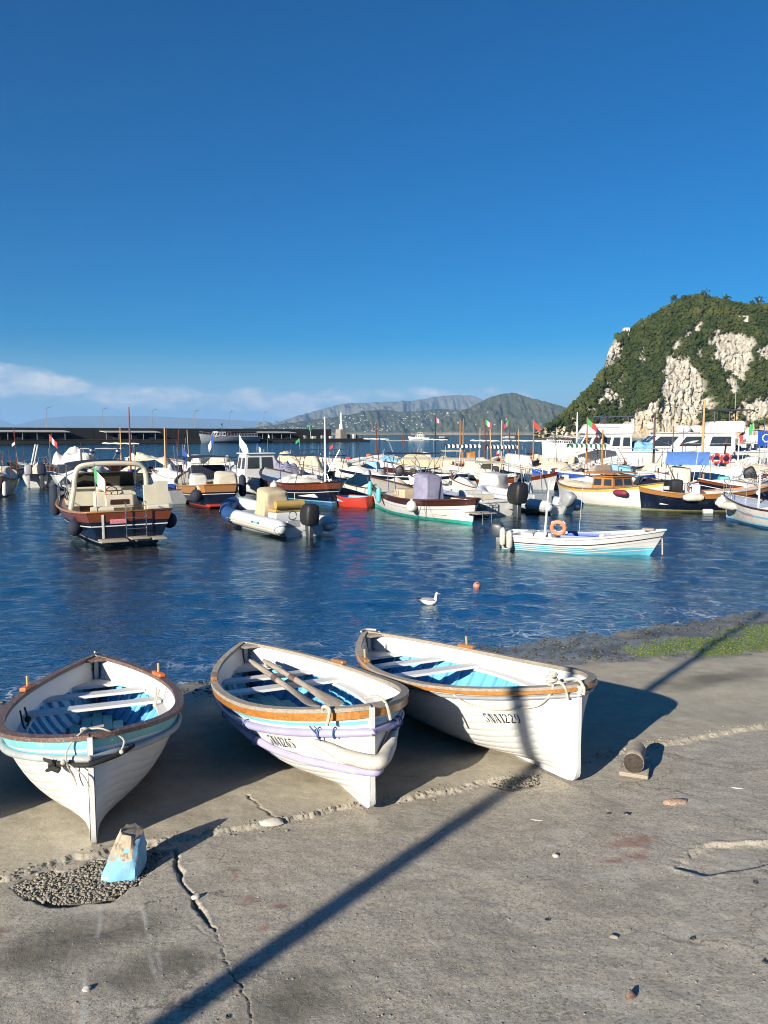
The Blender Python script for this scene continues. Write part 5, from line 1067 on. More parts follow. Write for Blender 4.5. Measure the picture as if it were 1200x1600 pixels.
    def rail(s, u0, u1, h, mat=STEEL, n=7, ins=.96, both=True, r=.014):
        us = np.linspace(u0, u1, n); b = MB()
        for sd_ in ((1, -1) if both else (1,)): b.tube([(s.xx(u, s.zs(u)), sd_ * s.half(u) * ins, s.zs(u) + h * min(1, .3 + (i / (n - 1)) * 2.5)) for i, u in enumerate(us)], r, 5)
        for sd_ in ((1, -1) if both else (1,)):
            for u in us[1::2]: b.tube([(s.xx(u, s.zs(u)), sd_ * s.half(u) * ins, s.zs(u) - .03), (s.xx(u, s.zs(u)), sd_ * s.half(u) * ins, s.zs(u) + h)], r * .8, 5)
        b.build('bow_rail', mat, s.T); return s
    def outboard(s, y=0.0, k_=1.0, mat=BLACK, tilt=0.0, z=None):
        x = s.xx(0, s.fb) - .10; z = (s.zs(0) if z is None else z); o = bpy.data.objects.new('outboard_motor', None); COL.objects.link(o); o.parent = s.T; o.location = (x, y, z); o.rotation_euler = (0, tilt, 0)
        rows = []
        for f, lx, ly, ox in ((0, .42, .34, .0), (.08, .52, .42, .0), (.26, .58, .45, -.01), (.44, .54, .43, -.04), (.56, .46, .38, -.07), (.62, .28, .24, -.08)):
            rows.append([((ox - .22 + lx / 2 * math.copysign(abs(math.cos(a)) ** .38, math.cos(a))) * k_, ly / 2 * math.copysign(abs(math.sin(a)) ** .38, math.sin(a)) * k_, (f - .12) * k_) for a in np.linspace(0, 6.2832, 17)[:-1]])
        b = MB().grid(rows, closed=True); b.f += [tuple(range(15, -1, -1)), tuple(80 + i for i in range(16))]; b.m += [0, 0]; b.build('cowling', mat, o, angle=50)
        MB().rbox(-.32 * k_, -.12 * k_, -.07 * k_, .07 * k_, -.95 * k_, -.10 * k_, .03, 1.2, 1.2).build('leg', DARKGREY if mat is not GREY else GREY, o)
        MB().rbox(-.14 * k_, .14 * k_, -.12 * k_, .12 * k_, -.30 * k_, -.02, .02).build('bracket', GREY, o); return s
    def ladder(s, y=0.0, mat=STEEL, z0=-.1, z1=.7, w=.32, x=None):
        x = s.xx(0, .3) - .12 if x is None else x; b = MB()
        for g in (-1, 1): b.tube([(x + .16, y + g * w / 2, z1 + .02), (x, y + g * w / 2, z1), (x, y + g * w / 2, z0)], .018, 6)
        for z in np.linspace(z0 + .05, z1 - .1, 4): b.tube([(x, y - w / 2, z), (x, y + w / 2, z)], .014, 6)
        b.build('ladder', mat, s.T); return s
    def hang(s, kind, u, side, z, mat, label, sc=1.0, group=None):         # a fender on its line: a thing of its own
        y = side * (s.yy(u, z) + .11 * sc); x = s.xx(u, z); b = MB()
        if kind == 'ball': b.sphere((0, 0, 0), .17 * sc, 12, 9, (1, 1, 1.08)); b.tube([(0, 0, .16 * sc), (0, 0, .23 * sc)], .04 * sc, 7)
        elif kind == 'long':
            rows = [[(r_ * math.cos(a), r_ * math.sin(a), z_) for a in np.linspace(0, 6.2832, 13)[:-1]] for z_, r_ in ((-.33 * sc, .02), (-.31 * sc, .07 * sc), (-.24 * sc, .11 * sc), (.22 * sc, .11 * sc), (.29 * sc, .07 * sc), (.33 * sc, .03))]
            b.grid(rows, closed=True)
        else:
            rows = [[(z_, r_ * math.cos(a), r_ * math.sin(a)) for a in np.linspace(0, 6.2832, 13)[:-1]] for z_, r_ in ((-.36 * sc, .02), (-.33 * sc, .08 * sc), (-.22 * sc, .13 * sc), (.22 * sc, .13 * sc), (.33 * sc, .08 * sc), (.36 * sc, .02))]
            b.grid(rows, closed=True)
        t = empty('fender'); t.matrix_world = Matrix.Translation(s.T.location) @ Matrix.Rotation(s.head, 4, 'Z') @ Matrix.Translation((x, y, z)); tag(t, label, 'fender', group)
        b.build('float', mat, t); zt = s.zs(u) - z + .02
        MB().tube([(0, 0, (.2 if kind == 'ball' else .3 if kind == 'long' else .1) * sc), (0, -side * (.08 * sc), zt)], .009, 5).build('line', ROPE, t); return s
    def lettering(s, n, u, side, drop, h, mat, seed=1):       # worn letters, too blurred to read
        r = random.Random(seed); b = MB(); w = h * .62
        for i in range(n):
            for a0, a1, b0, b1 in ((0, .28, 0, 1), r.choice(((.28, 1, .78, 1), (.28, 1, .40, .58), (.28, 1, 0, .2))), r.choice(((.72, 1, .2, 1), (.72, 1, 0, .6), (.28, .9, .4, .56)))):
                vs = []
                for gx, gy in ((a0, b0), (a1, b0), (a1, b1), (a0, b1)):
                    uu = u + (1 if side < 0 else -1) * (i * h * .85 + gx * w) / s.L; z = s.zs(uu) - drop - h * (1 - gy); vs.append((s.xx(uu, z), side * (s.yy(uu, z) + .012), z))
                b.add(vs, [(0, 1, 2, 3)])
        b.build('hull_lettering', mat, s.T, smooth=False); return s
    def number(s, txt, u, side, drop, h, mat, sq=1.0, step=.72):
        b = MB(); cur = 0
        for ch in txt:
            if ch != ' ':
                for qd_ in glyph(ch):
                    vs = []
                    for gx, gy in qd_:
                        uu = u + (-side if False else 1) * (1 if side < 0 else -1) * (cur + gx) * h * sq / s.L; z = s.zs(uu) - drop - h * (1 - gy); vs.append((s.xx(uu, z), side * (s.yy(uu, z) + .012), z))
                    b.add(vs, [(0, 1, 2, 3)])
            cur += .46 if ch == '1' else step
        b.build('hull_number', mat, s.T, smooth=False); return s
def ends(s_px, b_px):                # centre, heading and length from the two waterline ends
    a, b = at(*s_px), at(*b_px); d = b - a; return ((a + b) / 2, math.atan2(d.y, d.x), d.length)
def from_stern(px, py, deg, L): a = at(px, py); h = R(deg); return (a + Vector((math.cos(h), math.sin(h), 0)) * L / 2, h)
def rib(label, px, py, deg, L, Bm, mat, band_mat, tr=.24, group=None):
    pos, h = from_stern(px, py, deg, L); s = Boat('inflatable_boat', label, 'inflatable boat', L, Bm - tr * 1.4, .42, .18, 0, .85, pos, h, group, rake=.1, full=1.3)
    s.band('hull', GELCOAT, lambda u: -.3, lambda u: .34 + .15 * max(0, u - .5), 4); s.floor = .28
    hw = Bm / 2 - tr; P_ = []
    for sd_ in (1, -1):
        c = [(-L * .5 - .28, sd_ * hw, .30, .10), (-L * .5 - .12, sd_ * hw, .33, tr * .82), (-L * .5 + .1, sd_ * hw, .36, tr), (-L * .2, sd_ * hw, .38, tr), (L * .15, sd_ * hw, .42, tr), (L * .32, sd_ * hw * .86, .50, tr), (L * .43, sd_ * hw * .55, .60, tr), (L * .49, sd_ * hw * .2, .68, tr), (L * .5, 0, .70, tr)]
        c2 = catmull([Vector((a[0], a[1], a[2])) for a in c], 5); rr_ = np.interp(np.linspace(0, 8, len(c2)), range(9), [a[3] for a in c]); P_.append((c2, list(rr_)))
    pts = P_[0][0] + P_[1][0][::-1][1:]; rad = P_[0][1] + P_[1][1][::-1][1:]
    MB().tube(pts, rad, 14).build('tube', mat, s.T, angle=70)
    for dz in (-.03, -.11):
        for side in (0, 1):
            c2, rr_ = P_[side]; sd_ = 1 if side == 0 else -1; q_ = []
            for i in range(3, len(c2) - 1):
                t = (c2[min(i + 1, len(c2) - 1)] - c2[i - 1]).normalized(); nrm = Vector((t.y, -t.x, 0)) * (-1 if side == 0 else 1); off = math.sqrt(max(.0001, rr_[i] ** 2 - dz * dz)); q_.append(c2[i] + nrm * off * (1 if True else 1) + Vector((0, 0, dz)))
            MB().tube(q_, .022, 6, sq=.8).build('rubbing_strip', band_mat, s.T)
    MB().sheet([[(x, g * hw * (1 if x < L * .2 else .6), .30 + .10 * max(0, x / L)) for g in (-1, 0, 1)] for x in np.linspace(-L * .48, L * .40, 6)], .03).build('floor', GREY, s.T)
    return s
def gozzo(label, cx, wy, deg, L, top, strake=None, boot=None, gun=MAHOG, deckm=CREAM, name='wooden_boat', cat='boat', group='small boats moored in the harbour', fb=.62, db=.5, ds=.25, tw=0.0, B_=None, pos=None, line=None, st=.16, well=True):
    p = pos or at(cx, wy); s = Boat(name, label, cat, L, B_ or L * .36, fb, db, ds, tw, p, R(deg), group); s.hull(top, boot, strake, st, .08, line, gun)
    s.deck(deckm, .10, .62 if well else .11, .24, .12, M('shabby_cockpit', (.30, .26, .20), .7, .3, 4))
    r = rb_
    for k_ in range(r.randint(1, 3)): u, y = r.uniform(.05, .95), r.choice((-1, 1)); y *= s.half(u) * .85; tall = r.random() < .16; h_ = r.uniform(2.2, 3.6) if tall else r.uniform(.7, 2.0); MB().tube([((u - .5) * L, y, s.zs(u) - .05), ((u - .5) * L + r.uniform(-.25, .25), y * r.uniform(.7, 1), s.zs(u) + h_)], .028 if tall else .018, 5).build('pole' if tall else 'rod', r.choice((MAHOG, DKMAHOG, DKMAHOG, PINE)) if tall else r.choice((DARKGREY, CHROME_POLE, WHITE_OLD, MAHOG)), s.T)
    MB().tube([(s.xx(.97, s.zs(.97)), 0, s.zs(.97) - .1), (s.xx(.97, s.zs(.97)), 0, s.zs(.97) + .28)], .05, 6).build('bow_post', r.choice((MAHOG, TEAK, DKMAHOG)), s.T)
    s.box('engine_box', r.uniform(.30, .42), 0, .14, .8, .7, r.uniform(.45, .75), r.choice((DKMAHOG, TEAK, CREAM, DARKGREY)), .05); s.box('thwart', r.uniform(.16, .24), 0, s.fb * .62, .26, s.B * .62, .04, r.choice((TEAK, MAHOG, WHITE)), .012)
    if r.random() < .5: s.rail(.62, .99, .42, STEEL, 6)
    if r.random() < .5:
        b = MB()
        for q_ in range(3): b.torus(((.74 - .5) * L, .05 * q_, s.zs(.74) + .02 + .035 * q_), .20 - .02 * q_, .022, 'z', 14, 5)
        b.build('coiled_line', r.choice((ROPE, DKROPE, COBALT)), s.T)
    u = r.uniform(.2, .8); o = s.box('crate', u, r.uniform(-.3, .3), s.zs(u) - .1, .4, .5, r.uniform(.2, .4), r.choice((COBALT, DKMAHOG, GREY, BLACK, ORANGE, NAVY_CLOTH, REDPAINT)), .03)
    return s
# ================================================================ BOATS AFLOAT: the ones in front
G_FR = 'boats moored nearest the slipway'
# 1 wooden cabin cruiser seen from astern
L = 8.2; pos, h = from_stern(205, 851, 120, L); s = Boat('cabin_cruiser', 'navy wooden cabin cruiser with cream arch and mahogany transom band, seen from astern', 'motor boat', L, 3.3, .95, .55, .12, .80, pos, h, G_FR)
s.hull(NAVY, None, MAHOG, .30, line=(WHITE, .42, .035), gun=TEAK, gr=.04); s.band('waterline_stripe', WHITE, lambda u: .10, lambda u: .135, 2, .012)
s.deck(TEAK, .03, .60, .30, .45, IVORY)
hw = 1.22; xa = (.40 - .5) * L
def arch(x, r, n=10): return [(x + .25, -hw - .1, .95), (x + .10, -hw, 1.6), (x, -hw * .97, 2.05), (x - .06, -hw * .88, 2.36), (x - .08, -hw * .6, 2.47), (x - .08, 0, 2.5), (x - .08, hw * .6, 2.47), (x - .06, hw * .88, 2.36), (x, hw * .97, 2.05), (x + .10, hw, 1.6), (x + .25, hw + .1, .95)]
MB().tube(catmull(arch(xa - .35, .09), 4), .085, 10, sq=1.5).build('radar_arch', IVORY, s.T)
s.cabin(.56, .86, .62, IVORY, 3, .78, None, .95, .7, aft=False); s.windscreen(.60, 2.3, .62, 1.5, STEEL, -.5)
b = MB(); rows = [[(x_, g * 1.25, 2.42 + .12 * (1 - g * g) + .05 * math.sin(x_ * 2)) for g in np.linspace(-1, 1, 9)] for x_ in np.linspace(xa - .25, xa + 1.6, 8)]; b.sheet(rows, .05).build('bimini', NAVY_CLOTH, s.T)
for g in (-1, 1): MB().tube([(xa + 1.5, g * 1.2, 1.2), (xa + 1.45, g * 1.22, 2.4)], .02, 6).build('bimini_pole', STEEL, s.T)
s.box('companionway', .585, .55, .45, .06, .75, 1.1, DKMAHOG); s.box('helm_console', .50, -.12, .45, .55, 1.05, 1.02, IVORY, .08, .8, .95, .1); s.wheel(.455, -.15, 1.42, .21); s.box('dashboard', .50, -.12, 1.47, .35, .9, .16, IVORY, .05, .7, .95)
s.box('helm_seat', .36, -.18, .45, .45, .95, .50, IVORY, .08); sb_ = s.box('seat_back', .315, -.18, .95, .12, .95, .48, IVORY, .05); MB().rbox(-1.60, -1.54, -.50, .14, 1.08, 1.26, .02).build('seat_slot', DKMAHOG, s.T); MB().rbox(-1.735, -1.70, -.52, .16, .58, .82, .012).build('locker_door', MAHOG, s.T)
MB().sheet([[((.30 - .5) * L + .10 * f, -1.02 + .42 * g - .42, .55 + 1.30 * f - .12 * (g > 0) * f) for g in np.linspace(-1, 1, 9)] for f in np.linspace(0, 1, 7)], .16).build('upright_sunpad', IVORY, s.T, angle=60)
for k_, y in enumerate((.78, -.95)): MB().tube([((.045 - .5) * L, y - .34, 1.12), ((.045 - .5) * L, y + .34, 1.12)], .11, 12).build('bolster', IVORY, s.T)
s.box('aft_bench', .10, 0, .45, .5, 2.0, .42, IVORY, .06); s.box('table', .20, -.05, .80, .4, .7, .05, TEAK, .02)
s.ladder(-.16, STEEL, .12, 1.35, .62); MB().rbox(-L / 2 - .62, -L / 2 + .02, .18, 1.0, .18, .24, .02).build('swim_platform', GREYWOOD, s.T); MB().rbox(-L / 2 - .62, -L / 2 + .02, -1.0, -.55, .18, .24, .02).build('swim_platform', GREYWOOD, s.T); MB().rbox(-L / 2 - .55, -L / 2, -.5, .1, .22, .27, .02).build('swim_step', GREYWOOD, s.T)
MB().rbox(-L / 2 - .035, -L / 2 - .015, .12, .62, .70, .84, .004).build('name_board', M('pink_name_board', (.60, .16, .20), .5, .3, 25, col2=(.7, .6, .6)), s.T)
MB().rbox(-L / 2 - .03, -L / 2 - .012, .80, .87, .25, 1.0, .004).build('exhaust_stain', WHITE_OLD, s.T)
s.rail(.50, 1.0, .62, STEEL, 9); s.staff(.03, .95, 1.55, 'it', .62, .25, 3.6, 1.1); 
MB().sphere(((.52 - .5) * L, .38, 2.92), .12, 10, 7).tube([((.52 - .5) * L, .38, 2.7), ((.52 - .5) * L, .38, 2.85)], .04, 6).build('searchlight', STEEL, s.T); MB().tube([((.42 - .5) * L, .92, 2.6), ((.42 - .5) * L, .92, 3.0)], .07, 8).build('horn', WHITE, s.T)
MB().sphere(((.52 - .5) * L, -.52, 2.88), .11, 10, 7).build('lamp', STEEL, s.T)
s.hang('ball', .16, 1, .50, NAVY_CLOTH, 'dark ball fender low on the port quarter of the cabin cruiser', 1.5); s.hang('ball', .13, -1, .60, NAVY_CLOTH, 'dark ball fender on the starboard quarter of the cabin cruiser', 1.5); s.hang('long', .74, 1, 1.05, NAVY_CLOTH, 'long dark fender hanging from the port bow rail of the cabin cruiser', 1.8)
# 2 big inflatable
s = rib('white and navy inflatable boat with tan console cover and black outboard, before the navy gozzo', 476, 838, 124, 5.9, 2.45, RIBGREY, M('tan_rubber_strip', (.42, .36, .27), .6, .15, 5), .27)
MB().tube(catmull([Vector((5.9 * .10, .955, .40)), Vector((5.9 * .22, .95, .44)), Vector((5.9 * .32, .82, .50)), Vector((5.9 * .43, .53, .60)), Vector((5.9 * .49, .19, .68)), Vector((5.9 * .5, 0, .70))], 6), .283, 14).build('bow_patch', M('navy_tube_patch', (.02, .06, .17), .5, .2, 5), s.T, angle=70)
s.boxcover(.42, 1.15, .95, 1.15, BEIGE, .34, .82, seed=3); s.box('helm_seat', .24, 0, .32, .60, 1.15, .42, GELCOAT, .06); s.box('seat_cushion', .24, 0, .74, .55, 1.12, .12, MUSTARD, .05); MB().tube([((.19 - .5) * 5.9, -.55, 1.02), ((.19 - .5) * 5.9, .55, 1.02)], .14, 12).build('backrest', MUSTARD, s.T); s.outboard(0, 1.15, BLACK, .0, .58)
s.box('transom', .02, 0, .2, .10, 1.25, .36, GREY, .02); s.box('bow_locker', .80, 0, .38, .8, .8, .12, GREY, .04); MB().torus((-5.9 * .5 + .06, .42, .74), .15, .02, 'x', 14, 6).build('tow_frame', STEEL, s.T)
for k_ in range(4): MB().rbox(-1.9 + k_ * .17, -1.80 + k_ * .17, .955 + .285 - .06, .955 + .285, .40, .47, .01).build('tube_logo', (DARKGREY, AQUAFEND, AQUAFEND, DARKGREY)[k_], s.T)
# 3 small white fibreglass boat in the open
pos = at(899, 861); s = Boat('motor_boat', 'small white open motor boat with pale blue bottom and orange lifebuoy, alone in open water', 'motor boat', 4.25, 1.65, .44, .32, .0, .80, pos, R(-24), G_FR, rake=.42, full=1.15)
s.hull(GELCOAT, BLUEBOOT, None, bh=.20, line=(BLACK, .17, .028), gun=GELCOAT, gr=.035); s.deck(GELCOAT, .05, .70, .24, .10, WHITE)
for k_ in range(3): s.band('chine_rib', WHITE, lambda u, q=k_: .02 + .06 * q + .35 * max(0, u - .55) * (1 + .5 * q), lambda u, q=k_: .045 + .06 * q + .35 * max(0, u - .55) * (1 + .5 * q), 2, .012)
for sd_ in (1, -1): MB().rbox(-.35, .95, sd_ * .55 - .02, sd_ * .55 + .02, .25, .53, .01).build('side_cushion', COBALT, s.T)
s.box('thwart', .58, 0, .22, .35, 1.2, .2, COBALT, .03); s.outboard(0, .72, DARKGREY, .0, .40); s.mast(.30, 1.9, WHITE, .035, -.45, .25, .12); s.box('steering_box', .28, .1, .25, .6, .8, .30, GELCOAT, .06, .8); s.box('seat', .17, .1, .2, .35, .9, .33, WHITE_OLD, .08)
MB().tube([((.50 - .5) * 4.1, .55, .5), ((.52 - .5) * 4.1, .55, 1.9)], .010, 5).build('rod', ROPE, s.T); MB().tube([(2.05 + .34, .1, .72), (2.05 + .40, .05, .45), (2.05 + .42, -.02, .05)], .018, 5).build('bow_line', ROPE, s.T); s.box('bow_pad', .985, 0, .73, .35, .25, .07, GREYWOOD, .03)
s.hang('long', .02, -1, .42, FOAM_FENDER, 'outer white fender on the stern corner of the small open motor boat', .85); s.hang('long', .07, -1, .34, FOAM_FENDER, 'inner white fender beside the stern of the small open motor boat', .85)
t = empty('lifebuoy'); t.matrix_world = Matrix.Translation(s.T.location) @ Matrix.Rotation(s.head, 4, 'Z') @ Matrix.Translation(((.39 - .5) * 4.1, -.38, .72)) @ Matrix.Rotation(.25, 4, 'X'); tag(t, 'faded orange lifebuoy propped inside the small open motor boat', 'lifebuoy')
MB().torus((0, 0, 0), .19, .065, 'y', 22, 10).build('ring', CORAL, t)
for k_ in range(4): a = k_ * 1.571 + .78; MB().torus((.19 * math.cos(a), 0, .19 * math.sin(a)), .072, .012, 'y' if k_ % 2 else 'y', 10, 5).build('band', WHITECLOTH, t)
# 4 white gozzo with turquoise bottom
L = 8.6; pos, h = from_stern(738, 820, 117, L); s = Boat('wooden_boat', 'white gozzo with dark mahogany rail, green bottom and violet hooded seat, in the front row', 'boat', L, 2.6, .80, .62, .22, .0, pos, h, G_FR, rake=.55)
s.hull(WHITE, GREENBOOT, DKMAHOG, .24, .13, gun=DKMAHOG, gr=.045, line=(GREY, .36, .02)); s.deck(CREAM, .10, .60, .28, .30, CREAM)
s.boxcover(.40, 1.05, 1.25, 1.25, GREYCLOTH, .55, .80, seed=5, name='hooded_cover'); s.box('stern_cushion', .20, 0, .62, .9, 1.5, .22, BEIGE, .08); s.box('engine_box', .58, .1, .55, .9, .95, .55, BEIGE, .06)
s.box('stern_locker', .24, 0, .3, 1.0, 1.3, .32, CREAM, .05)
for y in (.75, -.75): MB().tube([(.6, y, .9), (1.1, y * .9, 2.2), (1.25, y * .7, 2.5)], .022, 6).build('canopy_pole', STEEL, s.T)
MB().tube([(1.4, .7, .9), (1.7, .66, 2.4)], .022, 6).build('canopy_pole', STEEL, s.T); MB().tube([(-1.8, .5, .9), (-1.8, .5, 2.6)], .018, 6).build('mast_rod', STEEL, s.T)
MB().rbox(-L / 2 - 1.0, -L / 2 - .1, -.45, .45, .50, .54, .015).build('boarding_plank', GREYWOOD, s.T); s.ladder(.0, STEEL, .1, .55, .4, -L / 2 - 1.0)
s.hang('long', .84, 1, .98, AQUAFEND, 'turquoise fender nearest the bow of the green bottomed gozzo', 1.05, 'turquoise fenders on the white gozzo'); s.hang('long', .65, 1, .82, AQUAFEND, 'turquoise fender amidships on the green bottomed gozzo', 1.05, 'turquoise fenders on the white gozzo'); s.hang('ball', .30, 1, .56, WHITE, 'white ball fender on the side of the green bottomed gozzo', 1.35)
MB().tube(catmull([(-2.4, 1.1, .85), (-2.35, 1.25, .4), (-2.3, 1.3, -.1)], 5), .012, 5).tube(catmull([(-2.6, 1.05, .85), (-2.8, 1.2, .3), (-2.9, 1.3, .05)], 5), .012, 5).build('hanging_rope', DKROPE, s.T)
# 5 navy gozzo with mahogany band
L = 9.4; pos, h = from_stern(521, 791, 119, L); s = Boat('wooden_boat', 'large navy gozzo with glossy mahogany band and white deck, behind the big inflatable', 'boat', L, 3.0, .98, .55, .2, .25, pos, h, G_FR)
s.hull(NAVY, DKBLUEBOOT, MAHOG, .32, .18, line=(WHITE, .44, .03), gun=DKMAHOG, gr=.04); s.band('waterline_stripe', LTBLUE, lambda u: .18, lambda u: .23, 2, .012); s.deck(WHITE, .06, .44, .34, .40, WHITE)
s.cover(.30, .60, .35, CANVAS_W, .7, 3); s.canopy(.10, .46, 2.45, DARKGREY, STEEL, .8, .04); s.mast(.03, 3.3, WHITE, .06, .30); s.box('seat', .2, 0, .4, .7, 1.6, .4, CREAM, .06); s.box('helm', .40, -.4, .4, .5, .7, .95, WHITE, .05)
s.lettering(5, .60, 1, .62, .12, WHITE, 3); MB().rbox(-L / 2 - .04, -L / 2 - .01, -.25, .15, .55, .68, .005).build('name_board', M('pale_pink_board', (.55, .3, .34), .6, .3, 25), s.T)
MB().rbox(-2.45, -2.40, s.yy(.21, .6) + .01, s.yy(.21, .6) + .03, .20, .92, .004).build('rubbing_board', WHITE_OLD, s.T)
s.hang('ball', .42, 1, .80, WHITE, 'white ball fender on the mahogany band of the large navy gozzo', 1.3); s.hang('long', .72, 1, .75, NAVY_CLOTH, 'dark blue fender near the bow of the large navy gozzo', 1.2)
# 6 navy boat with teak band and beige covers
L = 7.0; pos, h = from_stern(345, 792, 116, L); s = Boat('wooden_boat', 'navy boat with honey coloured teak band and pale covers, left of the big inflatable', 'boat', L, 2.9, .92, .5, .15, .55, pos, h, G_FR)
s.hull(NAVY, REDBOOT, TEAK, .34, .06, line=(WHITE, .42, .03), gun=TEAK, gr=.04); s.deck(CREAM, .05, .58, .3, .4, CREAM); s.canopy(.18, .62, 2.35, NAVY_CLOTH, STEEL, .86, .05)
s.boxcover(.16, 1.15, .8, 1.0, CREAM, .62, .86, seed=8, y=-.55); s.boxcover(.30, .9, .9, .9, CANVAS_W, .6, .8, seed=9, y=.6); s.box('stern_seat', .08, .4, .5, .5, 1.3, .55, CREAM, .06); s.box('locker_door', .035, .45, .55, .04, .55, .30, MAHOG, .01); s.box('folded_hood', .50, -.2, 1.15, .5, 2.0, .75, NAVY_CLOTH, .12, .9, .9)
s.hang('ball', .06, 1, .55, NAVY_CLOTH, 'dark ball fender on the port corner of the teak banded navy boat', 1.8); s.hang('long', .12, -1, .95, NAVY_CLOTH, 'dark fender standing upright at the starboard quarter of the teak banded boat', 1.7); s.staff(.6, .9, 2.0, 'blue', .95, .0, 3.4, .9)
MB().rbox(-L / 2 - .6, -L / 2 + .05, -.7, .7, .08, .16, .02).build('swim_platform', REDPAINT, s.T)
# 7 red tender
pos = at(553, 791); s = Boat('dinghy', 'small red dinghy with bright blue inside, tied between the gozzi', 'dinghy', 1.9, 1.35, .46, .08, .04, .62, pos, R(150), None, rake=.15, full=1.2)
s.hull(REDPAINT, None, None, gun=REDPAINT, gr=.022); s.deck(BLUE_IN, .03, .96, .05, .26, BLUE_IN); s.box('thwart', .45, 0, .33, .22, 1.15, .03, BLUE_IN, .01); MB().tube(catmull([(-.6, -.6, .38), (-.75, -.75, .2), (-.8, -.85, -.05)], 5), .012, 5).build('tether', ROPE, s.T)
# 8 second inflatable and the white cuddy beside it
s = rib('grey white inflatable boat with steel rod rack, left of the yellow banded gozzo', 878, 803, 119, 5.8, 2.3, RIBGREY, GREY, .27); s.box('console', .45, 0, .3, .7, .8, .95, GELCOAT, .06, .7, .9, .1); s.windscreen(.52, .8, .4, 1.2, STEEL, -.25); s.box('seat_pod', .28, 0, .3, .7, 1.1, .5, GREY, .06); s.outboard(0, 1.0, GREY, -.5, .65)
for k_ in range(4): MB().tube([(-.5 - .12 * k_, -.35 + .22 * k_, .9), (-.15 - .12 * k_, -.35 + .22 * k_, 1.9)], .016, 6).build('rod_holder', STEEL, s.T)
MB().tube([(-.9, -.6, .6), (-.75, -.55, 1.9), (-.75, .55, 1.9), (-.9, .6, .6)], .025, 7).build('roll_bar', STEEL, s.T)
L = 4.8; pos, h = from_stern(782, 807, 118, L); s = Boat('motor_boat', 'white open boat with large black outboard, between the green bottomed gozzo and the grey inflatable', 'motor boat', L, 2.0, .60, .35, .0, .8, pos, h, G_FR); s.hull(WHITE_OLD, None, None, gun=GREY); s.deck(GELCOAT, .06, .64, .24, .12, WHITE_OLD); s.outboard(-.55, 1.45, BLACK, .0, .75); s.box('engine_well', .10, .1, .35, .5, 1.5, .35, WHITE_OLD, .05); s.box('seat', .28, .1, .15, .5, 1.2, .7, CREAM, .06); s.box('console', .45, .1, .15, .6, .9, .85, WHITE_OLD, .06); s.ladder(.5, STEEL, -.1, .6); s.staff(.05, .8, 1.8, 'white', .25, .05)
# 9 yellow banded gozzo, bow towards us
pos, h, L = ends((874, 781), (1034, 797)); s = Boat('wooden_boat', 'white gozzo with yellow band and varnished wooden cabin, maroon fender on its bow', 'boat', L, 2.6, .82, .45, .30, .0, pos, h, G_FR, rake=.06)
s.hull(WHITE, M('pale_green_scum', (.42, .44, .28), .7, .25, 5), YELLOW, .15, .07, gun=BROWNWOOD, gr=.04); s.deck(CREAM, .40, .66, .30, .3, WHITE); s.cabin(.46, .66, .62, ORANGEWOOD, 2, .66, TEAK, None, .12); MB().sheet([[((u - .5) * L, g * 1.05 * (1 - .15 * f), 1.62 + .10 * (1 - g * g)) for g in np.linspace(-1, 1, 7)] for f, u in ((0, .40), (.5, .53), (1, .67))], .05).build('cabin_top', ORANGEWOOD, s.T)
s.cover(.04, .40, .22, CREAM, .8, 4); s.mast(.44, 3.0, ORANGEWOOD, .06); s.boxcover(.43, 1.5, .5, .4, GREYWOOD, 1.55, .8, seed=11, name='rolled_net')
s.hang('cross', .76, -1, .74, MAROON, 'maroon fender on the yellow band of the wooden cabin gozzo', 1.15); MB().torus((s.xx(.93, .75), -s.yy(.93, .75) - .01, .75), .06, .02, 'y', 12, 6).build('hawse_hole', BLACK, s.T)
s.ladder(1.0, STEEL, -.1, .8, .35, -L / 2 - .3)
# 10 navy boat with teak band
s = Boat('wooden_boat', 'dark navy gozzo with teak band and scummed waterline, behind the yellow banded gozzo bow', 'boat', 5.6, 2.3, .80, .35, .25, .0, at(1098, 797), R(-4), G_FR); s.hull(NAVY, M('olive_scum', (.20, .19, .08), .7, .3, 6), TEAK, .20, .07, gun=TEAK); s.deck(WHITE, .10, .62, .28, .3, WHITE); s.box('console', .42, .2, .3, .5, .8, .9, WHITE, .06); s.wheel(.36, -.3, 1.1, .20, MAHOG); s.box('cushion', .70, 0, .80, .9, .9, .12, CREAM, .05); s.box('motor_cover', .30, .4, .8, .5, .6, .6, BLACK, .1)
s.hang('cross', .35, -1, .68, FOAM_FENDER, 'large pale sausage fender on the teak banded navy gozzo', 1.3); s.hang('ball', .55, -1, .42, WHITE, 'small white ball fender low on the teak banded navy gozzo', .6); s.hang('ball', .88, -1, .85, WHITE, 'small white ball float at the bow of the teak banded navy gozzo', .55)
o = things(MB().rbox(-.2, .2, -.12, .12, -.1, .16, .03), 'float_box', WHITE_OLD, 'white foam float box in the water beside the teak banded navy gozzo', 'float'); o.location = at(1106, 801)
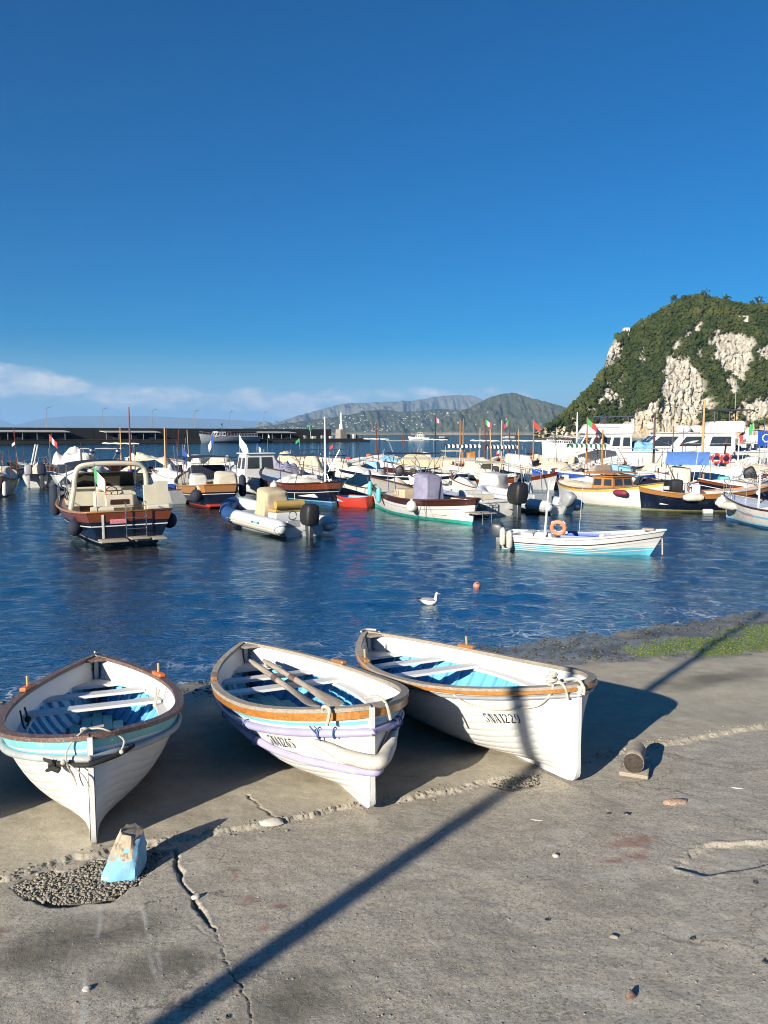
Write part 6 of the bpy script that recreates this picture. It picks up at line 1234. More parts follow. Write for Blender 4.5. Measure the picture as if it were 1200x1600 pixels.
# 11 white boat cut by the right edge
pos, h, L = ends((1335, 842), (1136, 812)); s = Boat('motor_boat', 'white boat with light blue stripe and black bottom edge, cut off at the right border', 'motor boat', L, 2.4, .72, .38, .1, .6, pos, h, G_FR, rake=.25); s.hull(WHITE_OLD, DKBLUEBOOT, None, bh=.10, line=(M('mid_blue_paint', (.16, .36, .60), .45, .12, 5), .27, .06), gun=DKMAHOG, gr=.035); s.band('waterline_stripe', LTBLUE, lambda u: .10, lambda u: .16, 2, .012); s.deck(GELCOAT, .08, .6, .3, .2, WHITE); s.mast(.72, 1.2, WHITE, .04); s.rail(.80, 1.0, .55, STEEL, 7); s.lettering(8, .70, 1, .24, .12, M('coral_lettering', (.50, .18, .13), .6, .2, 10), 5); s.outboard(0, 1.1, BLACK)
s.hang('ball', .985, 1, .72, WHITE, 'white ball fender at the bow of the blue striped boat', 1.35); s.hang('cross', .82, 1, .68, FOAM_FENDER, 'white sausage fender with black end on the blue striped boat', 1.2)
# gull and small float
GULLW = M('white_plumage', (.72, .71, .69), .8, .06, 10); GULLG = M('grey_plumage', (.22, .22, .23), .8, .15, 14)
gp_ = at(671, 945); g = empty('seagull', (gp_.x, gp_.y, 0), R(8)); tag(g, 'white and grey seagull swimming on the water in front of the boats', 'bird')
body = [(-.20, .115, .012), (-.17, .105, .035), (-.12, .085, .062), (-.05, .065, .082), (.03, .058, .088), (.09, .065, .078), (.125, .095, .056), (.135, .135, .040), (.137, .18, .033), (.142, .21, .036), (.155, .233, .034), (.175, .236, .022), (.186, .234, .010)]
rows = [[(x - .00, r * math.cos(a), z + (r * .85) * math.sin(a)) if i < 6 else (x + r * math.sin(a) * (.75 if i < 10 else .2) * (-1), r * math.cos(a), z + r * math.sin(a) * (.45 if i < 10 else .9)) for a in np.linspace(0, 6.2832, 17)[:-1]] for i, (x, z, r) in enumerate(body)]
bb = MB().grid(rows, closed=True); bb.f += [tuple(range(15, -1, -1)), tuple(12 * 16 + i for i in range(16))]; bb.m += [0, 0]; bb.build('body', GULLW, g, angle=80)
for sd_ in (1, -1):
    rows = []
    for f in np.linspace(0, 1, 9):
        x = .085 - f * .31; hh = .052 * math.sin(math.pi * min(.97, f * .85 + .12)); zc = .105 + .02 * f; y = .086 * math.sin(math.pi * min(1, .34 + .5 * f)) ** .8 * (1 - .55 * f); rows.append([(x, sd_ * (y - .004), zc - hh), (x, sd_ * (y + .006), zc - hh * .3), (x, sd_ * (y * .96 + .004), zc + hh * .4), (x, sd_ * y * .6, zc + hh * .85)])
    MB().sheet(rows if sd_ > 0 else [r[::-1] for r in rows], .006).build('wing', GULLG, g, angle=70)
MB().sheet([[(-.17 - .12 * f, w_ * (.035 - .012 * f), .125 + .018 * f + .01 * (1 - abs(w_))) for w_ in (-1, 0, 1)] for f in (0, .5, 1)], .008).build('tail', PRINT, g)
MB().tube([(.182, 0, .232), (.215, 0, .228), (.232, 0, .219)], [.010, .008, .003], 7).build('beak', M('yellow_beak', (.55, .36, .05), .5, .1, 10), g)
for sd_ in (1, -1): MB().sphere((.165, sd_ * .021, .242), .0055, 6, 5).build('eye', BLACK, g)
p = at(745, 917); o = empty('buoy', (p.x, p.y, .03)); tag(o, 'small round orange red buoy floating near the seagull', 'buoy'); MB().sphere((0, 0, .0), .085, 14, 10).build('float', M('salmon_buoy', (.58, .20, .13), .5, .2, 10), o); MB().torus((0, -.055, .03), .03, .012, 'y', 12, 6).build('eyelet', BLACK, o)
# ================================================================ BOATS AFLOAT: the crowd behind
def g(label, cx, wy, deg, L, top=WHITE_OLD, **kw): return gozzo(label, cx, wy, deg, L, top, **kw)
PALE = M('pale_green_grey_paint', (.58, .60, .52), .5, .12, 4)
# left group
s = g('white boat under a tan and cream tarpaulin with two raised outboards, at the left', 60, 758, 112, 5.2, WHITE_OLD, tw=.8, gun=GREY, name='motor_boat'); s.cover(.16, .92, .75, CREAM, .95, 2, .2); s.outboard(.45, 1.1, GREY, .35); s.outboard(-.35, 1.2, NAVY_CLOTH, .35); s.box('locker', .12, -.8, .5, .5, .5, .5, WHITE, .05)
s = g('dark boat with small cream cover against the left border', 2, 772, 104, 5.5, DKMAHOG, gun=BLACK, tw=.7, fb=.9); s.cover(.1, .8, .55, CREAM, .9, 6); MB().tube([(-2.5, -.3, .9), (-2.4, -.3, 1.9), (-2.1, -.3, 2.1)], .03, 6).build('davit', DARKGREY, s.T); MB().tube([(-2.3, -.6, .9), (-2.3, -.6, 2.6)], .018, 6).build('rod', DARKGREY, s.T); s.hang('long', .03, -1, .5, WHITE_OLD, 'pale fender on the dark boat at the left border', 1.3)
s = g('grey motor boat with white radar arch and white hood, behind the tarpaulined boat', 88, 741, 18, 6.6, DARKGREY, tw=.8, gun=WHITE, name='motor_boat', fb=.8); s.cover(.45, .85, 1.25, CANVAS_W, .95, 9, .1); MB().tube([(-1.9, -1, .8), (-1.5, -.95, 2.6), (-1.5, .95, 2.6), (-1.9, 1, .8)], .06, 8).build('radar_arch', WHITE, s.T); s.staff(.03, .5, 1.9, 'white', .35); s.windscreen(.42, 1.8, .6, .9)
s = g('dark hulled boat with long white hood and thin white awning, left of the cabin cruiser', 132, 744, 4, 7.4, DKMAHOG, gun=BLACK, fb=.8); s.cover(.25, .62, 1.2, CANVAS_W, .9, 12, .9); s.canopy(.5, .95, 2.35, CANVAS_W, GREY, .7, .02); s.staff(.12, .2, 2.6, 'redwhite', .75, 0, 5.9, .9)
s = Boat('motor_boat', 'white decked motor boat with steel bow rail pointing this way, left of the cabin cruiser', 'motor boat', 6.6, 2.5, .85, .35, 0, .8, at(116, 764), R(-62), 'small boats moored in the harbour', full=1.2); s.hull(GELCOAT, DARKGREY, None, gun=WHITE); s.deck(GELCOAT, .05, .40, .3, .3); s.cover(.42, .92, .34, CANVAS_W, .85, 13); s.rail(.45, 1, .55); s.windscreen(.42, 1.9, .55, 1.0); s.hang('ball', .86, -1, .5, BLACK, 'black ball fender on the bow of the white decked motor boat', 1.9)
s = g('boat with pale pine mast and furled white awning, behind the cabin cruiser', 190, 737, 6, 7.2, WHITE, gun=DKMAHOG); s.mast(.5, 3.6, PINE, .07); s.spar(.5, 2.65, 3.4, CANVAS_W, .09); s.cover(.1, .45, .5, CREAM, .9, 21); s.cabin(.58, .8, .6, WHITE, 2)
s = g('boat with tall red brown mast and Italian flag, behind the cabin cruiser', 205, 752, 96, 7.0, WHITE_OLD, gun=DKMAHOG); s.mast(.5, 5.0, MAHOG, .075); s.flag('it', .8, (0, 0, 3.0), 5.9, .9); s.cover(.55, .95, .5, CREAM, .9, 22); s.band('yellow_line', YELLOW, lambda u: s.zs(u) - .3, lambda u: s.zs(u) - .2, 2, .02)
s = g('boat under crumpled cream tarpaulin just right of the cabin cruiser arch', 238, 740, 172, 6.6, DKMAHOG, gun=BLACK); s.cover(.2, .9, 1.0, CREAM, .95, 23, .6); s.staff(.05, .3, 2.4, 'white', .01, -.4)
s = g('white boat with pale pine pole standing near the grey dinghy', 262, 756, 100, 5.6, WHITE, gun=GREY, tw=.7); s.mast(.3, 3.4, PINE, .07); s.cover(.35, .95, .45, CANVAS_W, .9, 24); s.box('console', .3, .3, .3, .6, .8, .9, WHITE)
s = g('grey flat bottomed dinghy moored close beside the cabin cruiser', 268, 783, 118, 3.4, GREY, gun=DARKGREY, tw=.8, fb=.45, db=.15, name='dinghy', cat='dinghy'); s.box('thwart', .5, 0, .3, .3, 1.0, .05, GREY); s.box('folded_cloth', .75, 0, .35, .6, .8, .5, COBALT, .1)
# middle left
s = g('white sport boat with white and blue feather flag and cream engine covers', 316, 738, 166, 7.4, WHITE, tw=.8, gun=MAHOG, fb=.85, name='motor_boat'); s.cover(.1, .4, .7, CREAM, .95, 25, .1); s.boxcover(.55, 1.5, 1.2, 1.0, CANVAS_W, .6, .85); s.staff(.35, 0, 2.7, 'blue', 1.1, -.1, 5.6, .9); s.windscreen(.66, 1.9, .6, 1.0)
s = g('open white boat with black outboard tucked behind the teak banded navy boat', 288, 762, 150, 5.4, GELCOAT, tw=.8, gun=GREY, name='motor_boat'); s.outboard(0, 1.0, BLACK, .4); s.cover(.4, .9, .4, CANVAS_W, .85, 26); s.windscreen(.4, 1.6, .5, .8)
s = g('white launch with curved cream seats under the blue and white flag', 352, 752, 170, 6.4, WHITE, tw=.75, gun=GREY, fb=.8, name='motor_boat'); s.box('seat', .25, 0, .5, .8, 1.7, .8, CREAM, .1); s.box('seat', .55, 0, .5, .8, 1.5, .7, CREAM, .1); s.staff(.1, .6, 1.9, 'blue', .6)
s = Boat('pilothouse_boat', 'white boat with small wheelhouse and portholes, left of the tan tent covers', 'motor boat', 7.2, 2.8, 1.0, .5, 0, .8, at(402, 769), R(122), 'small boats moored in the harbour'); s.hull(WHITE, None, None, gun=GREY); s.deck(WHITE, .05, .42, .3, .3); s.cabin(.42, .66, 1.35, WHITE, 2, .74, WHITE, None, .35, aft=True); s.box('fore_hatch', .78, 0, 1.15, 1.2, 1.2, .2, WHITE, .06); s.rail(.6, 1.0, .5); s.hang('ball', .25, 1, .8, WHITE, 'white ball fender beneath the wheelhouse boat railing', 1.1); s.staff(.6, .8, 2.5, 'white', 1.05, 0, 3.3, .9)
for k_ in (.35, .55): MB().torus((s.xx(k_, .75), s.yy(k_, .75) + .01, .75), .11, .025, 'y', 14, 6).sphere((s.xx(k_, .75), s.yy(k_, .75), .75), .1, 10, 6, (1, .2, 1)).build('porthole', DARKGREY, s.T)
s = g('boat with tall rounded tan tent cover beside the white wheelhouse boat', 458, 747, 160, 6.0, WHITE_OLD, gun=MAHOG); s.cover(.25, .75, 1.45, BEIGE, .95, 31, .3); s.staff(.9, 0, 2.6, 'white', .3)
s = g('boat with wide flat cream cover under a thin dark frame', 500, 750, 8, 6.8, WHITE, gun=DKMAHOG); s.cover(.1, .55, 1.25, CREAM, .95, 32, .05); s.canopy(.15, .75, 2.35, NAVY_CLOTH, STEEL, .8, .02); s.staff(.3, .3, 2.6, 'green', .35); s.box('console', .68, 0, .3, .8, .9, .9, WHITE)
s = g('white rowing hull with yellow inner band lying beyond the white mast', 556, 731, -8, 7.6, WHITE, gun=WHITE, fb=.85, line=(YELLOW, .35, .18)); s.cover(.5, .95, .3, CANVAS_W, .8, 33); s.staff(.2, 0, 1.6, 'red', .55); s.box('life_jacket', .4, 0, .9, .6, .8, .25, RED, .1)
s = g('white boat with grey crossed cover lines and twin portholes, right of the white mast', 545, 762, 168, 6.4, WHITE, gun=GREY, tw=.7); s.boxcover(.55, 1.4, 1.0, 1.1, CREAM, .6, .8, seed=4); s.outboard(.0, 1.0, BLACK, .5); s.cover(.7, .97, .25, CANVAS_W, .8, 34)
# middle
s = Boat('wooden_boat', 'long white gozzo with broad black side band and black bimini, behind the green bottomed gozzo', 'boat', 8.6, 2.9, .85, .5, .2, .3, at(628, 764), R(166), 'small boats moored in the harbour'); s.hull(WHITE, None, NAVY, .20, gun=WHITE, line=(BLACK, .45, .10)); s.deck(CREAM, .08, .55, .3, .3); s.canopy(.20, .60, 2.30, BLACK, STEEL, .85, .06); s.cover(.62, .95, .3, CANVAS_W, .8, 41); s.hang('ball', .75, -1, .8, WHITE, 'white ball fender on the black banded long gozzo', 1.2); s.hang('ball', .75, 1, .8, WHITE, 'white ball fender on the near side of the black banded long gozzo', 1.2)
s = g('white gozzo lying just behind the black banded long gozzo', 610, 746, 166, 7.6, WHITE, gun=WHITE, strake=BLACK); s.cover(.15, .5, .35, CANVAS_W, .9, 42); s.boxcover(.7, 1.2, 1.2, .6, SKYTARP, .7, .8)
s = g('boat with red brown mast and furled white awning near the pier head', 588, 729, 4, 7.0, WHITE_OLD, gun=MAHOG); s.mast(.5, 4.2, MAHOG, .08); s.spar(.5, 3.0, 2.8, CANVAS_W, .09); s.cover(.1, .9, .4, CREAM, .9, 43); s.box('orange_bag', .38, 0, .8, .5, .6, .6, ORANGE, .1)
s = g('boat with thin tubular sunshade and rounded white hood, second row', 635, 733, 178, 6.8, WHITE, gun=GREY); s.canopy(.25, .8, 2.9, CANVAS_W, GREY, .75, .02); s.boxcover(.2, 1.5, 1.2, 1.1, CANVAS_W, .6, .7, seed=2); s.cover(.5, .9, .5, SKYTARP, .8, 44)
s = g('boat with dark mast, small flag and white awning roll in the middle', 680, 730, 2, 7.2, WHITE, gun=DKMAHOG, strake=DKMAHOG); s.mast(.5, 4.9, DKMAHOG, .07); s.flag('redwhite', .6, None, 5.6, .8); s.spar(.5, 2.95, 2.7, CANVAS_W, .09); s.canopy(.58, .92, 1.75, CREAM, GREY, .8, .1); s.cover(.1, .5, .6, CREAM, .9, 45)
s = g('cream decked gozzo with long cream awning cover behind the violet hood', 690, 755, 172, 8.0, DKMAHOG, gun=DKMAHOG, deckm=CREAM); s.canopy(.2, .85, 1.75, CREAM, GREY, .9, .12); s.cover(.02, .2, .3, CANVAS_W, .8, 46)
s = g('gozzo with navy and white scalloped awning and twin orange masts', 722, 735, 4, 7.2, WHITE_OLD, gun=MAHOG, strake=MAHOG); s.striped(.5, 2.45, 3.4, NAVY_CLOTH, WHITECLOTH); s.mast(.46, 4.3, ORANGEWOOD, .08, -.4); s.mast(.52, 4.5, ORANGEWOOD, .07, .4); s.boxcover(.62, 1.1, .9, 1.1, ORANGEWOOD, .7, .9, name='varnished_locker'); s.cover(.1, .4, .4, CREAM, .9, 47)
s = g('boat with square cream cover and red brown hull, right of the violet hood', 740, 762, 170, 6.4, MAHOG, gun=DKMAHOG); s.boxcover(.45, 1.7, 2.0, 1.25, CREAM, .5, .9, seed=6); s.cover(.05, .3, .3, CANVAS_W, .9, 48); s.staff(.2, .4, 2.4, 'white', .01, .0); s.staff(.9, .2, 2.2, 'white', .01, .1)
s = g('boat with brown mast, green and white flag and furled white awning', 757, 732, -2, 7.0, WHITE, gun=MAHOG); s.mast(.5, 4.6, MAHOG, .08); s.flag('it', .75, None, 5.7, .7); s.spar(.5, 2.85, 3.0, CANVAS_W, .1); s.cover(.08, .6, .5, CANVAS_W, .9, 49); s.staff(.7, 0, 1.3, 'it', .5, .2)
s = g('gozzo with navy and white scalloped awning and pale pine mast', 783, 738, 6, 6.8, DARKGREY, gun=DKMAHOG); s.striped(.5, 2.45, 2.8, NAVY_CLOTH, WHITECLOTH); s.mast(.5, 4.3, PINE, .09); s.cover(.1, .5, .5, CREAM, .9, 50); s.cover(.6, .95, .4, DARKGREY, .9, 51)
s = g('boat with dark red mast and long furled white awning, right of the scalloped awnings', 812, 729, 0, 8.4, WHITE_OLD, gun=MAHOG, strake=DKMAHOG); s.mast(.36, 4.7, M('dark_red_spar', (.16, .02, .02), .4, .3, 5), .09); s.flag('it', .7, None, 3.6, .9); s.spar(.58, 2.8, 5.2, CANVAS_W, .10); s.cover(.1, .92, .5, CREAM, .9, 52)
s = g('boat with orange mast carrying a red flag, far middle row', 838, 733, 4, 7.0, WHITE, gun=MAHOG, strake=MAHOG); s.mast(.45, 4.4, ORANGEWOOD, .08); s.flag('red', .8, None, 5.4, .9); s.cover(.15, .85, .45, CREAM, .9, 53); s.box('locker', .5, .3, .6, .6, .5, .9, CREAM)
s = g('white gozzo with broad red brown band, left of the grey inflatable', 788, 764, -10, 6.2, WHITE, strake=MAHOG, gun=MAHOG, st=.22); s.cover(.1, .5, .5, CANVAS_W, .9, 54); s.box('post', .95, 0, .8, .15, .15, .6, WHITE); s.canopy(.2, .5, 1.7, M('pale_olive_cloth', (.40, .40, .28), .8, .1, 4), GREY, .8, .1)
s = g('boat with large square white hood, above the grey inflatable', 812, 754, 176, 6.6, NAVY, gun=WHITE); s.boxcover(.52, 1.8, 2.0, 1.45, CANVAS_W, .6, .92, seed=7); s.cover(.05, .3, .4, CREAM, .9, 55); s.box('engine', .78, .2, .7, .6, .7, .5, BLACK, .1)
s = g('boat with cream tent cover at the cobalt hull bow', 846, 757, 10, 5.6, WHITE_OLD, gun=DKMAHOG); s.cover(.2, .9, .9, CREAM, .95, 56, .2)
# right
s = Boat('wooden_boat', 'long cobalt blue gozzo with white rail, behind the varnished cabin', 'boat', 8.6, 2.7, .85, .45, .2, .0, at(938, 762), R(178), 'small boats moored in the harbour'); s.hull(COBALT, None, None, gun=WHITE, gr=.05); s.deck(CREAM, .2, .7, .3, .3, WHITE); s.boxcover(.36, 1.6, 1.9, .75, SKYTARP, .75, .6, seed=3, name='folded_tarpaulin'); s.box('buoy_bag', .52, .2, .85, .5, .5, .3, RED, .12); s.box('white_locker', .85, 0, 1.0, .5, .5, .2, WHITE, .05)
s = g('boat with green and white scalloped awning and orange mast, below the white ferry', 917, 744, 8, 6.6, WHITE, gun=MAHOG, name='wooden_boat'); s.striped(.5, 2.65, 3.3, M('dark_green_cloth', (.02, .12, .06), .75, .1, 6), WHITECLOTH); s.mast(.5, 4.4, ORANGEWOOD, .09, .2); s.flag('gr', .8, None, 5.6, .9); s.cover(.1, .6, .4, CANVAS_W, .9, 57)
s = g('boat with thick white mast, left of the green and white awning', 900, 738, 3, 6.4, WHITE_OLD, gun=BROWNWOOD); s.mast(.5, 5.0, WHITE, .10); s.cover(.2, .9, .4, CANVAS_W, .9, 58)
s = g('boat with dark brown mast, right of the green and white awning', 948, 742, 176, 6.8, WHITE, gun=DKMAHOG, strake=DKMAHOG); s.mast(.55, 4.3, DKMAHOG, .09); s.cover(.1, .5, .5, CANVAS_W, .9, 59); s.box('slab', .7, 0, .7, 1.4, 1.2, .35, WHITE, .05)
s = g('jet black outboards and white inflatable gear boat beyond the awnings', 876, 728, 12, 6.6, GELCOAT, tw=.8, gun=GREY, name='motor_boat'); s.outboard(.5, 1.2, BLACK); s.outboard(-.5, 1.2, BLACK); s.cover(.3, .7, .9, CANVAS_W, .9, 60, .1); s.box('engine', .2, 0, .7, .7, 1.3, .6, BLACK, .15)
def ferry(label, cx, wy, deg, L, Bm, fb): s = Boat('passenger_boat', label, 'passenger boat', L, Bm, fb, .9, .1, .8, at(cx, wy), R(deg), 'white passenger boats at the right'); s.hull(GELCOAT, DKBLUEBOOT, None, bh=.2, gun=WHITE, gr=.06); s.deck(WHITE, .02, .03, .3, .5); return s
s = ferry('white passenger boat with wheelhouse and dark windows, left of the long white cabin', 962, 741, 174, 12.5, 4.0, 2.0); s.cabin(.42, .80, 1.55, WHITE, 5, .8, WHITE, 2.0, .9, aft=True); zt = s.ctop; s.box('flybridge', .58, 0, zt, 4.4, 2.9, .85, WHITE, .12, .9, .9, -.25); MB().tube([(-1.2, -1.2, zt + .8), (-1.2, -1.2, zt + 1.5), (1.9, -1.1, zt + 1.5), (1.9, 1.1, zt + 1.5), (-1.2, 1.2, zt + 1.5), (-1.2, 1.2, zt + .8)], .03, 6).build('flybridge_rail', STEEL, s.T); s.box('seat', .6, .3, zt + .85, .5, .6, .6, DARKGREY); s.rail(.6, 1, .8); s.cover(.24, .42, .9, SKYTARP, .7, 61, .9); s.box('name_lettering', .58, 1.36, zt + .35, 1.9, .03, .22, GREY, .005); s.box('name_lettering', .58, -1.36, zt + .35, 1.9, .03, .22, GREY, .005)
s = ferry('long white motor yacht with three slanted windows and dark flybridge shelter', 1062, 739, 178, 14.0, 4.2, 1.9); s.cabin(.20, .82, 1.75, WHITE, 3, .84, WHITE, 1.9, 2.2, taper=.9); zt = s.ctop; s.box('flybridge', .26, 0, zt, 3.4, 3.0, 1.0, WHITE, .1, .75, .9, -.5)
s.box('shelter_roof', .23, 0, zt + 1.95, 3.6, 2.9, .10, DARKGREY, .04)
for gx in (-1.5, .0, 1.3):
    for gy in (-1.2, 1.2): MB().tube([((.23 - .5) * 14 + gx, gy, zt + .8), ((.23 - .5) * 14 + gx, gy, zt + 1.95)], .05, 6).build('shelter_post', DARKGREY, s.T)
s.box('liferaft', .50, .5, zt, 1.3, .8, .7, WHITE, .3); s.box('liferaft', .40, -.3, zt, 1.1, .8, .7, WHITE, .3); s.rail(.55, 1, .9); MB().sphere(((.70 - .5) * 14, .0, zt + .6), .4, 12, 8).build('radome', CREAM, s.T); MB().tube([((.6 - .5) * 14, 0, zt), ((.6 - .5) * 14, 0, zt + 1.6)], .05, 6).build('mast', STEEL, s.T); MB().tube([((.18 - .5) * 14, .6, zt + 2), ((.18 - .5) * 14, .6, zt + 4.5)], .025, 5).build('aerial', STEEL, s.T); s.staff(.10, 1.5, 2.6, 'it', 1.2, -.2, 5.6, .9)
s = g('boat with bright blue cloth awning and cream side screen, front of the long white yacht', 1062, 773, 156, 6.6, WHITE, gun=DKMAHOG, fb=.7); s.canopy(.27, .62, 2.15, BLUETARP, DARKGREY, .85, .10, roll=.34); s.boxcover(.50, 1.5, 1.2, 1.1, CREAM, .5, .9, seed=5); s.outboard(0, 1.2, BLACK, .5); s.box('green_bin', .15, -.5, .5, .6, .6, .6, M('teal_plastic', (.05, .30, .30), .5, .2, 6), .08, 1.1, 1.1)
s = g('white boat with slim brown mast before the long white yacht', 1020, 752, 174, 6.8, WHITE, gun=DKMAHOG, strake=DKMAHOG); s.mast(.5, 4.6, DKMAHOG, .09); s.mast(.30, 3.6, DARKGREY, .06); s.canopy(.3, .95, 2.5, GREY, DARKGREY, .8, .02); s.cover(.1, .5, .3, CANVAS_W, .9, 63)
s = g('low white boat with black cockpit cover, right of the varnished cabin', 1005, 774, 168, 6.0, GELCOAT, gun=DKMAHOG, tw=.7); s.cover(.2, .6, .35, BLACK, .8, 64); s.cover(.65, .98, .3, CANVAS_W, .8, 65); s.windscreen(.6, 1.5, .4, .7)
s = g('boat with pale pine mast and lifebuoys on its stern frame, right of the blue awning', 1092, 750, 100, 6.4, WHITE, gun=MAHOG); s.mast(.45, 5.6, PINE, .11); s.flag('it', .8, (0, 0, 5.3), 5.6, .7); s.box('helm', .3, 0, .4, .8, 1.2, 1.2, WHITE_OLD, .06); s.box('blue_panel', .12, .3, .6, .1, .6, .8, SKYTARP, .02)
for dx, lab in ((-.35, 'red and white lifebuoy on the stern frame, the left one of the pair'), (.35, 'red and white lifebuoy on the stern frame, the right one of the pair')):
    t = empty('lifebuoy', tuple(s.T.location + Vector((dx + .2, -3.35, 1.75)))); tag(t, lab, 'lifebuoy', 'red and white lifebuoys'); MB().torus((0, 0, 0), .30, .09, 'y', 20, 8).build('ring', RED, t)
    for k_ in range(4): a = k_ * 1.571 + .78; MB().torus((.30 * math.cos(a), 0, .30 * math.sin(a)), .1, .022, 'x' if k_ % 2 else 'x', 10, 5).build('band', WHITECLOTH, t)
MB().tube([(-3.35, -.7, .6), (-3.35, -.7, 1.45), (-3.35, .7, 1.45), (-3.35, .7, .6)], .03, 6).build('stern_frame', STEEL, s.T)
s = g('boat with short brown mast and grey awning at the right', 1135, 744, 4, 7.2, WHITE_OLD, gun=BROWNWOOD); s.mast(.45, 2.6, MAHOG, .10, 0, .5, .25); s.canopy(.1, .75, 2.75, GREY, GREY, .8, .02); s.cover(.5, .95, .8, CANVAS_W, .9, 66)
s = g('white gozzo with brown band and boxy white fender, at the right border', 1206, 763, 176, 7.4, WHITE, strake=MAHOG, gun=WHITE, fb=.95, st=.16, boot=LTBLUE); s.cover(.2, .9, .45, CREAM, .85, 67); s.hang('cross', .72, 1, 1.0, WHITE, 'white sausage fender on the brown banded gozzo at the right border', 1.5); s.mast(.80, 2.2, WHITE, .05); s.mast(.55, 2.8, STEEL, .05)
s = g('dark hull with brown band squeezed behind the blue striped boat', 1208, 789, 174, 6.8, NAVY, strake=MAHOG, gun=WHITE, line=(WHITE, .30, .03), fb=.8); s.cover(.3, .95, .25, CANVAS_W, .9, 68)
s = g('small white boat with upright pole behind the teak banded navy gozzo', 1132, 779, 10, 5.2, WHITE, gun=GREY, tw=.6); s.cover(.3, .9, .3, CREAM, .8, 69); s.rail(.7, 1, .5)
s = g('pale grey motor boat with white awning at the far right', 1180, 737, 178, 9.5, WHITE, gun=GREY, tw=.8, fb=1.3, name='motor_boat'); s.cabin(.35, .65, .9, WHITE, 3, .8); s.canopy(.1, .5, 3.9, CANVAS_W, STEEL, .9, .05); s.box('dark_engine', .72, .3, 1.4, .9, .9, 1.1, BLACK, .2)
s = g('white cruiser with small dark windows beneath the cliff at the far right', 1178, 721, 0, 9.0, WHITE, gun=GREY, tw=.8, fb=1.3, name='motor_boat'); s.cabin(.3, .75, 1.2, WHITE, 4, .8); s.box('wheelhouse', .5, 0, s.ctop, 1.6, 1.8, .9, WHITE, .1)
# filling the rows behind
for k_, (cx, wy, deg, L_, lab, cm, tm, feat) in enumerate((
    (478, 733, 172, 6.6, 'low boat under a pale sand tarpaulin before the pier canopy', CREAM, WHITE_OLD, 'c'), (528, 742, 12, 6.0, 'boat with small white cone shaped cover beside the white mast', CANVAS_W, DARKGREY, 'b'),
    (662, 741, 170, 6.8, 'tan covered boat in the second row left of the twin orange masts', BEIGE, WHITE, 'c'), (706, 746, 8, 6.4, 'white boat with stacked cream cushions behind the violet hood', CREAM, WHITE, 'b'), (768, 747, 176, 6.2, 'pale green boat under a cream tarpaulin below the scalloped awnings', CREAM, PALE, 'c'),
    (866, 742, 4, 7.0, 'white boat with two upright cream panels left of the thick white mast', CREAM, WHITE, 'bb'), (980, 756, 172, 6.6, 'white boat with tangled steel rails behind the pale blue tarpaulin', CANVAS_W, WHITE, 'r'), (1050, 757, 168, 6.2, 'low white boat with cream tarpaulin left of the blue awning', CREAM, WHITE, 'c'),
    (1110, 765, 170, 6.4, 'white boat with teal bin and narrow dark stripe, right of the blue awning', CANVAS_W, WHITE, 'c'), (1160, 752, 6, 7.0, 'boat with sagging cream tarpaulin just above the brown banded gozzo', CREAM, WHITE_OLD, 'c'), (338, 764, 118, 6.0, 'brown hulled boat with rumpled white cloth behind the navy hood', CANVAS_W, DKMAHOG, 'b'),
    (436, 758, 122, 6.2, 'dark blue boat partly hidden by the large navy gozzo', GREYCLOTH, NAVY, 'c'), (150, 755, 100, 5.6, 'white boat hidden behind the port rail of the cabin cruiser', CANVAS_W, WHITE, 'c'), (855, 762, 160, 5.8, 'white hull with rumpled white cover behind the grey inflatable rack', CANVAS_W, WHITE, 'r'), (28, 745, 60, 5.2, 'small white boat with steel davit near the left border', CANVAS_W, WHITE, 'r'),
    (705, 776, 150, 5.0, 'small white boat hidden by the violet hooded gozzo stern', CREAM, WHITE, 'r'), (765, 781, 140, 4.8, 'grey white rowing hull moored between the hooded gozzo and the inflatable', CANVAS_W, PALE, 'b'), (505, 769, 160, 5.2, 'white open boat just beyond the large navy gozzo stern', CANVAS_W, WHITE, 'r'), (585, 779, 150, 5.2, 'pale boat tucked behind the red dinghy', CREAM, WHITE_OLD, 'c'))):
    s = g(lab, cx, wy, deg, L_, tm, gun=(MAHOG, GREY, DKMAHOG, WHITE)[k_ % 4], tw=(0, .7)[k_ % 2])
    if 'c' in feat: s.cover(.12, .85, .55 + .25 * (k_ % 3), cm, .92, 80 + k_, (k_ % 4) * .2)
    if 'b' in feat: s.boxcover(.45, 1.4, 1.3, .95, cm, .5, .85, seed=k_); s.cover(.65, .96, .25, CANVAS_W, .85, 90 + k_)
    if 'bb' in feat: s.boxcover(.7, 1.2, .5, 1.2, cm, .5, .95, seed=k_ + 3)
    if 'r' in feat: s.rail(.45, 1, .55); s.windscreen(.5, 1.5, .5, .75); s.box('seat', .3, 0, .3, .6, 1.2, .6, cm, .06); s.outboard(0, .9, (BLACK, GREY)[k_ % 2], .3)
# tall thin rods and aerials
for k_, (a, y0, y1, wy) in enumerate(((244, 690, 722, 742), (407, 660, 712, 742), (950, 660, 735, 748))): pass
